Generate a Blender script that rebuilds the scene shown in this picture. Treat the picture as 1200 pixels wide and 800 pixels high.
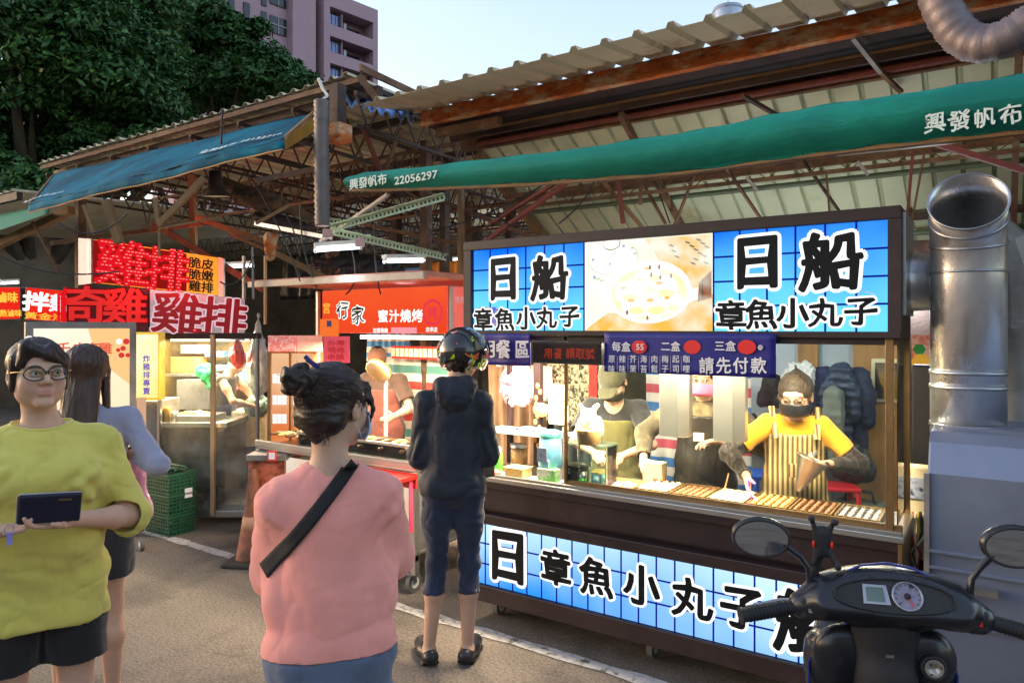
import bpy, math, random
import numpy as np
import openvdb
from mathutils import Vector, Matrix, Euler
from math import sin, cos, pi, radians, sqrt, atan2

random.seed(7)
rng = np.random.default_rng(7)
scene = bpy.context.scene
for o in list(bpy.data.objects):
    bpy.data.objects.remove(o)
COL = scene.collection

# ------------------------------------------------------------------ camera
# World axes: X runs along the row of stalls (to the right), Y goes back into the market, Z up, metres.
YAW = radians(34.2)
EYE = 1.75
cam_data = bpy.data.cameras.new('camera')
cam_data.sensor_width = 36.0
cam_data.lens = 25.0
cam_data.shift_y = -17.0 / 1200.0
cam_data.clip_start = 0.05
cam_data.clip_end = 900.0
cam = bpy.data.objects.new('camera', cam_data)
COL.objects.link(cam)
cam.location = (0, 0, EYE)
cam.rotation_euler = (radians(90), 0, YAW)
scene.camera = cam
cam_data.dof.use_dof = False

# ------------------------------------------------------------------ sky, sun, exposure
SUN_EL, SUN_AZ = radians(1.6), radians(-112)      # azimuth measured from +Y towards +X
world = bpy.data.worlds.new('World')
scene.world = world
world.use_nodes = True
wn = world.node_tree.nodes
wl = world.node_tree.links
wn.clear()
w_out = wn.new('ShaderNodeOutputWorld')
w_bg = wn.new('ShaderNodeBackground')
w_sky = wn.new('ShaderNodeTexSky')
w_sky.sky_type = 'NISHITA'
w_sky.sun_disc = False
w_sky.sun_elevation = SUN_EL
w_sky.sun_rotation = SUN_AZ
w_sky.air_density = 1.0
w_sky.dust_density = 3.0
w_sky.ozone_density = 1.8
w_bg.inputs['Strength'].default_value = 0.15
w_hsv = wn.new('ShaderNodeHueSaturation')        # hazy dusk air: the sky's colour is paler than clear air
w_hsv.inputs['Hue'].default_value = 0.512
w_hsv.inputs['Saturation'].default_value = 0.72
wl.new(w_sky.outputs[0], w_hsv.inputs['Color'])
wl.new(w_hsv.outputs[0], w_bg.inputs[0])
wl.new(w_bg.outputs[0], w_out.inputs[0])
sun_d = bpy.data.lights.new('sun', 'SUN')
sun_d.energy = 0.05
sun_d.angle = radians(28)
sun_d.color = (1.0, 0.80, 0.62)
sun = bpy.data.objects.new('sun', sun_d)
COL.objects.link(sun)
_s = Vector((sin(SUN_AZ) * cos(SUN_EL), cos(SUN_AZ) * cos(SUN_EL), sin(SUN_EL)))
sun.rotation_euler = _s.to_track_quat('Z', 'Y').to_euler()

scene.view_settings.view_transform = 'Standard'
scene.view_settings.look = 'None'
EXPO = 3.7
scene.view_settings.exposure = EXPO
KD = 0.5 ** EXPO        # lamps and lit signs are given in displayed brightness
scene.view_settings.gamma = 1.0
scene.render.engine = 'CYCLES'
scene.cycles.use_denoising = True
scene.cycles.max_bounces = 6
scene.cycles.diffuse_bounces = 3
scene.cycles.glossy_bounces = 3
scene.cycles.transmission_bounces = 5
scene.cycles.transparent_max_bounces = 12
scene.cycles.sample_clamp_indirect = 4.0
scene.cycles.caustics_reflective = False
scene.cycles.caustics_refractive = False

# ------------------------------------------------------------------ survey helper
FPX, CX, HY = 833.0, 600.0, 383.0
SN, CS = sin(YAW), cos(YAW)

def at(px, py, Y=None, X=None, Z=None, D=None):
    """world point on the sight line through a photo pixel, on the plane Y=, X= or Z=, or at the distance D="""
    k = (px - CX) / FPX
    v = (HY - py) / FPX
    dx, dy = CS * k - SN, SN * k + CS
    if Y is not None: t = Y / dy
    elif X is not None: t = X / dx
    elif Z is not None: t = (Z - EYE) / v
    else: t = D
    return Vector((dx * t, dy * t, EYE + v * t))

# ------------------------------------------------------------------ materials
MATS = {}

def M(name, col, rough=0.6, metal=0.0, var=0.18, scale=6.0, bump=0.12, bscale=90.0, stretch=(1, 1, 1),
      col2=None, patch=None, patch_scale=2.0, patch_t=0.55, spec=0.5, coat=0.0, emis=None, es=0.0,
      alpha=None, trans=0.0, ior=1.45, sheen=0.0, sss=0.0, bdist=0.004, gen=False):
    """procedural surface: base colour broken up by noise, optional second colour in patches, fine relief"""
    if name in MATS: return MATS[name]
    m = bpy.data.materials.new(name)
    m.use_nodes = True
    nt = m.node_tree
    N, L = nt.nodes, nt.links
    b = N['Principled BSDF']
    tc = N.new('ShaderNodeTexCoord')
    mp = N.new('ShaderNodeMapping')
    mp.inputs['Scale'].default_value = stretch
    L.new(tc.outputs['Generated' if gen else 'Object'], mp.inputs[0])
    n1 = N.new('ShaderNodeTexNoise')
    n1.inputs['Scale'].default_value = scale
    n1.inputs['Detail'].default_value = 5
    n1.inputs['Roughness'].default_value = 0.65
    L.new(mp.outputs[0], n1.inputs['Vector'])
    c = tuple(col) + (1,)
    c2 = tuple(col2) + (1,) if col2 else tuple(max(0, min(1, x * (1 - var * 1.6))) for x in col) + (1,)
    c3 = tuple(max(0, min(1, x * (1 + var))) for x in col) + (1,)
    rp = N.new('ShaderNodeValToRGB')
    e = rp.color_ramp.elements
    e[0].position = 0.28; e[0].color = c2
    e[1].position = 0.72; e[1].color = c3
    x = e.new(0.5); x.color = c
    L.new(n1.outputs['Fac'], rp.inputs[0])
    outc = rp.outputs[0]
    rfac = None
    if patch:
        n2 = N.new('ShaderNodeTexNoise')
        n2.inputs['Scale'].default_value = patch_scale
        n2.inputs['Detail'].default_value = 8
        n2.inputs['Roughness'].default_value = 0.7
        L.new(mp.outputs[0], n2.inputs['Vector'])
        r2 = N.new('ShaderNodeValToRGB')
        r2.color_ramp.elements[0].position = patch_t - 0.05
        r2.color_ramp.elements[1].position = patch_t + 0.07
        L.new(n2.outputs['Fac'], r2.inputs[0])
        mx = N.new('ShaderNodeMix'); mx.data_type = 'RGBA'
        L.new(r2.outputs[0], mx.inputs['Factor'])
        L.new(outc, mx.inputs['A'])
        mx.inputs['B'].default_value = tuple(patch) + (1,)
        outc = mx.outputs['Result']
    L.new(outc, b.inputs['Base Color'])
    rr = N.new('ShaderNodeMapRange')
    rr.inputs['To Min'].default_value = max(0.03, rough - 0.12)
    rr.inputs['To Max'].default_value = min(1, rough + 0.12)
    L.new(n1.outputs['Fac'], rr.inputs['Value'])
    L.new(rr.outputs[0], b.inputs['Roughness'])
    b.inputs['Metallic'].default_value = metal
    b.inputs['Specular IOR Level'].default_value = spec
    b.inputs['IOR'].default_value = ior
    if coat: b.inputs['Coat Weight'].default_value = coat; b.inputs['Coat Roughness'].default_value = 0.1
    if sheen: b.inputs['Sheen Weight'].default_value = sheen
    if sss:
        b.inputs['Subsurface Weight'].default_value = sss
        b.inputs['Subsurface Radius'].default_value = (0.012, 0.005, 0.003)
        b.inputs['Subsurface Scale'].default_value = 1.0
    if trans: b.inputs['Transmission Weight'].default_value = trans
    if alpha is not None: b.inputs['Alpha'].default_value = alpha
    if emis is not None:
        b.inputs['Emission Color'].default_value = tuple(emis) + (1,)
        b.inputs['Emission Strength'].default_value = es * KD
    if bump:
        n3 = N.new('ShaderNodeTexNoise')
        n3.inputs['Scale'].default_value = bscale
        n3.inputs['Detail'].default_value = 4
        L.new(mp.outputs[0], n3.inputs['Vector'])
        bp = N.new('ShaderNodeBump')
        bp.inputs['Strength'].default_value = min(1, bump * 3)
        bp.inputs['Distance'].default_value = bdist
        L.new(n3.outputs['Fac'], bp.inputs['Height'])
        L.new(bp.outputs[0], b.inputs['Normal'])
    MATS[name] = m
    return m

def glow(name, col, strength, col2=None, z0=0.0, z1=1.0, noise=0.0, nscale=4.0):
    """printed, lit from behind: the sign's own print and the lamps inside it"""
    if name in MATS: return MATS[name]
    m = bpy.data.materials.new(name)
    m.use_nodes = True
    N, L = m.node_tree.nodes, m.node_tree.links
    N.clear()
    out = N.new('ShaderNodeOutputMaterial')
    em = N.new('ShaderNodeEmission')
    em.inputs['Strength'].default_value = strength * KD
    tc = N.new('ShaderNodeTexCoord')
    if col2:
        sx = N.new('ShaderNodeSeparateXYZ')
        L.new(tc.outputs['Object'], sx.inputs[0])
        mr = N.new('ShaderNodeMapRange')
        mr.inputs['From Min'].default_value = z0
        mr.inputs['From Max'].default_value = z1
        L.new(sx.outputs['Z'], mr.inputs['Value'])
        nz = N.new('ShaderNodeTexNoise'); nz.inputs['Scale'].default_value = nscale
        L.new(tc.outputs['Object'], nz.inputs['Vector'])
        ad = N.new('ShaderNodeMath'); ad.operation = 'MULTIPLY_ADD'
        L.new(nz.outputs['Fac'], ad.inputs[0]); ad.inputs[1].default_value = noise
        L.new(mr.outputs[0], ad.inputs[2])
        sb = N.new('ShaderNodeMath'); sb.operation = 'SUBTRACT'
        L.new(ad.outputs[0], sb.inputs[0]); sb.inputs[1].default_value = noise * 0.5
        mx = N.new('ShaderNodeMix'); mx.data_type = 'RGBA'; mx.clamp_factor = True
        L.new(sb.outputs[0], mx.inputs['Factor'])
        mx.inputs['A'].default_value = tuple(col) + (1,)
        mx.inputs['B'].default_value = tuple(col2) + (1,)
        L.new(mx.outputs['Result'], em.inputs['Color'])
    else:
        em.inputs['Color'].default_value = tuple(col) + (1,)
    L.new(em.outputs[0], out.inputs[0])
    MATS[name] = m
    return m

def glassmat(name, tint=(0.92, 0.97, 0.95), rough=0.02, refl=1.0, dirt=0.06):
    """thin pane: straight-through transparency, a Fresnel reflection and a little greasy film"""
    if name in MATS: return MATS[name]
    m = bpy.data.materials.new(name)
    m.use_nodes = True
    N, L = m.node_tree.nodes, m.node_tree.links
    N.clear()
    out = N.new('ShaderNodeOutputMaterial')
    tr = N.new('ShaderNodeBsdfTransparent'); tr.inputs[0].default_value = tuple(tint) + (1,)
    gl = N.new('ShaderNodeBsdfGlossy'); gl.inputs['Roughness'].default_value = rough
    df = N.new('ShaderNodeBsdfDiffuse'); df.inputs[0].default_value = (0.75, 0.72, 0.62, 1)
    fr = N.new('ShaderNodeFresnel'); fr.inputs[0].default_value = 1.45
    ml = N.new('ShaderNodeMath'); ml.operation = 'MULTIPLY'; ml.inputs[1].default_value = refl
    L.new(fr.outputs[0], ml.inputs[0])
    m1 = N.new('ShaderNodeMixShader'); L.new(ml.outputs[0], m1.inputs[0]); L.new(tr.outputs[0], m1.inputs[1]); L.new(gl.outputs[0], m1.inputs[2])
    tc = N.new('ShaderNodeTexCoord'); nz = N.new('ShaderNodeTexNoise'); nz.inputs['Scale'].default_value = 5; nz.inputs['Detail'].default_value = 8
    L.new(tc.outputs['Object'], nz.inputs['Vector'])
    mr = N.new('ShaderNodeMapRange'); mr.inputs['From Min'].default_value = 0.4; mr.inputs['From Max'].default_value = 0.8
    mr.inputs['To Max'].default_value = dirt * 2.5; mr.inputs['To Min'].default_value = dirt * 0.3
    L.new(nz.outputs['Fac'], mr.inputs['Value'])
    m2 = N.new('ShaderNodeMixShader'); L.new(mr.outputs[0], m2.inputs[0]); L.new(m1.outputs[0], m2.inputs[1]); L.new(df.outputs[0], m2.inputs[2])
    L.new(m2.outputs[0], out.inputs[0])
    MATS[name] = m
    return m

# ------------------------------------------------------------------ mesh builder
class MB:
    def __init__(s): s.v = []; s.f = []; s.sm = []; s.mi = []; s.cur = 0
    def add(s, vs, fs, smooth=False):
        n = len(s.v); s.v += [tuple(v) for v in vs]
        for f in fs:
            s.f.append([i + n for i in f]); s.sm.append(smooth); s.mi.append(s.cur)
        return s
    def box(s, lo, hi, rz=0.0, mat=None):
        (a, b, c), (d, e, g) = lo, hi
        a, d = min(a, d), max(a, d); b, e = min(b, e), max(b, e); c, g = min(c, g), max(c, g)
        vs = [(a, b, c), (d, b, c), (d, e, c), (a, e, c), (a, b, g), (d, b, g), (d, e, g), (a, e, g)]
        if rz:
            mx, my = (a + d) / 2, (b + e) / 2
            vs = [(mx + (x - mx) * cos(rz) - (y - my) * sin(rz), my + (x - mx) * sin(rz) + (y - my) * cos(rz), z) for x, y, z in vs]
        if mat is not None: vs = [mat @ Vector(v) for v in vs]
        return s.add(vs, [(3, 2, 1, 0), (4, 5, 6, 7), (0, 1, 5, 4), (1, 2, 6, 5), (2, 3, 7, 6), (3, 0, 4, 7)])
    def bar(s, p, q, w, h=None, up=(0, 0, 1)):
        """rectangular bar from p to q"""
        h = h or w
        p, q = Vector(p), Vector(q)
        d = (q - p).normalized(); u = Vector(up)
        r = d.cross(u)
        if r.length < 1e-4: r = d.cross(Vector((1, 0, 0)))
        r.normalize(); u = r.cross(d)
        r *= w / 2; u *= h / 2
        vs = [p - r - u, p + r - u, p + r + u, p - r + u, q - r - u, q + r - u, q + r + u, q - r + u]
        return s.add(vs, [(0, 1, 2, 3), (7, 6, 5, 4), (1, 0, 4, 5), (2, 1, 5, 6), (3, 2, 6, 7), (0, 3, 7, 4)])
    def tube(s, pts, r, n=10, cap=True, closed=False, ov=None, smooth=True):
        """round tube through points; r is a number or one radius per point"""
        pts = [Vector(p) for p in pts]; m = len(pts)
        rs = list(r) if hasattr(r, '__len__') else [r] * m
        t0 = None; vs = []; ref = None
        for i, p in enumerate(pts):
            if closed: d = pts[(i + 1) % m] - pts[i - 1]
            else: d = pts[min(i + 1, m - 1)] - pts[max(i - 1, 0)]
            if d.length < 1e-9: d = Vector((0, 0, 1))
            d.normalize()
            if ref is None:
                ref = d.cross(Vector((0, 0, 1)))
                if ref.length < 1e-3: ref = d.cross(Vector((1, 0, 0)))
            ref = (ref - d * ref.dot(d)).normalized()
            b = d.cross(ref)
            for k in range(n):
                a = 2 * pi * k / n
                vs.append(p + (ref * cos(a) + b * sin(a) * (ov or 1)) * rs[i])
        fs = []
        for i in range(m if closed else m - 1):
            j = (i + 1) % m
            for k in range(n):
                fs.append((i * n + k, i * n + (k + 1) % n, j * n + (k + 1) % n, j * n + k))
        s.add(vs, fs, smooth)
        if cap and not closed:
            s.add(vs[:n], [tuple(range(n))[::-1]]); s.add(vs[-n:], [tuple(range(n))])
        return s
    def lathe(s, prof, c=(0, 0, 0), n=24, smooth=True, axis=None):
        """profile [(r, z)...] spun about z through c"""
        vs = []; c = Vector(c)
        q = Vector((0, 0, 1)).rotation_difference(Vector(axis)) if axis else None
        for r, z in prof:
            for k in range(n):
                a = 2 * pi * k / n
                p = Vector((r * cos(a), r * sin(a), z))
                if q: p = q @ p
                vs.append(c + p)
        fs = [(i * n + k, i * n + (k + 1) % n, (i + 1) * n + (k + 1) % n, (i + 1) * n + k) for i in range(len(prof) - 1) for k in range(n)]
        return s.add(vs, fs, smooth)
    def sph(s, c, r, n=12, m=8, smooth=True):
        r = r if hasattr(r, '__len__') else (r, r, r)
        vs = []; fs = []
        for i in range(m + 1):
            t = pi * i / m
            for k in range(n):
                a = 2 * pi * k / n
                vs.append((c[0] + r[0] * sin(t) * cos(a), c[1] + r[1] * sin(t) * sin(a), c[2] + r[2] * cos(t)))
        for i in range(m):
            for k in range(n):
                fs.append((i * n + k, (i + 1) * n + k, (i + 1) * n + (k + 1) % n, i * n + (k + 1) % n))
        return s.add(vs, fs, smooth)
    def prism(s, poly, d, smooth=False):
        """planar polygon (3-D points) extruded by vector d"""
        d = Vector(d); a = [Vector(p) for p in poly]; n = len(a)
        s.add(a + [p + d for p in a], [tuple(range(n))[::-1], tuple(range(n, 2 * n))] + [(i, (i + 1) % n, n + (i + 1) % n, n + i) for i in range(n)], smooth)
        return s
    def grid(s, fn, nu, nv, smooth=True):
        vs = [fn(i / nu, j / nv) for i in range(nu + 1) for j in range(nv + 1)]
        fs = [(i * (nv + 1) + j, (i + 1) * (nv + 1) + j, (i + 1) * (nv + 1) + j + 1, i * (nv + 1) + j + 1) for i in range(nu) for j in range(nv)]
        return s.add(vs, fs, smooth)
    def build(s, name, mat, parent=None, world=True, bevel=0.0, thick=0.0, label=None, kind=None, seg=2):
        org = Vector((0, 0, 0))
        if parent is not None and world: org = wloc(parent)
        me = bpy.data.meshes.new(name)
        me.from_pydata([(v[0] - org[0], v[1] - org[1], v[2] - org[2]) for v in s.v], [], s.f)
        mats = mat if isinstance(mat, (list, tuple)) else [mat]
        for x in mats: me.materials.append(x)
        me.polygons.foreach_set('use_smooth', s.sm)
        if len(mats) > 1: me.polygons.foreach_set('material_index', s.mi)
        me.update()
        return link(name, me, parent, bevel, thick, label, kind, seg)

def wloc(o):
    p = Vector(o.location)
    while o.parent: o = o.parent; p += Vector(o.location)
    return p

def link(name, me, parent=None, bevel=0.0, thick=0.0, label=None, kind=None, seg=2):
    o = bpy.data.objects.new(name, me)
    COL.objects.link(o)
    if parent is not None: o.parent = parent
    if thick:
        md = o.modifiers.new('solid', 'SOLIDIFY'); md.thickness = thick; md.offset = 0
    if bevel:
        md = o.modifiers.new('bevel', 'BEVEL'); md.width = bevel; md.segments = seg; md.limit_method = 'ANGLE'; md.angle_limit = radians(40)
    if label: o['label'] = label
    if kind: o['kind'] = kind
    return o

def tag(o, label, cat, group=None, kind=None):
    o['label'] = label; o['category'] = cat
    if group: o['group'] = group
    if kind: o['kind'] = kind
    return o

def thing(name, loc, label, cat, group=None, rz=0.0):
    o = bpy.data.objects.new(name, None)
    o.empty_display_size = 0.1
    COL.objects.link(o)
    o.location = loc; o.rotation_euler = (0, 0, rz)
    return tag(o, label, cat, group)

def copy_tree(o, parent=None):
    c = o.copy(); COL.objects.link(c); c.parent = parent
    for ch in o.children: copy_tree(ch, c)
    return c

def sheet_quad(mb, a, b, c, d, smooth=False):
    mb.add([a, b, c, d], [(0, 1, 2, 3)], smooth); return mb

# ------------------------------------------------------------------ lettering
def glyph_mesh(text, size=1.0, offset=0.0, extrude=0.0, shear=0.0, spacing=1.0, res=3):
    cu = bpy.data.curves.new('lettering', 'FONT')
    cu.body = text; cu.size = size; cu.offset = offset; cu.extrude = extrude; cu.shear = shear
    cu.space_character = spacing; cu.resolution_u = res
    cu.align_x = 'CENTER'; cu.align_y = 'CENTER'
    cu.fill_mode = 'BOTH'
    o = bpy.data.objects.new('lettering', cu)
    COL.objects.link(o)
    dg = bpy.context.evaluated_depsgraph_get()
    me = bpy.data.meshes.new_from_object(o.evaluated_get(dg))
    bpy.data.objects.remove(o); bpy.data.curves.remove(cu)
    return me

def lettering(name, text, mat, parent, centre, right, up, size, offset=0.0, extrude=0.0, lift=0.003, wide=1.0, brush=0.0, shear=0.0, spacing=1.0, seed=1, dil=0.0):
    """flat or raised characters on a face: centre in world, right/up unit vectors of the face, size = character height"""
    me = glyph_mesh(text, 1.0, offset, extrude / size if extrude else 0.0, shear, spacing)
    n = len(me.vertices)
    co = np.zeros(n * 3); me.vertices.foreach_get('co', co); co = co.reshape(-1, 3)
    bb0, bb1 = co.min(0), co.max(0)
    co[:, 0] -= (bb0[0] + bb1[0]) / 2; co[:, 1] -= (bb0[1] + bb1[1]) / 2
    if brush:
        h = np.sin(co[:, 0] * 9.0 + seed) * np.cos(co[:, 1] * 11.0 + seed * 2.1)
        g = np.sin(co[:, 0] * 7.0 + seed * 1.3) * np.sin(co[:, 1] * 8.0 + seed)
        co[:, 1] += brush * h + brush * 0.9 * co[:, 0]; co[:, 0] += brush * g
    r = Vector(right).normalized(); u = Vector(up).normalized(); nn = r.cross(u)
    org = wloc(parent) if parent is not None else Vector((0, 0, 0))
    c = Vector(centre) - org + nn * lift
    A = np.array([r * wide, u, nn]) * size
    out = co @ A + np.array(c)
    me.vertices.foreach_set('co', out.astype(np.float32).ravel())
    if dil:      # thick strokes: the same characters laid over each other on small rings
        fv = [list(p.vertices) for p in me.polygons]; vv = []; ff = []
        rings_ = [(dil, 14)] + ([(dil * 0.5, 8)] if dil > 0.05 else []) + [(0, 1)]
        q = 0
        for rad, m in rings_:
            for j in range(m):
                a_ = 2 * pi * j / m
                sh = np.array((r * cos(a_) + u * sin(a_)) * rad * size) + np.array(nn) * 0.00006 * q
                ff += [[i + n * q for i in f] for f in fv]; vv.append(out + sh); q += 1
        me = bpy.data.meshes.new(name); me.from_pydata(np.concatenate(vv).tolist(), [], ff)
    me.materials.clear(); me.materials.append(mat)
    me.name = name; me.update()
    return link(name, me, parent)

# ------------------------------------------------------------------ value noise on points
_lat = rng.random((32, 32, 32)).astype(np.float32)
def vnoise(p, freq):
    """smooth value noise in -1..1 at points p (n,3); freq number or 3-vector"""
    q = np.asarray(p, dtype=np.float32) * np.asarray(freq, dtype=np.float32) + 100.0
    i = np.floor(q).astype(np.int64); f = q - i; f = f * f * (3 - 2 * f)
    i &= 31; j = (i + 1) & 31
    x0, y0, z0 = i[:, 0], i[:, 1], i[:, 2]; x1, y1, z1 = j[:, 0], j[:, 1], j[:, 2]
    fx, fy, fz = f[:, 0], f[:, 1], f[:, 2]
    c = _lat
    a = c[x0, y0, z0] * (1 - fx) + c[x1, y0, z0] * fx
    b = c[x0, y1, z0] * (1 - fx) + c[x1, y1, z0] * fx
    d = c[x0, y0, z1] * (1 - fx) + c[x1, y0, z1] * fx
    e = c[x0, y1, z1] * (1 - fx) + c[x1, y1, z1] * fx
    return ((a * (1 - fy) + b * fy) * (1 - fz) + (d * (1 - fy) + e * fy) * fz) * 2 - 1

# ------------------------------------------------------------------ smooth solids (signed distance fields)
class SDF:
    def __init__(s, lo, hi, vox):
        s.lo = np.array(lo, dtype=np.float32); s.vox = vox
        s.n = np.ceil((np.array(hi) - s.lo) / vox).astype(int) + 1
        s.g = np.full(s.n, 0.2, dtype=np.float32)
    def _reg(s, lo, hi, pad):
        a = np.clip(np.floor((np.array(lo) - pad - s.lo) / s.vox).astype(int), 0, s.n)
        b = np.clip(np.ceil((np.array(hi) + pad - s.lo) / s.vox).astype(int) + 1, 0, s.n)
        if (b <= a).any(): return None, None
        ax = [s.lo[i] + np.arange(a[i], b[i], dtype=np.float32) * s.vox for i in range(3)]
        P = np.meshgrid(*ax, indexing='ij')
        return tuple(slice(a[i], b[i]) for i in range(3)), P
    def _mix(s, sl, d, k, op):
        g = s.g[sl]
        if op == 'sub':
            d = -d
            if k > 0:
                h = np.maximum(k - np.abs(g - d), 0) / k
                s.g[sl] = np.maximum(g, d) + h * h * k / 4
            else: s.g[sl] = np.maximum(g, d)
        else:
            if k > 0:
                h = np.maximum(k - np.abs(g - d), 0) / k
                s.g[sl] = np.minimum(g, d) - h * h * k / 4
            else: s.g[sl] = np.minimum(g, d)
    def cone(s, a, b, ra, rb=None, k=0.02, op='add', flat=None, ca=False, cb=False):
        """capsule whose radius goes from ra at a to rb at b; flat = (axis vector, factor) squashes it"""
        rb = ra if rb is None else rb
        a = np.array(a, dtype=np.float32); b = np.array(b, dtype=np.float32)
        R = max(ra, rb)
        sl, P = s._reg(np.minimum(a, b) - R, np.maximum(a, b) + R, k + 2 * s.vox + 0.01)
        if sl is None: return s
        ab = b - a; L2 = max(float(ab @ ab), 1e-12)
        X, Y, Z = P[0] - a[0], P[1] - a[1], P[2] - a[2]
        t = np.clip((X * ab[0] + Y * ab[1] + Z * ab[2]) / L2, 0, 1)
        qx, qy, qz = X - t * ab[0], Y - t * ab[1], Z - t * ab[2]
        rr = ra + (rb - ra) * t
        if flat is not None:
            n = np.array(flat[0], dtype=np.float32); n /= np.linalg.norm(n); f = flat[1]
            dn = qx * n[0] + qy * n[1] + qz * n[2]
            l2 = qx * qx + qy * qy + qz * qz
            d = (np.sqrt(np.maximum(l2 - dn * dn + (dn / f) ** 2, 0)) - rr) * min(1.0, f ** 0.5)
        else:
            d = np.sqrt(qx * qx + qy * qy + qz * qz) - rr
        if ca or cb:
            Ln = L2 ** 0.5; u = (X * ab[0] + Y * ab[1] + Z * ab[2]) / Ln
            if cb: d = np.maximum(d, u - Ln)
            if ca: d = np.maximum(d, -u)
        s._mix(sl, d, k, op); return s
    def chain(s, pts, rs, k=0.02, flat=None):
        for i in range(len(pts) - 1): s.cone(pts[i], pts[i + 1], rs[i], rs[i + 1], k, flat=flat)
        return s
    def swell(s, other, grow, k=0.006, z0=None, z1=None):
        """union with another field (on its own grid) grown by a few millimetres, between two heights"""
        g = other[0]; lo, vx = other[1], other[2]
        for ax in range(3):
            f = np.clip((s.lo[ax] + np.arange(s.n[ax]) * s.vox - lo[ax]) / vx, 0, g.shape[ax] - 1.001); i = f.astype(int); w = (f - i).astype(np.float32)
            sh = [1, 1, 1]; sh[ax] = -1; w = w.reshape(sh)
            g = np.take(g, i, ax) * (1 - w) + np.take(g, i + 1, ax) * w
        z = (s.lo[2] + np.arange(s.n[2]) * s.vox).astype(np.float32)
        lim = np.full(s.n[2], -1.0, dtype=np.float32)
        if z0 is not None: lim = np.maximum(lim, z0 - z)
        if z1 is not None: lim = np.maximum(lim, z - z1)
        d = np.maximum(g - grow, lim[None, None, :]); s._mix((slice(None),) * 3, d.astype(np.float32), k, 'add'); return s
    def ell(s, c, r, k=0.02, op='add', R=None):
        """ellipsoid; R = 3x3 rotation"""
        c = np.array(c, dtype=np.float32); r = np.array(r if hasattr(r, '__len__') else (r, r, r), dtype=np.float32)
        m = float(r.max()) if R is not None else r
        sl, P = s._reg(c - m, c + m, k + 2 * s.vox + 0.01)
        if sl is None: return s
        X, Y, Z = P[0] - c[0], P[1] - c[1], P[2] - c[2]
        if R is not None:
            R = np.array(R, dtype=np.float32)
            X, Y, Z = (R[0, i] * X + R[1, i] * Y + R[2, i] * Z for i in range(3))
        k0 = np.sqrt((X / r[0]) ** 2 + (Y / r[1]) ** 2 + (Z / r[2]) ** 2)
        k1 = np.sqrt((X / r[0] ** 2) ** 2 + (Y / r[1] ** 2) ** 2 + (Z / r[2] ** 2) ** 2)
        d = k0 * (k0 - 1) / np.maximum(k1, 1e-6)
        s._mix(sl, d, k, op); return s
    def box(s, c, h, rad=0.005, k=0.0, op='add', R=None):
        c = np.array(c, dtype=np.float32); h = np.array(h, dtype=np.float32)
        m = float(np.linalg.norm(h)) if R is not None else h
        sl, P = s._reg(c - m, c + m, k + 2 * s.vox + 0.01)
        if sl is None: return s
        X, Y, Z = P[0] - c[0], P[1] - c[1], P[2] - c[2]
        if R is not None:
            R = np.array(R, dtype=np.float32)
            X, Y, Z = (R[0, i] * X + R[1, i] * Y + R[2, i] * Z for i in range(3))
        q = [np.abs(X) - (h[0] - rad), np.abs(Y) - (h[1] - rad), np.abs(Z) - (h[2] - rad)]
        d = np.sqrt(sum(np.maximum(x, 0) ** 2 for x in q)) + np.minimum(np.maximum(q[0], np.maximum(q[1], q[2])), 0) - rad
        s._mix(sl, d, k, op); return s
    def blur(s, n):
        """relax the whole solid: joins between limbs and trunk drape smoothly"""
        g = s.g
        for _ in range(n):
            for ax in range(3):
                a = np.roll(g, 1, ax); b = np.roll(g, -1, ax); g = .25 * a + .5 * g + .25 * b
        s.g = g.astype(np.float32); return s
    def cut(s, axis, val, keep='below', k=0.0):
        """keep only the part below / above a coordinate"""
        ax = s.lo[axis] + np.arange(s.n[axis], dtype=np.float32) * s.vox
        d = (ax - val) if keep == 'below' else (val - ax)
        sh = [1, 1, 1]; sh[axis] = -1
        s.g = np.maximum(s.g, d.reshape(sh)); return s
    def cutplane(s, p, n):
        """remove what lies on the side n points to"""
        ax = [s.lo[i] + np.arange(s.n[i], dtype=np.float32) * s.vox for i in range(3)]
        n = np.array(n, dtype=np.float32); n /= np.linalg.norm(n)
        d = (ax[0] - p[0])[:, None, None] * n[0] + (ax[1] - p[1])[None, :, None] * n[1] + (ax[2] - p[2])[None, None, :] * n[2]
        s.g = np.maximum(s.g, d); return s
    def mesh(s, name, mat, parent=None, disp=None, adapt=0.0, loc=None, R=None, label=None, smooth_it=0, colour=None):
        g = openvdb.FloatGrid(background=0.2)
        g.copyFromArray(s.g.astype(np.float32), tolerance=0.0)
        pts, quads = g.convertToQuads(isovalue=0.0)
        pts = pts.astype(np.float32) * s.vox + s.lo
        me = bpy.data.meshes.new(name)
        quads = quads[:, ::-1]
        nv, nq = len(pts), len(quads)
        me.vertices.add(nv); me.loops.add(nq * 4); me.polygons.add(nq)
        me.vertices.foreach_set('co', pts.ravel())
        me.polygons.foreach_set('loop_start', np.arange(0, nq * 4, 4, dtype=np.int32))
        me.loops.foreach_set('vertex_index', quads.astype(np.int32).ravel())
        me.polygons.foreach_set('use_smooth', np.ones(nq, dtype=bool))
        me.update(calc_edges=True)
        if disp is not None:
            no = np.zeros(nv * 3, dtype=np.float32); me.vertices.foreach_get('normal', no); no = no.reshape(-1, 3)
            pts = pts + no * disp(pts)[:, None]
            me.vertices.foreach_set('co', pts.astype(np.float32).ravel())
        if R is not None or loc is not None:
            q = pts @ (np.array(R, dtype=np.float32).T if R is not None else np.eye(3, dtype=np.float32))
            if loc is not None: q = q + np.array(loc, dtype=np.float32)
            me.vertices.foreach_set('co', q.astype(np.float32).ravel())
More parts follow.
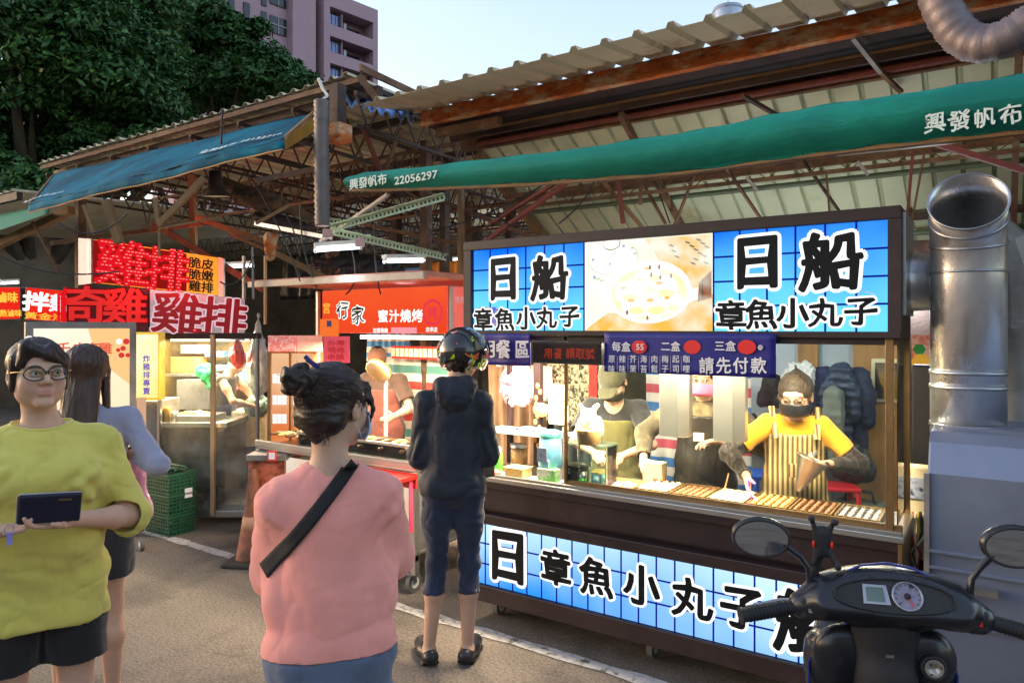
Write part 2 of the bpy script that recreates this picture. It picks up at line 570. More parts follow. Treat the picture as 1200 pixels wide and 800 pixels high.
        if colour is not None:
            ca = me.attributes.new('tone', 'FLOAT_COLOR', 'POINT')
            c = np.ones((nv, 4), dtype=np.float32); c[:, :3] = colour(pts)
            ca.data.foreach_set('color', c.ravel())
        me.materials.append(mat)
        me.update()
        return link(name, me, parent, label=label)

def folds(amp=0.004, f1=(9, 9, 5), f2=(28, 28, 14), creases=()):
    """cloth relief: broad soft folds, finer ones, and named creases (p, q, depth, width)"""
    def fn(p):
        a = vnoise(p, f1); b = vnoise(p + 3.7, f2)
        w = p + .035 * np.stack([vnoise(p + 1.1, 8), vnoise(p + 9.2, 8), vnoise(p + 5.5, 8)], 1)
        r1 = (1 - np.abs(vnoise(w, tuple(np.array(f1) * 1.5)))) ** 5; r2 = (1 - np.abs(vnoise(w + 2.3, tuple(np.array(f1) * 3.1)))) ** 5
        d = amp * (1 - 2 * np.abs(a)) * 0.8 + amp * 0.3 * b + amp * (.8 * r1 + .3 * r2 - .25)
        for (u, v, dep, w) in creases:
            u = np.array(u, dtype=np.float32); v = np.array(v, dtype=np.float32); uv = v - u
            t = np.clip(((p - u) @ uv) / (uv @ uv), 0, 1)
            q = np.linalg.norm(p - (u + t[:, None] * uv), axis=1)
            d = d - dep * np.exp(-(q / w) ** 2) * np.sin(np.pi * np.clip(t, 0.02, 0.98)) ** 0.5 + dep * 0.6 * np.exp(-((q - w * 1.8) / w) ** 2)
        return d.astype(np.float32)
    return fn

def srgb(r, g, b):
    f = lambda x: (x / 255 / 12.92) if x / 255 <= 0.04045 else ((x / 255 + 0.055) / 1.055) ** 2.4
    return (f(r), f(g), f(b))

# ================================================================== SETTING
# ---- ground
asphalt = M('asphalt', (0.165, 0.140, 0.116), rough=0.82, var=0.16, scale=1.3, bump=0.5, bscale=150, patch=(0.090, 0.076, 0.064), patch_scale=0.9, patch_t=0.55, bdist=0.006)
def _asphalt_grain(m):
    N, L = m.node_tree.nodes, m.node_tree.links
    b = N['Principled BSDF']; src = b.inputs['Base Color'].links[0].from_socket
    tc = N.new('ShaderNodeTexCoord')
    vo = N.new('ShaderNodeTexVoronoi'); vo.inputs['Scale'].default_value = 130
    L.new(tc.outputs['Object'], vo.inputs['Vector'])
    nz = N.new('ShaderNodeTexNoise'); nz.inputs['Scale'].default_value = 70; nz.inputs['Detail'].default_value = 6
    L.new(tc.outputs['Object'], nz.inputs['Vector'])
    rp = N.new('ShaderNodeValToRGB')
    rp.color_ramp.elements[0].color = (0.35, 0.35, 0.35, 1); rp.color_ramp.elements[0].position = 0.36
    rp.color_ramp.elements[1].color = (2.0, 1.95, 1.85, 1); rp.color_ramp.elements[1].position = 0.68
    L.new(nz.outputs['Fac'], rp.inputs[0])
    mx = N.new('ShaderNodeMix'); mx.data_type = 'RGBA'; mx.blend_type = 'MULTIPLY'; mx.inputs['Factor'].default_value = 0.5
    L.new(src, mx.inputs['A']); L.new(rp.outputs[0], mx.inputs['B'])
    r2 = N.new('ShaderNodeValToRGB')
    r2.color_ramp.elements[0].position = 0.10; r2.color_ramp.elements[0].color = (1, 1, 1, 1)
    r2.color_ramp.elements[1].position = 0.16; r2.color_ramp.elements[1].color = (0, 0, 0, 1)
    L.new(vo.outputs['Distance'], r2.inputs[0])
    n5 = N.new('ShaderNodeTexNoise'); n5.inputs['Scale'].default_value = 33; L.new(tc.outputs['Object'], n5.inputs['Vector'])
    gt = N.new('ShaderNodeMath'); gt.operation = 'GREATER_THAN'; gt.inputs[1].default_value = 0.60; L.new(n5.outputs['Fac'], gt.inputs[0])
    ml = N.new('ShaderNodeMath'); ml.operation = 'MULTIPLY'; L.new(r2.outputs[0], ml.inputs[0]); L.new(gt.outputs[0], ml.inputs[1])
    m3 = N.new('ShaderNodeMix'); m3.data_type = 'RGBA'; L.new(ml.outputs[0], m3.inputs['Factor']); L.new(mx.outputs['Result'], m3.inputs['A'])
    m3.inputs['B'].default_value = (0.26, 0.22, 0.18, 1)
    L.new(m3.outputs['Result'], b.inputs['Base Color'])
_asphalt_grain(asphalt)
g = MB()
g.grid(lambda u, v: (-300 + 600 * u, -300 + 600 * v, 0), 40, 40)
ground = g.build('ground', asphalt, kind='structure')

# worn white edge line along the front of the stalls
m_line = M('road_paint', (0.52, 0.50, 0.46), rough=0.75, var=0.15, scale=9, patch=(0.11, 0.095, 0.08), patch_scale=16, patch_t=0.56, bump=0.4, bscale=120)
g = MB(); xs = np.arange(-16, 4.01, 0.12)
for i in range(len(xs) - 1):
    if -9.4 < xs[i] < -9.1: continue
    a0 = 0.008 * sin(i * 1.7) + 0.004 * sin(i * 4.1); a1 = 0.008 * sin((i + 1) * 1.7) + 0.004 * sin((i + 1) * 4.1)
    g.add([(xs[i], 3.235 + a0, 0.004), (xs[i + 1], 3.235 + a1, 0.004), (xs[i + 1], 3.325 - a1, 0.004), (xs[i], 3.325 - a0, 0.004)], [(0, 1, 2, 3)])
g.build('painted_line', m_line, kind='structure')

# scraps of litter and small stones on the road are one uncountable scatter
g = MB()
for i in range(420):
    x, y = rng.uniform(-9, 1.5), rng.uniform(0.6, 3.7)
    s = rng.uniform(0.0025, 0.007)
    g.sph((x, y, s * 0.35), (s, s * rng.uniform(0.6, 1), s * 0.5), 5, 3, False)
g.build('grit', M('grit', (0.22, 0.19, 0.16), rough=0.9, var=0.4, scale=60), kind='stuff')

# ---- far apartment block
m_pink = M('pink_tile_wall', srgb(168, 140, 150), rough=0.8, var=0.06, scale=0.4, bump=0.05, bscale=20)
m_pink2 = M('pink_tile_wall_painted_shade', srgb(150, 124, 136), rough=0.8, var=0.06, scale=0.4, bump=0.05, bscale=20)  # darker copy of the pink tile: shade of set-back parts put into the colour
m_wind = M('dark_window', (0.02, 0.025, 0.035), rough=0.15, var=0.2, scale=0.5, bump=0)
m_windb = M('blue_window', srgb(96, 110, 150), rough=0.2, var=0.25, scale=0.7, bump=0, metal=0.3)
m_frame = M('pale_window_frame', (0.35, 0.33, 0.35), rough=0.6)
p0 = at(380, 383, D=80)
dcam = Vector((0.677, 0.736))
dwx, dwy = CS * dcam[0] - SN * dcam[1], SN * dcam[0] + CS * dcam[1]
apt = thing('apartment_building', (p0.x, p0.y, 0), 'tall pinkish tiled apartment block behind the trees', 'building', rz=atan2(dwy, dwx))
def s_of(px):
    q = (px - 600) / 833
    return (80 * q + 21.13) / (0.677 - 0.736 * q)
ZT = 39.5
def abox(name, px0, px1, z0, z1, y0, y1, mat, par=None, bevel=0):
    g = MB(); g.box((s_of(px0), y0, z0), (s_of(px1), y1, z1)); return g.build(name, mat, par or apt, world=False)
# local -y faces the street
abox('wall', 235, 345, 0, 52, 0.9, 12, m_pink)
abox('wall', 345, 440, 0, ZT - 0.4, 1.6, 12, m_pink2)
abox('pier', 342, 369, 0, ZT + 3, -0.2, 3, m_pink)
abox('pier', 377, 384, 0, ZT, -0.5, 2, m_pink)
abox('pier', 434.5, 440, 0, ZT, -0.5, 2.2, m_pink)
abox('parapet', 384, 434.5, ZT - 1.7, ZT, -0.5, 1.5, m_pink)
abox('roof', 345, 440, ZT - 0.3, ZT - 0.05, 2.2, 12, m_pink2)
for k in range(12):
    zf = ZT - 1.7 - 3.05 * (k + 1)
    if zf < 20: break
    abox('balcony', 384, 434.5, zf - 0.25, zf + 1.05, -0.5, -0.25, m_pink)
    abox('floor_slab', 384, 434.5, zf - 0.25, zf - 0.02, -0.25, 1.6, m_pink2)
    w = abox('window', 386, 399, zf + 1.05, zf + 2.6, 0.3, 0.5, m_windb)
    for j in range(3):
        abox('frame', 386 + j * 4.4, 386.5 + j * 4.4, zf + 1.05, zf + 2.6, 0.22, 0.3, m_frame, w)
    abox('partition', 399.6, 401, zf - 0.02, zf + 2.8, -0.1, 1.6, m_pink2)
    w = abox('window', 404, 430, zf + 0.4, zf + 2.3, 1.5, 1.62, m_wind)
    abox('air_conditioner', 402.5, 405.5, zf + 1.2, zf + 1.9, -0.1, 0.5, m_frame)
for k in range(14):
    zf = ZT + 6 - 3.05 * (k + 1)
    if zf < 20: break
    abox('window', 290, 297, zf, zf + 2.2, 0.75, 0.95, m_wind)
    abox('window', 311, 317, zf - 0.5, zf + 1.9, 0.75, 0.95, m_wind)
    w = abox('window', 321, 340, zf, zf + 1.8, 0.75, 0.95, m_wind)
    abox('frame', 330, 330.8, zf, zf + 1.8, 0.66, 0.75, m_frame, w)
    abox('frame', 321, 340, zf + 0.85, zf + 0.95, 0.66, 0.75, m_frame, w)
    abox('window', 272, 279, zf, zf + 2.0, 0.75, 0.95, m_wind)
abox('groove_shade_strip', 369, 377, 0, ZT - 2, 1.45, 1.62, m_wind)  # shade of the recess put into a near-black strip, no window here

# ---- trees
def leafmat(name, a, b, c):
    m = M(name, b, rough=0.55, var=0.2, scale=1.2, bump=0, col2=a)
    N, L = m.node_tree.nodes, m.node_tree.links
    bs = N['Principled BSDF']
    src = bs.inputs['Base Color'].links[0].from_socket
    tc = N.new('ShaderNodeTexCoord'); nz = N.new('ShaderNodeTexNoise'); nz.inputs['Scale'].default_value = 9
    L.new(tc.outputs['Object'], nz.inputs['Vector'])
    rp = N.new('ShaderNodeValToRGB'); rp.color_ramp.elements[0].position = 0.5; rp.color_ramp.elements[1].position = 0.72
    L.new(nz.outputs['Fac'], rp.inputs[0])
    mx = N.new('ShaderNodeMix'); mx.data_type = 'RGBA'; L.new(rp.outputs[0], mx.inputs['Factor']); L.new(src, mx.inputs['A'])
    mx.inputs['B'].default_value = tuple(c) + (1,)
    L.new(mx.outputs['Result'], bs.inputs['Base Color'])
    bs.inputs['Specular IOR Level'].default_value = 0.3
    return m
m_leaf = leafmat('banyan_leaf', (0.014, 0.05, 0.018), (0.028, 0.088, 0.026), (0.12, 0.24, 0.05))
m_bark = M('bark', (0.09, 0.07, 0.05), rough=0.9, var=0.3, scale=5, bump=0.6, bscale=25, stretch=(1, 1, 0.3), bdist=0.02)
def crown(name, clumps, per, leaf, mat, parent, seed):
    r = np.random.default_rng(seed)
    C_, R_ = np.array([c[0] for c in clumps]), np.array([c[1] for c in clumps])
    org = np.array(wloc(parent))
    cnt = np.maximum(40, (per * (R_ / R_.mean()) ** 2)).astype(int)
    idx = np.repeat(np.arange(len(clumps)), cnt); n = len(idx)
    d = r.normal(size=(n, 3)); d /= np.linalg.norm(d, axis=1)[:, None]
    d[:, 2] = np.where(d[:, 2] < -0.3, -d[:, 2], d[:, 2])
    rad = R_[idx] * (0.55 + 0.5 * r.random(n) ** 0.6) * (1 + 0.35 * vnoise(d * 2.2 + idx[:, None] * 1.7, 1.0))
    p = C_[idx] + d * rad[:, None] * np.array([1, 1, 0.75])
    # sprigs: pull leaves towards shared twig tips so that tufts form
    tw = np.floor(p / 0.33) * 0.33 + 0.165
    p = p + (tw - p) * (0.35 * r.random(n))[:, None]
    nrm = d * 0.6 + r.normal(size=(n, 3)) * 0.55 + np.array([0, 0, 0.5]); nrm /= np.linalg.norm(nrm, axis=1)[:, None]
    a = np.cross(nrm, r.normal(size=(n, 3))); a /= np.linalg.norm(a, axis=1)[:, None]
    b = np.cross(nrm, a)
    L_ = leaf * (0.6 + 0.8 * r.random(n))[:, None]
    v = np.stack([p - a * L_, p + b * L_ * 0.42 + nrm * L_ * 0.12, p + a * L_, p - b * L_ * 0.42 + nrm * L_ * 0.12], 1).reshape(-1, 3) - org
    me = bpy.data.meshes.new(name)
    me.vertices.add(4 * n); me.loops.add(4 * n); me.polygons.add(n)
    me.vertices.foreach_set('co', v.astype(np.float32).ravel())
    me.polygons.foreach_set('loop_start', np.arange(0, 4 * n, 4, dtype=np.int32))
    me.loops.foreach_set('vertex_index', np.arange(4 * n, dtype=np.int32))
    me.update(calc_edges=True); me.materials.append(mat)
    return link(name, me, parent)
def tree(base, clumps, per, leaf, label, seed, trunk_r=0.3, name='banyan_tree'):
    t = thing(name, base, label, 'tree', 'trees beyond the market roof')
    g = MB(); top = Vector((0, 0, 0)); b = Vector(base)
    cs = [Vector(c[0]) for c in clumps]
    mid = sum(cs, Vector((0, 0, 0))) / len(cs)
    fork = Vector((base[0] * 0.6 + mid.x * 0.4, base[1] * 0.6 + mid.y * 0.4, 2.6))
    g.tube([b, b.lerp(fork, 0.5) + Vector((0.1, 0, 0)), fork], [trunk_r * 1.3, trunk_r, trunk_r * 0.9], 12)
    g.build('trunk', m_bark, t)
    g = MB()
    for i in range(0, len(cs), max(1, len(cs) // 14)):
        c = cs[i]; m = fork.lerp(c, 0.5) + Vector((0, 0, 0.5))
        g.tube([fork, m, c], [trunk_r * 0.5, trunk_r * 0.28, 0.03], 7)
    g.build('limb', m_bark, t, kind='stuff')
    crown('crown', clumps, per, leaf, m_leaf, t, seed)
    return t
rr = random.Random(5)
def blobs(regs, D0, D1, n, rmin, rmax):
    """clumps filling outlines given as (px0,py0,px1,py1) boxes in the photo"""
    out = []
    for i in range(n):
        x0, y0, x1, y1 = regs[i % len(regs)]
        out.append((tuple(at(rr.uniform(x0, x1), rr.uniform(y0, y1), D=rr.uniform(D0, D1))), rr.uniform(rmin, rmax)))
    return out
cl = blobs([(-120, -110, 130, 60), (-120, 20, 90, 250), (60, -110, 190, 90), (60, 60, 190, 190), (-60, 120, 60, 260)], 14, 19, 90, 0.7, 1.15)
b0 = at(30, 383, D=17)
tree((b0.x, b0.y, 0), cl, 1500, 0.085, 'huge dark leafy tree filling the upper left corner', 11, 0.45)
cl = blobs([(140, -60, 225, 60), (150, 40, 270, 130), (230, 92, 318, 128), (120, 110, 240, 190), (285, 85, 345, 115), (60, 170, 160, 215)], 21, 25, 64, 0.8, 1.3)
cl += [(tuple(at(x, y, D=21)), r * 1.6) for x, y, r in ((304, 34, .22), (292, 40, .28), (280, 34, .3), (345, 100, .3), (362, 96, .2), (268, 50, .4), (256, 24, .4), (285, 62, .35), (300, 78, .35))]
b0 = at(240, 383, D=27)
tree((b0.x, b0.y, 0), cl, 1900, 0.10, 'leafy tree with lighter tufts in front of the apartment block', 12, 0.3)
cl = blobs([(20, 150, 250, 230), (-60, 220, 60, 250)], 15, 17, 26, 0.45, 0.75)
b0 = at(110, 383, D=18)
tree((b0.x, b0.y, 0), cl, 1300, 0.075, 'bushy lighter green tree just above the left market roof edge', 13, 0.2)

# ---- market sheds
m_sheetc = M('cream_roof_sheet', srgb(190, 178, 148), rough=0.55, var=0.14, scale=1.2, bump=0.08, bscale=14, patch=srgb(140, 116, 78), patch_scale=1.6, patch_t=0.62)
m_sheetg = M('pale_green_roof_sheet', srgb(188, 192, 160), rough=0.5, var=0.12, scale=1.0, bump=0.08, bscale=14, patch=srgb(150, 140, 100), patch_scale=1.4, patch_t=0.63)
m_sheetb = M('blue_white_roof_sheet', srgb(130, 165, 215), rough=0.45, var=0.12, scale=2, bump=0.05)
m_rust = M('rusty_painted_steel', srgb(98, 70, 52), rough=0.8, var=0.35, scale=7, bump=0.5, bscale=40, patch=srgb(122, 96, 70), patch_scale=5, patch_t=0.55)
m_rusto = M('peeling_orange_rust', srgb(182, 96, 42), rough=0.85, var=0.45, scale=11, bump=0.6, bscale=35, stretch=(1, 1, 2.2), patch=srgb(200, 168, 130), patch_scale=4.5, patch_t=0.54)
m_dsteel = M('dark_brown_steel', srgb(62, 46, 40), rough=0.7, var=0.3, scale=6, bump=0.3, bscale=40, patch=srgb(96, 62, 42), patch_scale=4, patch_t=0.6)
m_redsteel = M('red_lead_painted_steel', srgb(110, 52, 42), rough=0.7, var=0.25, scale=8, bump=0.3, bscale=40)
m_wood = M('old_timber', srgb(128, 100, 68), rough=0.8, var=0.3, scale=5, bump=0.4, bscale=30, stretch=(1, 1, 0.3))
m_galv = M('galvanised_steel', srgb(168, 172, 178), rough=0.32, metal=0.85, var=0.14, scale=4, bump=0.06, bscale=30)
m_zinc = M('weathered_zinc', srgb(140, 136, 132), rough=0.5, metal=0.5, var=0.2, scale=6, bump=0.15, bscale=40)

def corrugated(p00, du, dv, nu, rib=0.2, h=0.035, name='roof_sheet', mat=None, parent=None, rib_w=0.05, per=4):
    """trapezoid ribbed sheets: du = vector along the eave for the whole length, dv = vector up the sheet; one part per four ribs"""
    p00, du, dv = Vector(p00), Vector(du), Vector(dv)
    L_ = du.length; n = int(L_ / rib); e = du.normalized(); nn = e.cross(dv).normalized()
    if nn.z < 0: nn = -nn
    i = 0
    while i < n:
        j = min(i + per, n)
        prof = []
        for k in range(i, j):
            a = k * rib
            prof += [(a, 0), (a + rib - rib_w, 0), (a + rib - rib_w * 0.75, h), (a + rib - rib_w * 0.25, h)]
        prof.append((j * rib, 0))
        g = MB(); m = len(prof); off = nn * (0.0025 * ((i // per) % 3))
        jit = dv.normalized() * rr.uniform(-0.03, 0.03)
        vs = [p00 + e * a + nn * z + off - jit * 0 for a, z in prof] + [p00 + e * a + nn * z + dv + off for a, z in prof]
        vs = [v + (jit if q < m else Vector((0, 0, 0))) for q, v in enumerate(vs)]
        g.add(vs, [(q, q + 1, m + q + 1, m + q) for q in range(m - 1)])
        g.build(name, mat, parent, thick=0.002)
        i = j

def lattice(mb, p, q, depth, n, r=0.008, down=(0, 0, -1)):
    """light lattice girder: two chords and zigzag rods"""
    p, q, dn = Vector(p), Vector(q), Vector(down) * depth
    mb.bar(p, q, 0.03, 0.03); mb.bar(p + dn, q + dn, 0.025, 0.025)
    for i in range(n):
        a = p.lerp(q, i / n); b = p.lerp(q, (i + 0.5) / n) + dn; c = p.lerp(q, (i + 1) / n)
        mb.bar(a, b, r * 1.6); mb.bar(b, c, r * 1.6)

# left shed
XL0, XL1 = -9.1, -3.85
shedL = thing('market_shed', (-6.5, 4.0, 0), 'older shed with rusty eave and cream sheet roof on the left', 'shed')
corrugated((XL0, 3.70, 3.62), (XL1 - XL0, 0, 0), (0, 4.6, -0.10), 0, 0.155, 0.028, mat=m_sheetc, parent=shedL, rib_w=0.07, per=6)
g = MB(); g.box((XL0, 3.72, 3.565), (XL1, 3.75, 3.605)); g.build('eave_beam', m_rust, shedL)
g = MB(); g.box((XL0, 3.86, 3.50), (XL1, 3.92, 3.57)); g.build('purlin', m_dsteel, shedL)
for y, z in ((4.5, 3.55), (5.6, 3.52), (6.8, 3.49)):
    g = MB(); g.box((XL0, y, z - 0.06), (XL1, y + 0.05, z)); g.build('purlin', m_dsteel, shedL)
for k in range(8):
    x = XL0 + 0.1 + k * 0.72
    g = MB(); lattice(g, (x, 3.74, 3.50), (x, 8.1, 3.40), 0.24, 16); g.build('rafter', m_dsteel, shedL, kind='stuff')
for y in (4.9, 6.2, 7.6):
    g = MB(); lattice(g, (XL0, y, 3.36), (XL1 + 0.5, y, 3.36), 0.32, 22, 0.007); g.build('girder', m_rust, shedL, kind='stuff')
for x, y, w in ((-8.9, 4.0, 0.09), (-7.35, 6.4, 0.07), (-4.35, 4.9, 0.08), (-6.0, 7.6, 0.1), (-8.6, 7.6, 0.1), (-4.0, 7.6, 0.1)):
    g = MB(); g.box((x, y, 0), (x + w, y + w, 3.45)); g.build('post', m_rust, shedL)
# gable end trim at the ridge end
g = MB(); g.bar((XL1 + 0.02, 3.66, 3.64), (XL1 + 0.06, 4.5, 3.58), 0.02, 0.05); g.bar((XL1, 3.68, 3.58), (XL1 + 0.12, 3.75, 3.40), 0.06, 0.05)
g.build('barge_board', m_rust, shedL)

# deep rear shed seen through the gap between the two roofs
shedB = thing('market_hall', (-4, 11, 0), 'deep rear market hall with cream ceiling seen between the two roofs', 'shed')
corrugated((-18, 8.35, 3.75), (24, 0, 0), (0, 6.6, -0.15), 0, 0.3, 0.03, mat=m_sheetc, parent=shedB, per=8)
for y in (8.4, 9.4, 10.4, 11.5, 12.8, 14.2):
    g = MB(); lattice(g, (-14, y, 3.58), (5.5, y, 3.58), 0.36, 64, 0.008); g.build('girder', m_dsteel if y < 11 else m_rust, shedB, kind='stuff')
for k in range(20):
    x = -13.5 + k * 1.0
    g = MB(); g.box((x, 8.4, 3.62), (x + 0.05, 14.9, 3.70)); g.build('purlin', m_zinc, shedB)
for x in (-10.5, -7.2, -4.6, -2.2, 0.6, 3.4):
    g = MB(); g.box((x, 9.4, 0), (x + 0.13, 9.53, 3.4)); g.build('post', m_dsteel, shedB)
for x, z in ((-13, 2.9), (-13, 2.6)):
    g = MB(); g.tube([(x, 10.8, z), (5, 10.8, z)], 0.05, 8); g.build('pipe', m_sheetb, shedB)
bw = MB(); bw.box((-18, 15, 0), (8, 15.1, 3.9)); bw = bw.build('back_wall', M('brown_back_wall', (0.19, 0.145, 0.10), rough=0.9, var=0.4, scale=0.8), kind='structure')  # mottled brown wall closing the hall
bw = MB(); bw.box((-18.1, 4.2, 0), (-18, 15, 3.9)); bw = bw.build('side_wall', MATS['brown_back_wall'], kind='structure')

# third, lower roof at the far left
shedF = thing('market_roof', (-10.5, 4.0, 0), 'low dark roof edge with green awning at the far left', 'roof')
corrugated((-14.5, 3.5, 3.30), (5.3, 0, 0), (0, 4.8, 0.2), 0, 0.2, 0.03, mat=m_sheetc, parent=shedF, per=6)
g = MB(); g.box((-14.5, 3.52, 3.20), (-9.2, 3.58, 3.29)); g.build('eave_beam', m_dsteel, shedF)
g = MB(); g.box((-14.3, 3.6, 0), (-14.2, 3.7, 3.2)); g.build('post', m_rust, shedF)

# main shed over the stalls
XM0, XM1 = -3.72, 3.2
shedM = thing('market_shed', (-0.5, 4.6, 0), 'large shed with rusted eave beam and ribbed roof above the octopus ball stall', 'shed')
corrugated((XM0 - 0.1, 3.66, 3.365), (XM1 - XM0 + 0.1, 0, 0), (0, 0.60, 0.085), 0, 0.20, 0.028, mat=m_sheetc, parent=shedM, rib_w=0.06)
g = MB(); g.box((XM0, 4.20, 3.325), (XM1, 4.26, 3.435)); g.build('eave_beam', m_rusto, shedM, bevel=0.004)
g = MB(); g.box((XM0, 4.18, 3.318), (XM1, 4.20, 3.330)); g.build('beam_flange', m_rusto, shedM)
g = MB(); g.box((XM0, 4.262, 3.33), (XM1, 4.66, 3.34)); g.build('soffit', M('dark_soffit', srgb(52, 36, 34), rough=0.8, var=0.3, scale=4), shedM)  # dark brown board closing the gap behind the eave beam
g = MB(); g.box((XM0 + 0.1, 4.44, 3.235), (XM1, 4.47, 3.30)); g.build('purlin', m_dsteel, shedM)
g = MB(); g.box((XM0 + 0.1, 4.425, 3.275), (XM1, 4.44, 3.29)); g.build('batten', m_wood, shedM)
g = MB(); g.tube([(XM0 + 0.3, 4.55, 3.215), (XM1, 4.55, 3.215)], 0.024, 10); g.build('pipe', m_redsteel, shedM)
g = MB(); g.box((XM0 + 0.1, 4.58, 3.18), (XM1, 4.62, 3.30)); g.build('purlin', m_rust, shedM)
SL = 0.55
RX0 = -3.45
corrugated((RX0, 4.62, 3.20), (XM1 - RX0, 0, 0), (0, 2.45, -SL * 2.45), 0, 0.165, 0.03, mat=m_sheetg, parent=shedM, rib_w=0.035, per=4)
def rz_(y): return 3.20 - SL * (y - 4.62)
g = MB(); g.bar((RX0 - 0.02, 4.62, rz_(4.62) - 0.05), (RX0 - 0.02, 7.1, rz_(7.1) - 0.05), 0.06, 0.10); g.build('edge_rafter', m_wood, shedM)
for y in (5.15, 5.75, 6.35):
    g = MB(); g.bar((RX0, y, rz_(y) - 0.05), (XM1, y, rz_(y) - 0.05), 0.045, 0.05); g.build('purlin', m_rust if y < 5.5 else m_dsteel, shedM)
    g = MB(); g.tube([(RX0, y + 0.14, rz_(y) - 0.15), (XM1, y + 0.14, rz_(y) - 0.15)], 0.02, 8); g.build('pipe', M('green_conduit', srgb(88, 100, 78), rough=0.6), shedM)
for x in (-2.1, 0.1, 2.0):
    g = MB(); g.bar((x, 4.4, 3.19), (x, 7.06, rz_(7.1) - 0.10), 0.035, 0.05); g.build('rafter', m_rust, shedM)
g = MB(); g.box((XM0 + .1, 4.26, 3.235), (XM0 + 0.7, 4.32, 3.30)); g.build('beam_end', m_rust, shedM, bevel=0.004)
# posts and struts between the sheds
for (px, y, w, m) in ((515, 5.3, 0.07, m_dsteel), (536, 4.9, 0.045, m_wood), (458, 6.6, 0.10, m_dsteel), (592, 7.3, 0.09, m_dsteel)):
    p = at(px, 383, Y=y); g = MB(); g.box((p.x, y, 0), (p.x + w, y + w, 3.15 if y < 5.5 else 3.3)); g.build('post', m, shedM)
def strut(a, b, w, m, ya, yb=None, nm='brace'):
    g = MB(); g.bar(at(a[0], a[1], Y=ya), at(b[0], b[1], Y=yb or ya), w, w * 0.8); g.build(nm, m, shedM)
strut((672, 208), (560, 290), 0.035, m_redsteel, 4.3, 4.6)
strut((655, 212), (575, 262), 0.025, m_redsteel, 4.3, 4.5)
strut((500, 228), (640, 285), 0.04, m_rust, 4.9, 5.1)
strut((420, 262), (560, 290), 0.04, m_rust, 5.2, 5.2)
strut((440, 200), (500, 240), 0.03, m_rust, 4.4, 4.6)
strut((425, 150), (452, 215), 0.035, m_redsteel, 4.3, 4.6)
strut((405, 140), (430, 200), 0.03, m_rust, 4.3, 4.8)
strut((470, 150), (452, 200), 0.03, m_rust, 4.4, 4.4)
strut((1085, 165), (1215, 205), 0.03, m_redsteel, 3.75, 3.8)
strut((870, 112), (915, 138), 0.025, m_dsteel, 4.25, 4.6)
strut((1000, 45), (1032, 85), 0.025, m_zinc, 4.15, 4.5)
strut((1032, 85), (1056, 108), 0.025, m_rust, 4.5, 4.7)
strut((745, 200), (780, 262), 0.02, m_rust, 4.9, 5.2)
strut((820, 190), (790, 265), 0.02, m_rust, 4.9, 5.3)
strut((850, 195), (895, 262), 0.02, m_rust, 4.9, 5.3)
strut((935, 180), (985, 250), 0.018, m_dsteel, 4.9, 5.2)
strut((1070, 175), (1062, 265), 0.018, m_redsteel, 4.6, 4.6)
strut((1083, 180), (1068, 262), 0.014, m_rust, 4.6, 4.6)
strut((968, 200), (972, 250), 0.014, m_rust, 4.9, 4.9)
strut((700, 205), (760, 275), 0.028, m_wood, 4.8, 5.4)
strut((590, 205), (625, 268), 0.045, m_wood, 4.9, 5.5)
strut((724, 205), (730, 262), 0.03, m_redsteel, 4.6, 4.6)
strut((752, 203), (750, 240), 0.025, m_rust, 4.6, 4.6)
# truss crossing under the sloping roof
g = MB(); lattice(g, (RX0, 4.95, 2.85), (XM1, 4.95, 2.85), 0.10, 26, 0.004); g.build('girder', m_rust, shedM, kind='stuff')
for k, (px, py) in enumerate(((640, 224), (875, 214), (1005, 196))):
    g = MB(); g.bar(at(px, py - 6, Y=4.8), at(px + 12, py + 9, Y=4.8), 0.03, 0.02); g.build('bracket', m_zinc, shedM)

# blue sheet sticking up behind the joint of the roofs
t = thing('roof_patch', at(430, 108, D=6.6), 'blue corrugated sheet patch sticking up where the two roofs meet', 'roof sheet')
a = at(392, 100, D=6.0); b = at(478, 122, D=6.6)
g = MB()
def bl(u, v):
    p = at(392 + 92 * u, 92 + 24 * u + 26 * v, D=5.9 - .5 * v)
    return p + Vector((0, 0, 0.022 * sin(u * 50)))
g.grid(bl, 96, 1, False); g.build('sheet', m_sheetb, t, thick=0.003)
g = MB(); g.bar(at(386, 92, D=5.9), at(440, 118, D=5.6), 0.012, 0.02); g.build('edge_trim', m_zinc, t)
# little fern on the joint
g = MB()
for k in range(26):
    a_ = rr.uniform(0, 6.28); l = rr.uniform(0.04, 0.11); c = at(414, 100, D=6.0)
    d = Vector((cos(a_) * 0.6, sin(a_) * 0.6, 0.9)).normalized() * l; s_ = Vector((-sin(a_), cos(a_), 0)) * 0.012
    g.add([c, c + d * 0.5 + s_, c + d, c + d * 0.5 - s_], [(0, 1, 2, 3)])
tag(g.build('fern', leafmat('fern_leaf', (.04, .1, .02), (.07, .16, .03), (.14, .25, .05))), 'tiny green fern sprouting where the two roofs meet', 'fern')

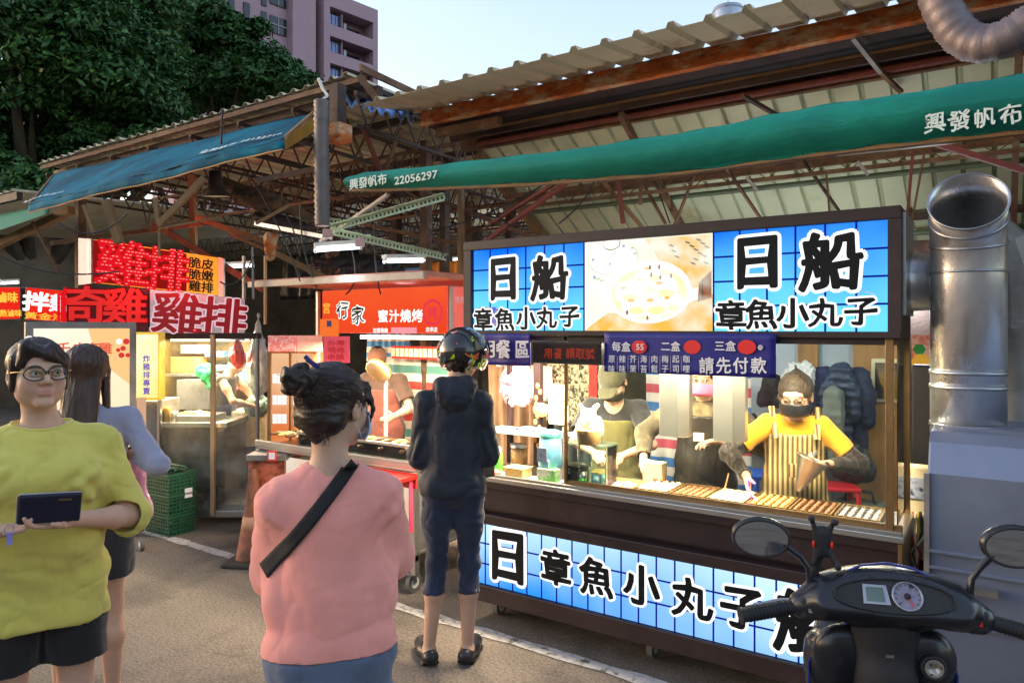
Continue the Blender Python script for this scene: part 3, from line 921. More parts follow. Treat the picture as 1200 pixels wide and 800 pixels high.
# shop house across the street, behind the camera: the scooter mirrors show it
sh_c = Vector((SN * 13, -CS * 13, 0)); sh_ = thing('shop_house', sh_c, 'pale shop house across the street, seen only in the scooter mirrors', 'building', rz=YAW)
g = MB(); g.box((-9, -3, 0), (9, 0, 8.5)); g.build('wall', M('pale_plaster', srgb(196, 190, 176), rough=.8, var=.15, scale=.6), sh_, world=False)
for i in range(6):
    for z in (4.0, 6.4):
        x = -7.6 + i * 2.7; g = MB(); g.box((x, .0, z), (x + 1.5, .06, z + 1.3)); w_ = g.build('window', m_wind, sh_, world=False)
        g = MB(); g.box((x - .08, .06, z - .08), (x + 1.58, .12, z)); g.box((x + .72, .06, z + .001), (x + .78, .12, z + 1.3)); g.build('frame', m_frame, w_, world=False)
g = MB(); g.box((-9, 0, 2.9), (9, .9, 3.05)); g.build('canopy', M('green_canopy', srgb(30, 120, 96), rough=.6), sh_, world=False)
g = MB(); g.box((-8.5, .0, .05), (8.5, .05, 2.7)); g.build('shutter', M('grey_shutter', srgb(120, 124, 128), rough=.5), sh_, world=False)
# rooftop water tank
c = at(853, 26, D=22); s_ = 22 / 833
t = thing('water_tank', (c.x, c.y, c.z - 16 * s_), 'steel water tank standing on a roof behind the main shed', 'water tank')
g = MB(); g.lathe([(0, -2.2), (0.46, -2.2), (0.46, 0.62), (0.44, 0.68), (0.1, 0.78), (0.0, 0.80)], (c.x, c.y, c.z - 10 * s_), 28); g.build('tank_body', m_galv, t)
for z in (0.05, 0.3, 0.58):
    g = MB(); g.lathe([(0.465, z - 0.012), (0.477, z), (0.465, z + 0.012)], (c.x, c.y, c.z - 10 * s_), 28); g.build('hoop', m_zinc, t)
g = MB(); g.tube([(c.x, c.y, c.z - 10 * s_ + 0.78), (c.x, c.y, c.z - 10 * s_ + 1.0)], 0.012, 6); g.build('vent_pipe', m_zinc, t)
for k in range(4):
    g = MB(); x = c.x + 0.36 * cos(k * pi / 2 + 0.7); y = c.y + 0.36 * sin(k * pi / 2 + 0.7); g.box((x - 0.04, y - 0.04, 0), (x + 0.04, y + 0.04, c.z - 12 * s_ - 2.1)); g.build('leg', m_zinc, t)

# ---- awnings
m_green = M('green_tarpaulin', srgb(24, 124, 110), rough=0.7, spec=.2, var=0.16, scale=2.2, bump=0.25, bscale=26, patch=srgb(20, 108, 100), patch_scale=1.4, patch_t=0.55, stretch=(1, 1, 2))
m_teal = M('teal_tarpaulin', srgb(8, 104, 128), rough=0.8, spec=.12, var=0.16, scale=2.0, bump=0.2, bscale=22, patch=srgb(10, 74, 94), patch_scale=1.2, patch_t=0.5)
m_wprint = M('white_tarpaulin_print', srgb(205, 222, 215), rough=0.7, var=0.1, bump=0)
m_hem = M('tan_hem', srgb(170, 130, 88), rough=0.8, var=0.2)
t = thing('awning', at(800, 182, Y=3.0), 'long green awning rolled up along the front of the main shed', 'awning')
ctrl = [(411, 215, .036, .05), (440, 212, .05, .06), (520, 207, .06, .062), (620, 199, .072, .07), (700, 191, .075, .072), (800, 180, .082, .075), (900, 163, .088, .08), (1000, 148, .09, .085), (1100, 135, .092, .09), (1200, 122, .094, .09), (1330, 102, .094, .09)]
pts = [at(x, y, Y=3.0) for x, y, *_ in ctrl]
def aw(u, v):
    f = u * (len(ctrl) - 1); i = min(int(f), len(ctrl) - 2); w = f - i
    c = pts[i].lerp(pts[i + 1], w); rz1 = ctrl[i][2] * (1 - w) + ctrl[i + 1][2] * w; ry1 = ctrl[i][3] * (1 - w) + ctrl[i + 1][3] * w
    a = 2 * pi * v
    sag = 0.004 * sin(u * 31) * max(0, sin(a)) + 0.003 * sin(u * 83 + v * 9) + 0.003 * sin(v * 25 + u * 14)
    yy = cos(a) * ry1; zz = sin(a) * (rz1 + sag)
    if zz < 0: yy *= 1 - 0.55 * (-sin(a)) ** 2
    return c + Vector((0, -yy, zz))
g = MB(); g.grid(aw, 160, 28); g.build('tarpaulin', m_green, t)
g = MB(); g.add([aw(0, j / 28) for j in range(28)], [tuple(range(28))]); g.build('end_cap', m_green, t)
g = MB()
for i in range(len(pts) - 1): g.bar(pts[i] + Vector((0, 0, -ctrl[i][2] - .004)), pts[i + 1] + Vector((0, 0, -ctrl[i + 1][2] - .004)), 0.03, 0.014)
g.build('bottom_batten', m_wood, t)
def on_awn(txt, px, py, hpx, off=0.02, wide=1.0, sl=-0.09, brush=0.01, sp=1.0, seed=1):
    c = at(px, py, Y=2.905 if px > 900 else 2.925); D = (Vector((c.x, c.y)) @ Vector((-SN, CS)))
    lettering('lettering', txt, m_wprint, t, c, (1, 0, 0), (0, 0, 1), hpx * D / 833 / 0.85, 0, 0, 0.0, wide, brush, spacing=sp, seed=seed, dil=.02)
    me = bpy.data.objects[t.children[-1].name].data if False else t.children[-1].data
    for v_ in me.vertices:
        wx = v_.co.x + t.location.x; i = 0
        while i < len(pts) - 2 and pts[i + 1].x < wx: i += 1
        w = min(1, max(0, (wx - pts[i].x) / (pts[i + 1].x - pts[i].x))); zc_ = pts[i].z * (1 - w) + pts[i + 1].z * w; rz1 = ctrl[i][2] * (1 - w) + ctrl[i + 1][2] * w; ry1 = ctrl[i][3] * (1 - w) + ctrl[i + 1][3] * w
        sn = max(-.98, min(.98, (v_.co.z + t.location.z - zc_) / rz1)); yy = sqrt(1 - sn * sn) * ry1 * (1 - .55 * sn * sn if sn < 0 else 1); v_.co.y = 3.0 - yy - .007 - t.location.y - (v_.co.y % .001)
on_awn('興發帆布', 431, 213, 11.5, 0.025, 1.15)
on_awn('22056297', 487, 208.3, 11, 0.02, 1.30)
# big brush characters at the right
for i, (ch, px, py, h) in enumerate((('興', 1095, 144, 21), ('發', 1124, 141, 21), ('帆', 1154, 138, 20), ('布', 1184, 134, 22))):
    on_awn(ch, px, py, h, 0.03, .92, brush=0.05, seed=i + 3)

t = thing('awning', at(200, 190, Y=3.3), 'teal awning stretched out below the left shed eave', 'awning')
UL, UR, LL_, LR = at(64, 204, Y=3.72), at(368, 132, Y=3.72), at(34, 240, Y=3.0), at(334, 162, Y=3.0)
def tw(u, v):
    p = (UL.lerp(UR, u)).lerp(LL_.lerp(LR, u), v)
    return p + Vector((0, 0, -0.015 * sin(v * pi) * (0.6 + 0.4 * sin(u * 9)) + 0.006 * sin(u * 40 + v * 6) * v + 0.006 * sin(u * 17)))
g = MB(); g.grid(tw, 60, 12); g.build('tarpaulin', m_teal, t, thick=0.003)
def vl(u, v):
    p = LL_.lerp(LR, u); return p + Vector((0, -0.012 * v + 0.006 * sin(u * 50), -0.075 * v - 0.006 * sin(u * 13) + 0.01 * sin(u * 17) * (1 - v)))
g = MB(); g.grid(vl, 60, 2); g.build('valance', m_teal, t, thick=0.003)
g = MB(); 
for i in range(30): g.bar(vl(i / 30, 1.0), vl((i + 1) / 30, 1.0), 0.012, 0.008)
g.build('hem', m_hem, t)
g = MB(); g.bar(UL, LL_, 0.012, 0.02); g.build('hem', m_hem, t)
g = MB(); g.bar(UR, LR, 0.012, 0.03); g.build('hem', m_hem, t)
g = MB(); g.add([LR, LR + Vector((0, 0, -0.08)), UR + Vector((.1, 0, -0.12)), UR + Vector((.1, 0, -.02))], [(0, 1, 2, 3)]); g.build('end_flap', M('mustard_cloth', srgb(150, 112, 30), rough=0.8), t, thick=0.003)
e_r = (LR - LL_).normalized()
def on_teal(txt, px, py, hpx, wide=1.15, off=0.02, fr=0.86):
    c = tw(fr, 0.82); D = Vector((c.x, c.y)) @ Vector((-SN, CS))
    c = at(px, py, D=D); c.y -= 0.0
    nrm = (UL - LL_).cross(e_r)
    up = (UL.lerp(UR, .8) - LL_.lerp(LR, .8)).normalized()
    lettering('lettering', txt, m_wprint, t, c, e_r, up, hpx * D / 833, off, 0, 0.03, wide, 0.02)
nrm_lift = 0.03
def teal_text(txt, u, v, size, wide=1.1, off=0.02):
    me = glyph_mesh(txt); Lw, Hw = (LR - LL_).length, (UL - LL_).length; q = []; f = [list(p.vertices) for p in me.polygons]; n = len(me.vertices)
    for k in range(5):
        for c in me.vertices: q.append(tw(u + (c.co.x + .02 * cos(k * 1.57) * (k > 0)) * size * wide / Lw, v - (c.co.y - .3 + .02 * sin(k * 1.57) * (k > 0)) * size / Hw) + Vector((0, -.014 - k * .0001, .014)))
    g = MB(); g.add(q, [[i + n * k for i in p] for k in range(5) for p in f]); g.build('lettering', m_wprint, t)
teal_text('金美帆布', 0.785, 0.72, 0.19, 0.60)
teal_text('22132716', 0.915, 0.72, 0.19, 0.60)
teal_text('金美帆布 22132716', 0.07, 0.88, 0.10, 1.0)

t = thing('awning', (-11, 3.1, 2.6), 'small green awning at the far left edge', 'awning')
a, b, c, d = at(-60, 290, Y=2.9), at(58, 250, Y=3.1), at(58, 240, Y=3.6), at(-60, 262, Y=3.6)
g = MB(); g.grid(lambda u, v: a.lerp(b, u).lerp(d.lerp(c, u), v) + Vector((0, 0, -.03 * sin(v * pi))), 20, 6); g.build('tarpaulin', M('green_tarpaulin_dark', srgb(30, 120, 84), rough=.7), t, thick=0.003)
g = MB(); g.bar(at(-60, 315, Y=3.0), at(84, 246, Y=3.3), 0.07, 0.07); g.build('timber_rail', m_wood, t)

# ---- loose tubes, lamps and pipes under the roofs
m_tube = glow('fluorescent_tube', (0.80, 0.92, 1.0), 5.0)
m_whitep = M('white_enamel', (0.75, 0.75, 0.72), rough=0.4, var=0.06)
m_beige = M('beige_plastic', srgb(206, 176, 130), rough=0.5, var=0.1)
def tube_lamp(a, b, label, e=6, group='tube lamps hanging under the roofs'):
    a, b = Vector(a), Vector(b); m = a.lerp(b, .5); d = (b - a)
    t = thing('tube_lamp', m, label, 'lamp', group)
    g = MB(); g.bar(a + Vector((0, 0, .035)), b + Vector((0, 0, .035)), 0.06, 0.03); g.build('lamp_housing', m_whitep, t, bevel=.004)
    g = MB(); g.tube([a, b], 0.016, 10); g.build('tube', m_tube, t)
    for q, s_ in ((a, 1), (b, -1)):
        g = MB(); g.bar(q, q + d.normalized() * 0.02 * s_ + Vector((0, 0, 0.001)), 0.03, 0.04); g.build('lamp_holder', m_whitep, t)
    L_ = bpy.data.lights.new('tube_light', 'POINT'); L_.shadow_soft_size = 0.12; L_.energy = e * KD; L_.color = (0.86, 0.94, 1.0)
    lo = bpy.data.objects.new('tube_light', L_); COL.objects.link(lo); lo.parent = t; lo.location = (0, 0, -0.16)
    return t
tube_lamp(at(368, 293, D=5.0), at(424, 289, D=5.1), 'lit white tube lamp hanging by the slotted angle irons', 5)
tube_lamp(at(450, 306, D=5.4), at(497, 305, D=5.7), 'lit tube lamp hanging just above the red roast meat sign', 5)
tube_lamp(at(262, 313, D=7.4), at(298, 311, D=7.5), 'lit tube lamp right of the flashing yellow and red sign', 8)
tube_lamp(at(1066, 349, D=5.6), at(1092, 345, D=5.9), 'lit tube lamp seen in the gap right of the stall', 8)
tube_lamp(at(0, 332, D=9.0), at(22, 331, D=9.2), 'lit tube lamp over the far left red signs', 10)
m_slot = M('pale_green_slotted_steel', srgb(190, 212, 180), rough=0.5, var=0.08)
for i, (x, y) in enumerate(((-12.0, 10.6), (-8.0, 9.9), (-5.2, 11.6), (-2.6, 9.0), (.8, 10.4))):  # lamps added inside the hall to brighten its ceiling sheets
    tube_lamp((x, y, 2.95), (x + 1.1, y, 2.95), ('first', 'second', 'third', 'fourth', 'fifth')[i] + ' lit tube lamp from the left deep inside the rear market hall', 60)
def slotted(a, b, label, w=0.045):
    a, b = Vector(a), Vector(b); d = (b - a).normalized(); L_ = (b - a).length
    t = thing('slotted_angle', a, label, 'angle iron', 'slotted angle irons')
    u = Vector((0, 0, 1)); g = MB()
    g.bar(a + u * w * .38, b + u * w * .38, 0.003, w * .3, up=u); g.bar(a - u * w * .38, b - u * w * .38, 0.003, w * .3, up=u)
    n = int(L_ / 0.03)
    for i in range(n + 1): g.bar(a + d * (i * 0.03) - d * 0.005, a + d * (i * 0.03 + .009), 0.003, w * .5, up=u)
    g.build('slotted_web', m_slot, t)
    s_ = d.cross(u).normalized(); g = MB(); g.bar(a + u * w * .5 + s_ * w * .4, b + u * w * .5 + s_ * w * .4, w * .8, 0.003, up=u); g.build('flange', m_slot, t)
slotted(at(388, 268, D=4.9), at(521, 231, D=4.7), 'pale green slotted angle iron rising to the right')
slotted(at(388, 271, D=4.9), at(523, 302, D=5.5), 'pale green slotted angle iron sloping down above the tube lamps')
slotted(at(345, 255, D=6), at(415, 262, D=6), 'short slotted angle iron behind the vertical ribbed duct')
for i, (px, py) in enumerate(((384, 274), (422, 284))):
    c = at(px, py, D=4.85); g = MB(); g.box((c.x - .03, c.y - .02, c.z - .03), (c.x + .03, c.y + .02, c.z + .03), rz=.4)
    tag(g.build('junction_box', M('pinkish_plastic', srgb(190, 160, 160), rough=.6), bevel=.004), ('grey junction box where the two angle irons meet', 'pinkish junction box clipped to the lower angle iron')[i], 'junction box')
g = MB(); g.bar(at(300, 262, D=5.6), at(388, 279, D=5.2), 0.03, 0.03); tag(g.build('steel_rail', m_galv), 'thin grey steel rail running to the slotted irons', 'rail')
g = MB(); g.bar(at(376, 283, D=5.2), at(455, 228, D=4.8), 0.03, 0.02); tag(g.build('steel_rail', m_zinc), 'grey steel stay crossing behind the green lettered awning end', 'rail')
# vertical ribbed duct
def ribbed(pts, r, mat, name, label, cat, n=16, pitch=0.024, amp=0.16, par=None):
    P = [Vector(p) for p in pts]; out = []; rs = []
    seg = [(P[i + 1] - P[i]).length for i in range(len(P) - 1)]; tot = sum(seg); m = int(tot / pitch) * 2
    for i in range(m + 1):
        s_ = tot * i / m; j = 0
        while j < len(seg) - 1 and s_ > seg[j]: s_ -= seg[j]; j += 1
        w = s_ / seg[j]; p_1 = P[max(j - 1, 0)]; p0_ = P[j]; p1_ = P[j + 1]; p2_ = P[min(j + 2, len(P) - 1)]
        q = 0.5 * ((2 * p0_) + (p1_ - p_1) * w + (2 * p_1 - 5 * p0_ + 4 * p1_ - p2_) * w * w + (-p_1 + 3 * p0_ - 3 * p1_ + p2_) * w ** 3)
        out.append(q); rs.append(r * (1 + (amp if i % 2 else 0) + 0.03 * sin(i * 0.9)))
    g = MB(); g.tube(out, rs, n); o = g.build(name, mat, par)
    if par is None: tag(o, label, cat)
    return o
m_duct = M('greyish_duct_foil', srgb(112, 104, 102), rough=0.5, metal=0.35, var=0.2, scale=12, bump=0.2)
ribbed([at(377, 118, D=4.7), at(377, 190, D=4.7), at(378, 265, D=4.7)], 0.045, m_duct, 'ribbed_duct', 'vertical ribbed grey duct hanging where the roofs meet', 'duct', pitch=.034, amp=.2)
g = MB(); c = at(396, 138, D=4.8); g.box((c.x - .04, c.y - .04, c.z - .1), (c.x + .04, c.y + .04, c.z + .22)); g.build('roof_prop', m_dsteel, shedL)
c = at(397, 157, D=4.8); g = MB(); g.box((c.x - .07, c.y - .06, c.z - .06), (c.x + .07, c.y + .06, c.z + .06)); tag(g.build('rusty_box', m_rusto, bevel=.006), 'rusty box lamp below the roof joint beside the ribbed duct', 'lamp')
g = MB(); g.tube([at(373, 92, D=4.7), at(378, 104, D=4.7), at(384, 112, D=4.7), at(377, 118, D=4.7)], 0.01, 8); tag(g.build('cable', m_whitep), 'pale cable looping over the roof joint into the ribbed duct', 'cable')
# big ribbed hose upper right
ribbed([at(1088, -60, Y=3.4), at(1096, -15, Y=3.4), at(1108, 18, Y=3.4), at(1128, 44, Y=3.4), at(1152, 52, Y=3.38), at(1180, 44, Y=3.36), at(1215, 22, Y=3.36), at(1260, -5, Y=3.4)], 0.068, M('silver_hose', srgb(128, 118, 120), rough=0.5, metal=0.35, var=0.15, scale=10), 'ribbed_hose', 'fat ribbed silver hose looping over the roof edge at upper right', 'hose', n=20, pitch=0.014, amp=0.09)
# two unlit beige fixtures under the long awning
for i, (a, b, la) in enumerate((((738, 190), (905, 187), 'unlit beige tube fixture below the middle of the long awning'), ((978, 179), (1130, 162), 'unlit beige tube fixture below the right end of the long awning'))):
    p, q = at(*a, Y=3.1), at(*b, Y=3.1)
    t = thing('tube_fixture', p.lerp(q, .5), la, 'fixture', 'unlit fixtures')
    g = MB(); g.bar(p, q, 0.05, 0.026); g.build('fixture_body', m_beige, t, bevel=.003)
    for s_ in (p, q):
        g = MB(); dd = (q - p).normalized(); g.bar(s_ - dd * .006, s_ + dd * .006, 0.056, 0.034); g.build('end_plate', m_wood, t)
# hooded lamp by the left awning
c = at(254, 230, D=5.6)
t = thing('hooded_lamp', c, 'dark hooded factory lamp hanging below the teal awning', 'lamp')
g = MB(); g.lathe([(0.02, .20), (0.045, .19), (.05, .1), (.06, .06), (.11, .0), (.112, -.004)], c, 24, axis=(.05, -.1, 1)); g.build('hood', m_dsteel, t, thick=.003)
g = MB(); g.lathe([(0, .004), (.09, .004), (.1, .0)], c, 24, axis=(.05, -.1, 1)); g.build('lens', glow('dim_lens', srgb(205, 170, 130), 0.55), t)
g = MB(); g.tube([c + Vector((0, .03, .19)), c + Vector((0, .05, .7))], .008, 6); g.build('stem', m_dsteel, t)
# dark timbers and cloth over the left stalls
tim = [((240, 208), (186, 264), .04, m_wood, 5.2), ((225, 205), (228, 330), .06, m_wood, 7.3), ((125, 235), (140, 285), .06, m_wood, 5.6), ((182, 232), (186, 262), .03, m_wood, 5.2), ((186, 240), (187, 300), .012, m_wood, 5.2), ((187, 268), (255, 255), .012, m_wood, 5.2), ((98, 240), (110, 275), .02, m_wood, 5.4), ((230, 255), (330, 290), .05, m_wood, 6.4), ((310, 290), (400, 335), .05, m_wood, 6.2), ((180, 262), (310, 340), .06, m_rust, 7.0), ((60, 285), (240, 262), .04, m_rust, 7), ((262, 212), (380, 262), .07, m_rust, 5.9), ((38, 260), (70, 320), .02, m_rust, 7), ((300, 212), (380, 196), .03, m_rust, 4.7), ((286, 300), (286, 350), .02, m_zinc, 5.6), ((311, 300), (311, 380), .02, m_beige, 6.2), ((296, 290), (297, 350), .015, m_zinc, 5.6), ((270, 275), (330, 300), .03, m_wood, 6.4), ((340, 240), (300, 262), .02, m_wood, 5.2)]
g_t = thing('roof_timbers', at(220, 270, D=5.8), 'tangle of old props and battens carrying the left stall signs', 'timber frame')
for a, b, w, m, D in tim:
    g = MB(); g.bar(at(*a, D=D), at(*b, D=D), w, w); g.build('timber', m, g_t)
# smouldering brown cloth bundles in the roof
for i, (px, py, rx, rz2, D, la) in enumerate(((305, 235, .26, .09, 5.9, 'brown torn tarp bundle slung under the left roof'), (330, 262, .3, .06, 5.9, 'dark rolled tarp resting on the sign rail'), (415, 315, .5, .14, 7.0, 'black plastic draped above the roast meat sign'), (317, 287, .05, .12, 5.7, 'frayed brown rag hanging from the rail'))):
    s = SDF((-.7, -.3, -.3), (.7, .3, .3), .014); s.ell((0, 0, 0), (rx, .1, rz2), .02)
    o = s.mesh('tarp_bundle', (m_rust, m_dsteel, M('black_plastic', (.02, .02, .02), rough=.4), m_rusto)[i], disp=folds(.02, (9, 9, 14), (30, 30, 30)), loc=at(px, py, D=D), R=np.array(Euler((0, radians(12 * (i < 2)), YAW + .0)).to_matrix()))
    tag(o, la, 'tarp')
# wires
m_wire = M('black_cable', (.02, .02, .02), rough=.5, bump=0)
wr = [((285, 195), (330, 260), (352, 330)), ((300, 240), (340, 275), (380, 262)), ((70, 262), (110, 290), (150, 250)), ((0, 300), (60, 330), (140, 318)), ((400, 255), (430, 330), (405, 345)), ((440, 262), (436, 300), (446, 345)), ((560, 215), (580, 268), (620, 270)), ((505, 270), (560, 262), (640, 215)), ((700, 203), (690, 236), (655, 262)), ((330, 245), (345, 262), (352, 300)), ((352, 240), (352, 300), (372, 338)), ((470, 225), (500, 262), (520, 300)), ((258, 330), (280, 345), (297, 300)), ((765, 205), (772, 225), (785, 262)), ((912, 190), (925, 200), (985, 190))]
t = thing('cable_bundle', at(350, 260, D=5.4), 'thin black cables sagging under the roofs', 'cables')
for a, b, c in wr:
    A, B_, C_ = at(*a, D=5.3), at(*b, D=5.3), at(*c, D=5.3)
    g = MB(); g.tube([(A * (1 - s) ** 2 + B_ * 2 * s * (1 - s) + C_ * s * s) for s in [k / 12 for k in range(13)]], .006, 5); g.build('cable', m_wire, t)

# ================================================================== OCTOPUS BALL STALL
m_brown = M('dark_brown_frame', srgb(48, 35, 36), rough=0.45, var=0.22, scale=5, bump=0.10, bscale=30, patch=srgb(66, 50, 46), patch_scale=3.5, patch_t=.62)
m_steel = M('brushed_stainless', (0.50, 0.48, 0.45), rough=0.32, metal=0.9, var=0.06, scale=2, bump=0.02, bscale=60)
m_brass = M('worn_bronze_post', srgb(150, 120, 80), rough=0.35, metal=0.6, var=0.15)
m_glass = glassmat('counter_glass', dirt=0.010)
m_acryl = glassmat('acrylic', (0.95, 1, 0.98), dirt=0.03)
m_black = M('black_plastic_part', (.015, .015, .017), rough=.35, var=.1, bump=0)
m_lblue = glow('lit_blue_print', srgb(110, 218, 255), 1.25, srgb(6, 104, 246), 1.78, 2.26, 0.8, 2.2)
m_lblue2 = glow('lit_blue_print_low', srgb(14, 140, 252), 1.25, srgb(205, 242, 255), 0.02, 0.78, 1.5, 1.5)
m_lline = glow('lit_navy_line', srgb(14, 30, 140), 1.0)
m_lwhite = glow('lit_white_print', (1, 1, 1), 1.35)
m_ink = M('black_sign_ink', (.008, .010, .013), spec=.2, rough=0.6, var=0.05, bump=0)
FY = 3.40
def X_(px, Y=FY): return at(px, 383, Y=Y).x
def Z_(px, py, Y=FY): return at(px, py, Y=Y).z
stall = thing('food_stall', (-1.45, 3.62, 0), 'octopus ball stall with blue lit signs and dark brown frame', 'stall')
SX0, SX1 = -2.655, -0.327
def sbox(name, lo, hi, mat, bevel=0.004, par=stall, label=None):
    g = MB(); g.box(lo, hi); return g.build(name, mat, par, bevel=bevel, label=label)
# lower cart
sbox('cart_body', (SX0 + .03, 3.47, .13), (SX1 - .01, 3.86, .84), m_brown)
lb = sbox('light_box', (SX0 + .02, 3.412, .225), (SX1, 3.47, .585), m_brown, 0)
sbox('frame_rail', (SX0 + .02, 3.385, .585), (SX1, 3.47, .645), m_brown, .006)
sbox('frame_rail', (SX0 + .02, 3.385, .125), (SX1, 3.47, .222), m_brown, .006)
sbox('frame_rail', (SX0 + .02, 3.388, .222), (SX0 + .05, 3.412, .585), m_brown, 0)
sbox('fascia', (SX0 + .03, 3.44, .66), (SX1, 3.47, .80), m_brown, .004)
sbox('fascia_rail', (SX0 + .02, 3.41, .79), (SX1, 3.47, .835), m_brown, .006)
sbox('counter_top', (SX0 + .02, 3.39, .838), (SX1 + .01, 3.86, .866), m_steel, .004)
sbox('end_panel', (SX1 - .012, 3.385, .225), (SX1 + .005, 3.87, .835), m_brass, .002)
def lit_panel(name, x0, x1, z0, z1, y, mat, nx, nz, par, xoff=0.0):
    g = MB(); g.add([(x0, y, z0), (x1, y, z0), (x1, y, z1), (x0, y, z1)], [(0, 1, 2, 3)])
    p = g.build(name, mat, par)
    g = MB(); w = .0045
    for i in range(nx + 1):
        x = x0 + (x1 - x0) * (i + xoff) / nx
        if x0 - .001 <= x <= x1 + .001: g.box((x - w, y - .002, z0), (x + w, y - .001, z1))
    for k in range(1, nz):
        z = z0 + (z1 - z0) * k / nz; g.box((x0, y - .003, z - w), (x1, y - .002, z + w))
    g.build('grid_line', m_lline, p, kind='stuff')
    return p
lowp = lit_panel('lit_panel', SX0 + .05, SX1 - .02, .225, .585, 3.408, m_lblue2, 23, 3, stall)
def sign_char(ch, px, py, h, par, y=FY, off=.035, out=.095, wide=1.0, seed=1, brush=.03):
    c = at(px, py, Y=y - .006); D = Vector((c.x, c.y)) @ Vector((-SN, CS)); s = h * D / 833 / .9
    lettering('character_outline', ch, m_lwhite, par, c, (1, 0, 0), (0, 0, 1), s, 0, 0, .003, wide, brush, seed=seed, dil=out)
    lettering('character', ch, m_ink, par, c, (1, 0, 0), (0, 0, 1), s, 0, 0, .0065, wide, brush, seed=seed, dil=off)
sign_char('日', 595, 652, 56, lowp, seed=2, wide=.95)
sign_char('章', 652, 664, 38, lowp, seed=3)
sign_char('魚', 699, 675, 40, lowp, seed=4)
sign_char('小', 752, 685, 42, lowp, seed=5)
sign_char('丸', 811, 700, 44, lowp, seed=6)
sign_char('子', 870, 712, 48, lowp, seed=7)
sign_char('船', 946, 730, 68, lowp, seed=8, wide=1.0)
# casters
m_rub = M('grey_rubber', (.12, .12, .12), rough=.7); 
def caster(x, y, r, par, ang=0.3, zt=.13):
    t = MB(); t.box((x - .035, y - .03, zt - .012), (x + .035, y + .03, zt))
    for s_ in (-.022, .022): t.bar((x + s_, y, zt - .01), (x + s_ + .0, y + .02, r), .004, .035)
    c = t.build('caster', m_galv, par)
    g = MB(); g.tube([(x - .016, y + .02, r), (x + .016, y + .02, r)], r - .002, 20); g.build('wheel', m_rub, c, bevel=.003)
    g = MB(); g.tube([(x - .018, y + .02, r), (x + .018, y + .02, r)], r * .55, 16); g.build('hub', m_whitep, c)
for x in (SX0 + .16, -1.5, SX1 - .15):
    for y in (3.52, 3.80): caster(x, y, .058, stall)
# top sign
ZB, ZT_ = 1.700, 2.262
sbox('sign_box', (SX0, 3.425, ZB), (SX1, 3.80, ZT_), m_brown, .004)
sbox('sign_rim', (SX0, 3.385, ZT_ - .055), (SX1, 3.425, ZT_), m_brown, .004)
sbox('sign_rim', (SX0, 3.385, ZB), (SX1, 3.425, ZB + .03), m_brown, .004)
sbox('sign_rim', (SX0, 3.386, ZB + .03), (X_(553), 3.425, ZT_ - .055), m_brown, 0)
sbox('sign_rim', (X_(1041), 3.386, ZB + .03), (SX1, 3.425, ZT_ - .055), m_brown, 0)
za, zb = ZB + .03, ZT_ - .055
sgL = lit_panel('lit_panel', X_(553), X_(683), za, zb, 3.415, m_lblue, 6, 4, stall)
sgR = lit_panel('lit_panel', X_(835), X_(1041), za, zb, 3.415, m_lblue, 6, 4, stall, .0)
sign_char('日', 590, 327, 47, sgL, seed=2, wide=.9)
sign_char('船', 644, 325, 48, sgL, seed=8, wide=.95)
for ch, px, py, s_ in (('章', 567, 374, 3), ('魚', 592, 374, 4), ('小', 617, 373, 5), ('丸', 641, 372, 6), ('子', 668, 371, 7)):
    sign_char(ch, px, py, 24, sgL, off=.03, out=.1, seed=s_, wide=1.05)
sign_char('日', 887, 308, 58, sgR, seed=2, wide=.95)
sign_char('船', 973, 306, 62, sgR, seed=8, wide=1.0)
for ch, px, py, s_ in (('章', 857, 369, 3), ('魚', 892, 368, 4), ('小', 929, 367, 5), ('丸', 967, 366, 6), ('子', 1009, 365, 7)):
    sign_char(ch, px, py, 32, sgR, off=.03, out=.1, seed=s_, wide=1.05)
# food photograph panel: flat print of a plate, basket and a bowl of balls
fx0, fx1 = X_(683) + .002, X_(835) - .002
g = MB(); g.add([(fx0, 3.415, za), (fx1, 3.415, za), (fx1, 3.415, zb), (fx0, 3.415, zb)], [(0, 1, 2, 3)])
food = g.build('photo_panel', glow('lit_food_photo', srgb(255, 226, 170), 1.25, srgb(255, 252, 235), 0, .5, 2.2, 4), stall)
fw, fh = fx1 - fx0, zb - za
def fpoly(pts, mat, lift, par=food):
    g = MB(); g.add([(fx0 + u * fw, 3.415 - lift, za + v * fh) for u, v in pts], [tuple(range(len(pts)))]); return g.build('print', mat, par)
def fdisc(cu, cv, ru, rv, mat, lift, n=28, a0=0, a1=2 * pi, ang=0):
    pts = []
    for k in range(n):
        t = a0 + (a1 - a0) * k / n; x, y = ru * cos(t), rv * sin(t)
        u, v = cu + x * cos(ang) - y * sin(ang) * .8, cv + x * sin(ang) * 1.2 + y * cos(ang)
        pts.append((min(.999, max(.001, u)), min(.999, max(.001, v))))
    return fpoly(pts, mat, lift)
gw = lambda n, c, s: glow(n, srgb(*c), s, srgb(255, 250, 232), 1.55, 2.45, 2.6, 9)
oc, wt, gy, bl_, br, dk = gw('print_orange', (255, 196, 84), 1.05), gw('print_white', (255, 253, 246), 1.5), gw('print_grey', (205, 205, 200), 1.0), gw('print_blue', (96, 150, 225), 1.0), gw('print_brown', (170, 96, 50), .8), gw('print_dark', (70, 56, 48), .7)
grn = gw('print_green', (150, 215, 140), 1.0); pal = gw('print_cream', (255, 232, 170), 1.25)
fpoly([(.0, 0), (1, 0), (1, .38), (.55, .16), (.2, .2)], oc, .001)
fpoly([(.2, 0), (.42, 0), (.52, .2), (.45, .3), (.30, .22)], gw('print_amber', (250, 206, 120), 1.1), .0015)
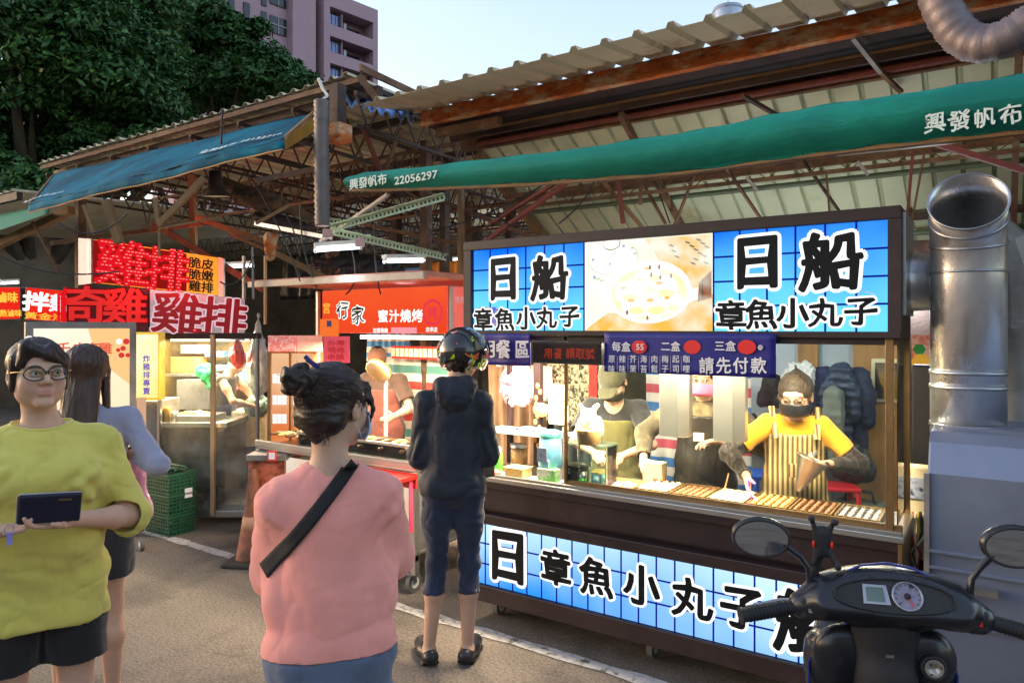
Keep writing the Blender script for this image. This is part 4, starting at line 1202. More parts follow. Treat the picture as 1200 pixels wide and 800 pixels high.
fpoly([(.5, .99), (.99, .99), (.99, .5), (.86, .44), (.62, .72)], oc, .001)
fpoly([(.89, .3), (.99, .34), (.99, .62), (.90, .5)], br, .002)
fpoly([(.92, .32), (.93, .33), (.93, .55), (.92, .52)], dk, .0025)
fdisc(.24, .80, .21, .19, gy, .002); fdisc(.24, .80, .200, .18, wt, .003); fdisc(.23, .96, .075, .07, dk, .004); fdisc(.23, .965, .065, .058, wt, .005)
for u, v in ((.08, .80), (.22, .74), (.09, .60), (.33, .93)): fdisc(u, v, .014, .022, bl_, .006, 10)
for u, v in ((.12, .58), (.15, .56), (.40, .90), (.42, .84)): fdisc(u, v, .02, .012, grn, .006, 10)
for u, v, a in ((.70, .90, -.5), (.72, .84, -.5), (.74, .78, -.5), (.82, .92, -.5), (.85, .88, -.5), (.88, .84, -.5), (.91, .80, -.5), (.94, .77, -.5), (.90, .94, -.5), (.93, .90, -.5), (.96, .86, -.5), (.88, .74, -.5), (.86, .70, -.5), (.95, .70, -.5)):
    fdisc(u, v, .024, .010, dk, .004, 8, ang=a)
fdisc(.52, .42, .33, .34, wt, .003); fdisc(.52, .40, .30, .28, pal, .004)
for u, v, r in ((.36, .42, .10), (.50, .50, .11), (.64, .46, .11), (.42, .28, .11), (.57, .28, .12), (.70, .30, .09), (.54, .62, .09)):
    fdisc(u, v, r, r * 1.25, wt, .005, 22); fdisc(u + .02, v - .06, r * .6, r * .4, pal, .0055, 18); fdisc(u - .03, v + .05, r * .25, r * .2, oc, .006, 10)
for u, v in ((.54, .68), (.61, .68), (.55, .60), (.62, .57), (.70, .58), (.52, .14), (.36, .20)): fdisc(u, v, .010, .028, br, .007, 8)
# sticker over first small character
c = at(572, 371, Y=3.40); g = MB(); g.box((c.x - .065, 3.392, c.z - .055), (c.x + .065, 3.396, c.z + .055))
stk = tag(g.build('photo_sticker', glow('sticker_print', srgb(255, 190, 70), 1.0, srgb(90, 110, 220), 0, .1, 3.5, 22)), 'small orange and blue sticker over the first small character of the left blue sign', 'sticker')
# drips of wiring on the sign
g = MB(); g.tube([at(995, 337, Y=3.40), at(1010, 341, Y=3.40), at(1027, 345, Y=3.40)], .002, 5); g.build('loose_wire', m_whitep, stall)
# glass frame and panes
xg = X_(663, 3.42)
sbox('sill_rail', (SX0 + .06, 3.40, .866), (SX1, 3.425, .882), m_steel, .002)
sbox('sill_rail', (xg - .01, 3.425, .866), (SX1, 3.445, .905), m_brass, .002)
sbox('post', (xg - .012, 3.42, .88), (xg + .006, 3.44, 1.70), m_brass, .002)
sbox('post', (X_(1037, 3.42), 3.418, .87), (X_(1047, 3.42), 3.45, 1.70), m_brass, .002)
sbox('post', (SX1 - .03, 3.82, .87), (SX1 - .005, 3.85, 1.70), m_brass, .002)
sbox('post', (X_(625, 3.82), 3.82, .87), (X_(625, 3.82) + .05, 3.86, 1.72), m_brown, .002)
sbox('post', (SX0 + .03, 3.80, .87), (SX0 + .06, 3.84, 1.70), m_brown, .002)
sbox('front_pane', (xg + .008, 3.430, .90), (X_(1037, 3.42), 3.434, 1.70), m_glass, 0)
sbox('side_pane', (SX1 - .022, 3.452, .90), (SX1 - .018, 3.82, 1.70), m_glass, 0)
sbox('head_rail', (SX0 + .03, 3.42, 1.672), (SX1 - .01, 3.45, 1.70), m_brown, .002)
sbox('shelf', (X_(572, 3.65), 3.56, 1.098), (X_(662, 3.65), 3.80, 1.108), m_whitep, .001)
g = MB(); 
for a in (574, 660): g.tube([at(a, 500, Y=3.62) * 1, Vector((at(a, 500, Y=3.62).x, 3.62, .87))], .006, 6)
g.build('shelf_leg', m_steel, stall)
# lamps under the sign
for i, (xa, xb) in enumerate(((-2.5, -1.75), (-1.65, -1.05), (-.98, -.42))):
    g = MB(); g.box((xa, 3.505, 1.684), (xb, 3.535, 1.698)); g.build('strip_lamp', glow('warm_strip', (1.0, .84, .62), 6), stall)
    L_ = bpy.data.lights.new('strip_light', 'AREA'); L_.shape = 'RECTANGLE'; L_.size = xb - xa; L_.size_y = .08; L_.energy = (84, 62, 28)[i] * KD; L_.color = (1.0, .80, .55)
    lo = bpy.data.objects.new('strip_light', L_); COL.objects.link(lo); lo.parent = stall; lo.location = Vector(((xa + xb) / 2, 3.52, 1.67)) - stall.location
# hood ducts
def hood(px, label):
    c = at(px, 450, Y=3.66); x = c.x; g = MB()
    pts = [(-.075, -.05), (.03, -.06), (.078, -.01), (.075, .05), (-.03, .06), (-.078, .01)]
    g.prism([(x + a, 3.66 + b, 1.165) for a, b in pts], (0, 0, .52))
    o = g.build('hood_duct', m_steel, stall, bevel=.003)
hood(792, ''); hood(856, '')

# hanging banners
m_navy = M('navy_banner', srgb(38, 38, 128), rough=.45, var=.08, bump=.04, emis=srgb(38, 38, 140), es=.0)
m_pwhite = M('white_vinyl', (.82, .82, .84), rough=.5, var=.04, bump=0)
m_redv = M('red_vinyl', srgb(220, 44, 40), rough=.5, var=.05, bump=0)
def banner(px0, py0, px1, py1, Y, label, name='banner', mat=None, tilt=0.0):
    a, b = at(px0, py0, Y=Y), at(px1, py0, Y=Y); z0 = at(px1, py1, Y=Y).z; z1 = at(px1, py0, Y=Y).z
    t = thing(name, ((a.x + b.x) / 2, Y, z0), label, 'banner')
    g = MB(); g.grid(lambda u, v: (a.x + (b.x - a.x) * u, Y + .004 * sin(u * 9) + .004 * sin(v * 3), z0 + (z1 - z0) * v), 24, 8); g.build('vinyl_sheet', mat or m_navy, t, thick=.003)
    return t
bn = banner(566, 391, 621, 429, 3.37, 'navy banner with two white characters behind the helmet')
for ch, px in (('用', 560 + 12), ('餐', 590), ('區', 612)):
    c = at(px, 409, Y=3.355); lettering('character', ch, m_pwhite, bn, c, (1, 0, 0), (0, 0, 1), .115, 0, 0, .002, .9, .03, dil=.018)
bn = banner(708, 391, 909, 443, 3.37, 'navy price banner with white characters and red price ovals', name='price_banner')
def btxt(s_, px, py, h, wide=1.0, off=.02, mat=None, sp=1.0, Y=3.362, brush=0.0, par=None):
    c = at(px, py, Y=Y); D = Vector((c.x, c.y)) @ Vector((-SN, CS))
    return lettering('lettering', s_, mat or m_pwhite, par or bn, c, (1, 0, 0), (0, 0, 1), h * D / 833 / .9, 0, 0, .002, wide, brush, spacing=sp, dil=off * .6)
btxt('每盒', 728, 406, 11, 1.0); btxt('二盒', 786, 405.5, 11, 1.0); btxt('三盒', 850, 405, 11.5, 1.0)
for px in (749, 811, 875):
    c = at(px, 406.5, Y=3.3645); g = MB(); g.lathe([(0, 0), (.043, 0)], c, 28, axis=(0, -1, 0)); o = g.build('price_oval', m_redv, bn)
    o.scale = (1, 1, .78); o.location.z = (c.z - bn.location.z) * .22
btxt('55', 750, 406.5, 9, 1.05, .02, Y=3.358); 
c = at(891, 407, Y=3.3645); g = MB(); g.lathe([(0, 0), (.012, 0)], c, 16, axis=(0, -1, 0)); g.build('dot', m_pwhite, bn); btxt('元', 891, 407, 5, 1, .02, m_navy, Y=3.358)
for i, (a, b) in enumerate((('原', '味'), ('辣', '味'), ('芥', '茉'), ('海', '苔'), ('肉', '鬆'), ('梅', '子'), ('起', '司'), ('咖', '哩'))):
    px = 717 + i * 12.5
    btxt(a, px, 420.5, 8.5, .95, .015); btxt(b, px, 432, 8.5, .95, .015)
    if i:
        c0, c1 = at(px - 6.2, 417, Y=3.366), at(px - 6.2, 436, Y=3.366); g = MB(); g.bar(c0, c1, .0015, .001); g.build('divider', m_pwhite, bn)
for ch, px in (('請', 828), ('先', 848), ('付', 868), ('款', 889)): btxt(ch, px, 428, 18, .92, .03, brush=.02)
# LED ticker
t = thing('led_ticker', at(664, 414, Y=3.36), 'small black ticker display with red dots between the two navy banners', 'display')
a, b = at(623, 402, Y=3.35), at(704, 428, Y=3.35)
g = MB(); g.box((a.x, 3.35, b.z), (b.x, 3.40, a.z + .01)); g.build('housing', m_black, t, bevel=.004)
m_led = glow('red_led', srgb(255, 70, 30), 1.3)
for s_, px in (('用餐', 654), ('請取號', 686)):
    c = at(px - 6, 414, Y=3.348); lettering('led_text', s_, m_led, t, c, (1, 0, 0), (0, 0, 1), .062, .01, 0, .001, .95)
g = MB(); g.box((a.x + .01, 3.347, b.z + .012), (b.x - .01, 3.349, a.z)); g.build('screen', M('smoked_screen', (.03, .02, .02), rough=.15, var=0, bump=0), t)

# ------------------------------------------------------------------ griddles with octopus balls
m_iron = M('greasy_iron', srgb(70, 48, 36), rough=.35, metal=.5, var=.3, scale=20)
m_ballb = M('golden_batter', srgb(206, 148, 86), rough=.45, var=.3, scale=25, bump=.2)
m_ballw = M('raw_batter', srgb(250, 240, 205), rough=.3, var=.06, scale=25, bump=.1)
m_balld = M('toasted_batter', srgb(122, 78, 46), rough=.5, var=.3, scale=25)
m_trayw = M('wooden_tray', srgb(170, 118, 66), rough=.6, var=.2)
gl = ['griddle of half cooked pale batter left of the dark griddle', 'dark empty griddle between pale batter and white batter', 'griddle brimming with bright white batter under the gloved hand', 'griddle of golden balls in front of the striped apron', 'griddle of toasted brown balls second from the right end', 'oiled empty griddle at the right end of the counter']
for i in range(6):
    x = -1.585 + i * .196; y0, y1 = 3.475, 3.735
    t = thing('takoyaki_griddle', (x + .09, 3.6, .867), gl[i], 'griddle', 'griddles on the stall counter')
    g = MB()
    g.box((x, y0, .868), (x + .186, y1, .892)); g.build('pan', m_iron, t, bevel=.003)
    g = MB(); g.box((x, y0, .892), (x + .186, y0 + .008, .902)); g.box((x, y1 - .008, .892), (x + .186, y1, .902)); g.box((x, y0 + .008, .892), (x + .008, y1 - .008, .902)); g.box((x + .178, y0 + .008, .892), (x + .186, y1 - .008, .902)); g.build('rim', m_brass, t)
    bm = (m_ballw, m_balld, m_ballw, m_ballb, m_balld, m_iron)[i]
    for a in range(5):
        for b in range(6):
            g = MB(); cx_, cy_ = x + .0255 + a * .034, y0 + .032 + b * .0395
            r = .0142 if i in (0, 2, 3) else .013
            if i in (1, 5): g.lathe([(.015, .0), (.013, .004), (.009, .0), (.0, -.001)], (cx_, cy_, .8935), 10)
            else: g.sph((cx_, cy_, .891 + (.003 if i != 4 else .001)), r * (.92 + .12 * ((a * 7 + b * 3) % 4) / 3), 10, 7)
            g.build('ball' if i not in (1, 5) else 'mould_cup', bm if i != 5 else m_steel, t)
    if i == 2:
        s = SDF((x, y0, .88), (x + .19, y1, .92), .004); s.box((x + .093, (y0 + y1) / 2, .895), (.083, .12, .006), .004)
        s.mesh('batter', m_ballw, t, disp=lambda p: .004 * vnoise(p, 40), loc=-t.location)
# counter things
def jar(name, label, cat, prof, px, py, Y, mat, n=20, cap=None, capm=None, z=.867, group=None):
    c = at(px, py, Y=Y); t = thing(name, (c.x, Y, z), label, cat, group)
    g = MB(); g.lathe(prof, (c.x, Y, z), n); g.build('vessel', mat, t)
    if cap: g = MB(); g.lathe(cap, (c.x, Y, z), n); g.build('lid', capm, t)
    return t
m_gr = M('bright_green_plastic', srgb(90, 205, 60), rough=.35, var=.1); m_pot = M('dark_pot', srgb(62, 50, 40), rough=.35, metal=.4)
jar('squeeze_bottle', 'tall green squeeze bottle beside the yellow tub', 'bottle', [(0, 0), (.024, 0), (.026, .01), (.026, .12), (.02, .13), (0, .13)], 584, 520, 3.5, m_gr, cap=[(.02, .13), (.02, .15), (.01, .165), (0, .165)], capm=m_whitep)
jar('canister', 'brown and grey canister under the white shelf', 'canister', [(0, 0), (.05, 0), (.05, .15), (0, .15)], 608, 530, 3.62, M('printed_tin', srgb(150, 120, 80), rough=.3, metal=.4, var=.3), cap=[(.053, .15), (.053, .17), (0, .172)], capm=m_steel)
jar('cooking_pot', 'dark round bellied pot on the counter left of the acrylic box', 'pot', [(0, 0), (.05, 0), (.066, .03), (.062, .08), (.056, .1), (.078, .112), (.072, .116), (.05, .104), (.055, .08), (.0, .03)], 677, 560, 3.50, m_pot)
jar('green_can', 'small green and white can in front of the dark pot', 'can', [(0, 0), (.027, 0), (.027, .052), (0, .052)], 682, 572, 3.465, M('green_label', srgb(86, 180, 60), rough=.3), cap=[(.027, .0525), (.027, .085), (0, .086)], capm=m_steel)
jar('plastic_tub', 'pale blue tub of flakes inside the acrylic box', 'tub', [(0, 0), (.048, 0), (.052, .085), (0, .085)], 703, 565, 3.50, M('pale_blue_plastic', srgb(170, 215, 220), rough=.3), cap=[(.05, .086), (.03, .10), (0, .103)], capm=m_ballb)
jar('glass_jar', 'small clear jar by the acrylic box', 'jar', [(0, 0), (.022, 0), (.022, .07), (0, .07)], 668, 572, 3.46, m_acryl, cap=[(.023, .07), (.023, .082), (0, .082)], capm=m_whitep)
c = at(608, 548, Y=3.48)
t = thing('yellow_tub', (c.x, 3.48, .867), 'pale yellow tub near the left end of the counter', 'tub'); g = MB(); g.prism([(c.x - .07, 3.43, .868), (c.x + .06, 3.43, .868), (c.x + .06, 3.53, .868), (c.x - .07, 3.53, .868)], (0, 0, .055)); g.build('tub', M('pale_yellow_plastic', srgb(240, 205, 120), rough=.4), t, bevel=.008); g = MB(); g.box((c.x - .075, 3.425, .923), (c.x + .065, 3.535, .93)); g.build('rim', M('pale_yellow_rim', srgb(250, 225, 150), rough=.4), t, bevel=.003)
c = at(640, 548, Y=3.47)
t = thing('tissue_box', (c.x, 3.47, .867), 'green and white patterned box left of the dark pot', 'box'); g = MB(); g.box((c.x - .045, 3.44, .868), (c.x + .075, 3.50, .945)); g.build('carton', M('green_white_carton', srgb(225, 240, 200), rough=.5, patch=srgb(120, 205, 90), patch_scale=14, patch_t=.5), t, bevel=.003); g = MB(); g.grid(lambda u, v: (c.x - .01 + .04 * u, 3.47 + .02 * sin(u * 5), .945 + .05 * v), 6, 4); g.build('tissue', m_pwhite, t, thick=.002)
c = at(645, 523, Y=3.53)
t = thing('jug', (c.x, 3.53, .867), 'pale blue jug with grey label and green lid behind the pot', 'jug')
g = MB(); g.lathe([(0, .07), (.068, .07), (.072, .09), (.062, .245), (.058, .25), (0, .25)], (c.x, 3.53, .867), 24); g.build('vessel', M('translucent_blue_plastic', srgb(110, 175, 205), rough=.25, var=.06), t)
g = MB(); g.lathe([(.064, .25), (.064, .268), (.05, .285), (0, .285)], (c.x, 3.53, .867), 24); g.build('lid', M('green_lid', srgb(70, 170, 140), rough=.35), t)
g = MB(); g.box((c.x - .045, 3.455, .98), (c.x + .02, 3.462, 1.06)); g.build('label_sheet', M('grey_label', srgb(150, 165, 180), rough=.5, patch=srgb(90, 100, 130), patch_scale=60), t)
g = MB(); g.box((c.x - .05, 3.47, .867), (c.x + .05, 3.57, .937)); g.build('stand', m_whitep, t)
# acrylic box
a, b = at(663, 575, Y=3.46), at(711, 575, Y=3.46)
t = thing('acrylic_box', (a.x, 3.46, .867), 'clear acrylic display box on the counter beside the glass post', 'display box')
g = MB(); x0, x1, y0, y1, z1 = a.x, b.x, 3.455, 3.60, 1.10
for lo, hi in (((x0, y0, .87), (x1, y0 + .003, z1)), ((x1 - .003, y0 + .004, .87), (x1, y1, z1)), ((x0, y1 - .003, .87), (x1 - .004, y1, z1))): g.box(lo, hi)
g.build('pane', m_acryl, t)
g = MB(); g.box((x0 - .01, y0 - .005, z1), (x1 + .005, y1 + .005, z1 + .006)); g.build('top_shelf', glassmat('green_edge_glass', (.7, .95, .85), dirt=.1), t)
g = MB(); 
for x in (x0 + .09, x1): g.box((x - .004, y0 - .004, .87), (x + .004, y0 - .0005, z1))
g.build('corner_post', M('cream_plastic', srgb(240, 235, 200), rough=.4), t)
# takeaway bag on it
def sack(name, label, cat, c, r, mat, amp=.012, parts=None, vox=.008, z0=None, neck=False, tie=False):
    s = SDF(Vector(c) - Vector(r) * 1.9, Vector(c) + Vector(r) * 2.2, vox)
    s.ell(c, r, .02)
    if neck:
        s.cone((c[0], c[1], c[2] + r[2] * .6), (c[0] - r[0] * .2, c[1], c[2] + r[2] * 1.35), r[0] * .5, r[0] * .12, .05)
        s.cone((c[0] - r[0] * .1, c[1], c[2] + r[2] * .9), (c[0] - r[0] * .7, c[1], c[2] + r[2] * 1.7), .012, .02, .03)
        s.cone((c[0] - r[0] * .1, c[1], c[2] + r[2] * .9), (c[0] + r[0] * .5, c[1], c[2] + r[2] * 1.7), .012, .02, .03)
    if z0 is not None: s.cut(2, z0, 'above')
    o = s.mesh(name, mat, disp=folds(amp, (22, 22, 12), (60, 60, 40)))
    return tag(o, label, cat)
m_bagw = M('white_plastic_bag', (.8, .78, .72), rough=.35, var=.05, trans=.15, bump=.3, bscale=60)
m_bagp = M('pink_plastic_bag', srgb(235, 150, 175), rough=.35, var=.1, trans=.1, bump=.3, bscale=50, patch=srgb(245, 200, 205), patch_scale=9)
c = at(691, 489, Y=3.53); sack('takeaway_bag', 'knotted white takeaway bag on top of the acrylic box', 'bag', (c.x, 3.53, 1.106 + .075), (.085, .055, .075), m_bagw, .01, neck=True, z0=1.107)
c = at(691, 489, Y=3.53); g = MB(); g.lathe([(0, 0), (.062, 0), (.072, .07), (.072, .075), (0, .075)], (c.x + .01, 3.50, 1.108), 24); tag(g.build('paper_tub', M('brown_paper_tub', srgb(225, 170, 110), rough=.6)), 'tan paper tub standing in front of the knotted white bag', 'tub')
c = at(597, 478, Y=3.75); sack('pink_bag', 'big pink plastic bag behind the helmeted man', 'bag', (c.x, 3.85, 1.37), (.15, .08, .14), m_bagp, .02, neck=False)
c = at(590, 445, Y=3.9); sack('white_bag', 'crumpled white bag hanging above the pink bag', 'bag', (c.x, 3.95, 1.56), (.15, .07, .10), m_bagw, .03)
c = at(623, 505, Y=3.66); g = MB(); g.prism([(c.x - .10, 3.60, 1.11), (c.x + .09, 3.60, 1.11), (c.x + .09, 3.72, 1.11), (c.x - .10, 3.72, 1.11)], (0, 0, .012)); g.box((c.x - .085, 3.61, 1.122), (c.x + .075, 3.71, 1.134)); tag(g.build('menu_tray', M('navy_white_tray', srgb(70, 80, 140), rough=.4, patch=srgb(210, 215, 235), patch_scale=10, patch_t=.45), bevel=.003), 'flat blue and white tray on the white shelf', 'tray')
a, b = at(643, 450, Y=3.6), at(664, 498, Y=3.6); g = MB(); g.box((a.x, 3.6, b.z), (b.x, 3.603, a.z)); pn = tag(g.build('paper_notice', M('cream_paper', srgb(245, 230, 205), rough=.8, var=.03)), 'cream handwritten notice hanging left of the glass post', 'notice')
for k, (px, s_) in enumerate(((658, '本店章魚'), (649, '現點現做'))):
    for q, ch in enumerate(s_): 
        c = at(px, 459 + q * 9, Y=3.599); lettering('lettering', ch, m_ink, pn, c, (1, 0, 0), (0, 0, 1), .03, 0, 0, .001)
c = at(722, 562, Y=3.52); g = MB(); g.grid(lambda u, v: (c.x - .09 + .17 * u, 3.46 + .16 * v, .872 + .012 * abs(sin(u * 7 + v * 3)) + .01 * v), 16, 12); tag(g.build('pink_paper', M('pink_paper', srgb(240, 160, 180), rough=.7, patch=srgb(235, 225, 240), patch_scale=8), thick=.004), 'sheets of pink wrapping paper on the counter by the acrylic box', 'paper')
c = at(770, 541, Y=3.74); t = thing('milk_carton', (c.x, 3.72, .867), 'cream carton with red print between two vendors', 'carton'); g = MB(); g.box((c.x - .06, 3.68, .868), (c.x + .05, 3.76, 1.00)); g.build('carton', M('cream_carton', srgb(225, 210, 165), rough=.5), t, bevel=.004); c2 = at(772, 558, Y=3.678); lettering('lettering', '奶油', m_redv, t, (c2.x, 3.678, .90), (1, 0, 0), (0, 0, 1), .04, .03, 0, .001)
g = MB(); g.box((-1.86, 3.50, .868), (-1.60, 3.74, .884)); tag(g.build('wooden_tray', m_trayw, bevel=.004), 'wooden tray left of the griddles', 'tray')
g = MB(); g.tube([(-1.15, 3.62, .9), (-1.13, 3.64, 1.0)], .004, 6); tag(g.build('wooden_pick', m_wood), 'thin wooden pick standing in the white batter', 'pick')
g = MB(); g.box((SX0 + .1, 3.42, .868), (X_(655, 3.45), 3.55, .870)); tag(g.build('counter_mat', M('lavender_mat', srgb(200, 180, 225), rough=.5, var=.1)), 'lavender mat on the counter under the jars', 'mat')
# two little things at far left of counter
c = at(574, 536, Y=3.46); g = MB(); g.box((c.x - .03, 3.43, .868), (c.x + .045, 3.50, .90)); tag(g.build('blue_sponge_box', M('blue_plastic', srgb(70, 150, 190), rough=.4), bevel=.004), 'small blue box below the green squeeze bottle', 'box')
c = at(577, 553, Y=3.43); g = MB(); g.sph((c.x + .02, 3.44, .885), (.035, .03, .018), 12, 8); tag(g.build('pink_cloth', M('pink_cloth', srgb(230, 120, 110), rough=.8)), 'crumpled pink cloth at the left end of the counter', 'cloth')

# ------------------------------------------------------------------ back room behind the stall
m_wallw = M('pale_back_panel', srgb(190, 200, 205), rough=.6, var=.08, scale=2)
m_ply = M('plywood_panel', srgb(176, 128, 72), rough=.6, var=.2, scale=3, stretch=(4, 1, .4))
def wallp(px0, px1, Y, z1, mat, label, name='partition_wall', z0=0, th=.04):
    a, b = X_(px0, Y), X_(px1, Y); g = MB(); g.box((a, Y, z0), (b, Y + th, z1))
    return tag(g.build(name, mat, bevel=.003), label, 'partition')
wallp(862, 935, 6.15, 2.35, m_wallw, 'pale painted partition behind the hood duct')
wallp(935, 958, 6.10, 2.35, m_ply, 'narrow timber partition left of the hanging jackets')
wallp(1000, 1064, 6.05, 2.35, m_ply, 'plywood partition under the framed mirror')
wallp(958, 1000, 6.17, 2.35, m_wallw, 'pale partition behind the hanging jackets')
wallp(1064, 1110, 5.2, 2.3, m_dsteel, 'dark partition in the gap right of the stall', z0=0)
g = MB(); g.box((X_(540, 6.2), 6.22, 1.9), (X_(1120, 6.2), 6.26, 2.37)); tag(g.build('partition_header', m_zinc), 'grey header board over the back room', 'board')
fl = MB(); fl.add([(-3.0, 3.9, .004), (.6, 3.9, .004), (.9, 6.15, .004), (-3.2, 6.15, .004)], [(0, 1, 2, 3)]); fl.build('back_room_floor', M('grey_concrete', srgb(120, 128, 128), rough=.7, var=.12, scale=2), kind='structure')
# patterned and striped hangings
def cloth(px0, py0, px1, py1, Y, mat, label, amp=.015, name='hanging_cloth', n=30, cat='cloth', f=40):
    a, b = at(px0, py0, Y=Y), at(px1, py1, Y=Y)
    g = MB(); g.grid(lambda u, v: (a.x + (b.x - a.x) * u, Y + amp * sin(u * f) + amp * .5 * sin(u * 17 + v * 5), a.z + (b.z - a.z) * v), n, 10)
    return tag(g.build(name, mat, thick=.004), label, cat)
def stripes(name, cols, scale, axis='Z', rough=.7, w=None):
    m = M(name, cols[0], rough=rough, bump=.1); N, L = m.node_tree.nodes, m.node_tree.links
    tc = N.new('ShaderNodeTexCoord'); sx = N.new('ShaderNodeSeparateXYZ'); L.new(tc.outputs['Object'], sx.inputs[0])
    ml = N.new('ShaderNodeMath'); ml.operation = 'MULTIPLY'; ml.inputs[1].default_value = scale; L.new(sx.outputs[axis], ml.inputs[0])
    fr = N.new('ShaderNodeMath'); fr.operation = 'FRACT'; L.new(ml.outputs[0], fr.inputs[0])
    rp = N.new('ShaderNodeValToRGB'); rp.color_ramp.interpolation = 'CONSTANT'; e = rp.color_ramp.elements
    e[0].position = 0; e[0].color = tuple(cols[0]) + (1,); e[1].position = (w or [1 / len(cols)])[0]; e[1].color = tuple(cols[1]) + (1,)
    for i in range(2, len(cols)): x = e.new((w[i - 1] if w else i / len(cols))); x.color = tuple(cols[i]) + (1,)
    L.new(fr.outputs[0], rp.inputs[0]); L.new(rp.outputs[0], N['Principled BSDF'].inputs['Base Color'])
    return m
m_stripe = stripes('striped_tarp', (srgb(70, 130, 205), srgb(225, 225, 225), srgb(200, 90, 110), srgb(225, 225, 225), srgb(70, 130, 205), srgb(225, 215, 215)), 2.6)
cloth(757, 428, 880, 620, 4.75, m_stripe, 'blue white and red striped tarpaulin behind the two left vendors', amp=.008, cat='tarpaulin')
m_leo = M('speckled_fabric', srgb(205, 195, 165), rough=.8, var=.05, patch=srgb(50, 45, 40), patch_scale=34, patch_t=.5)
cloth(641, 420, 712, 500, 4.3, m_leo, 'black and cream speckled cloth hanging behind the ticker display', amp=.02)
cloth(690, 425, 699, 478, 4.25, m_redv, 'narrow red ribbon hanging on the speckled cloth', amp=.002)
cloth(702, 425, 716, 475, 4.26, M('mint_speckle', srgb(190, 215, 195), rough=.8, patch=srgb(70, 120, 90), patch_scale=30), 'pale green speckled cloth beside the capped vendor', amp=.004)
cloth(622, 428, 646, 470, 4.2, m_bagw, 'white plastic sheet hanging behind the brown post', amp=.02)
cloth(572, 425, 640, 600, 4.9, M('tan_curtain', srgb(160, 130, 100), rough=.8), 'tan curtain behind the pink bag', amp=.03)
cloth(640, 470, 760, 640, 4.95, M('grey_curtain', srgb(90, 92, 95), rough=.8), 'grey curtain low behind the capped vendor', amp=.03)
# little ropes and foods: prawn crackers string
g = MB()
for k in range(12):
    c = at(630 + 3 * sin(k * 1.9), 452 + k * 7, Y=3.79); g.sph(c, (.014, .010, .018), 8, 5)
tag(g.build('onion_string', M('dried_orange_skin', srgb(215, 150, 80), rough=.5)), 'string of dried orange snacks hanging on the brown post', 'snacks', kind='stuff')
g = MB(); c = at(634, 480, Y=3.8); g.sph(c, (.06, .03, .045), 14, 9); tag(g.build('bread_bun', M('toasted_bun', srgb(225, 160, 95), rough=.5)), 'tan bun shape hanging beside the paper notice', 'bun')
# jackets
def garment(px, py0, py1, wpx, Y, mat, label, dep=.09, seed=0, name='hanging_jacket', puffs=0):
    a, b = at(px, py0, Y=Y), at(px, py1, Y=Y); D = Vector((a.x, a.y)) @ Vector((-SN, CS)); w = wpx * D / 833 / 2
    s = SDF((a.x - w * 1.5, Y - .25, b.z - .05), (a.x + w * 1.5, Y + .25, a.z + .08), .011)
    s.cone((a.x, Y, a.z - .06), (a.x, Y, b.z + .05), w * .62, w * .8, .03, flat=((0, 1, 0), .45))
    for sd in (-1, 1): s.chain([(a.x + sd * w * .3, Y, a.z - .05), (a.x + sd * w * .78, Y, a.z - .2), (a.x + sd * w * .85, Y, (a.z + b.z) / 2 - .08)], [.06, .065, .05], .03)
    ph = seed * 3.1
    def dp(p):
        d = .014 * vnoise(p + ph, (12, 12, 5)) + .006 * vnoise(p + ph, 35)
        if puffs: d = d + .012 * np.abs(np.sin(p[:, 2] * puffs))
        return d
    t = tag(s.mesh(name, mat, disp=dp), label, 'jacket')
    return t
garment(985, 426, 520, 34, 5.75, M('navy_padded_nylon', srgb(48, 62, 84), rough=.4, var=.15), 'dark quilted jacket hanging in the middle of the jackets', seed=1, puffs=48)
garment(965, 430, 505, 26, 5.80, M('navy_cotton', srgb(34, 42, 78), rough=.7), 'navy jacket hanging left of the quilted one', seed=2)
garment(1005, 432, 528, 26, 5.82, M('blue_black_cotton', srgb(30, 40, 66), rough=.7), 'blue black jacket hanging right of the quilted one', seed=3)
garment(976, 455, 545, 14, 5.62, M('grey_green_nylon', srgb(118, 124, 112), rough=.5), 'grey green jacket hanging lowest in front of the others', seed=4)
garment(906, 440, 470, 24, 5.9, M('black_cotton', (.02, .02, .02), rough=.7), 'black garment hanging on the pale partition', seed=5)
c = at(937, 440, Y=5.7); sack('clear_bag', 'pale clear plastic bag hanging left of the jackets', 'bag', (c.x, 5.7, c.z), (.13, .07, .12), m_bagw, .03, vox=.012)
garment(1000, 518, 562, 34, 5.6, m_black, 'black rucksack heap below the jackets', seed=6, name='rucksack')
# mirror, generator, stools, barrel, shelf machine
a, b = at(1020, 420, Y=6.0), at(1041, 472, Y=6.0)
t = thing('framed_mirror', (a.x, 6.0, b.z), 'mirror with pale rounded frame on the plywood partition', 'mirror')
g = MB(); g.box((a.x, 6.02, b.z), (b.x + .1, 6.045, a.z)); g.build('frame', M('cream_frame', srgb(240, 225, 180), rough=.4), t, bevel=.02)
g = MB(); g.box((a.x + .03, 6.005, b.z + .03), (b.x + .07, 6.02, a.z - .03)); g.build('mirror_glass', M('mirror_glass', (.35, .36, .36), rough=.08, metal=1, var=0, bump=0), t)
c = at(1007, 575, Y=5.6)
t = thing('generator', (c.x, 5.6, 0), 'grey green tool case on the floor below the jackets', 'case')
g = MB(); g.box((c.x - .16, 5.45, .25), (c.x + .16, 5.75, .50)); g.build('case', M('olive_case', srgb(110, 118, 96), rough=.5), t, bevel=.02)
g = MB(); g.box((c.x - .19, 5.44, .30), (c.x - .04, 5.449, .46)); g.build('yellow_label', M('yellow_label', srgb(210, 220, 70), rough=.5, patch=srgb(60, 150, 60), patch_scale=9), t)
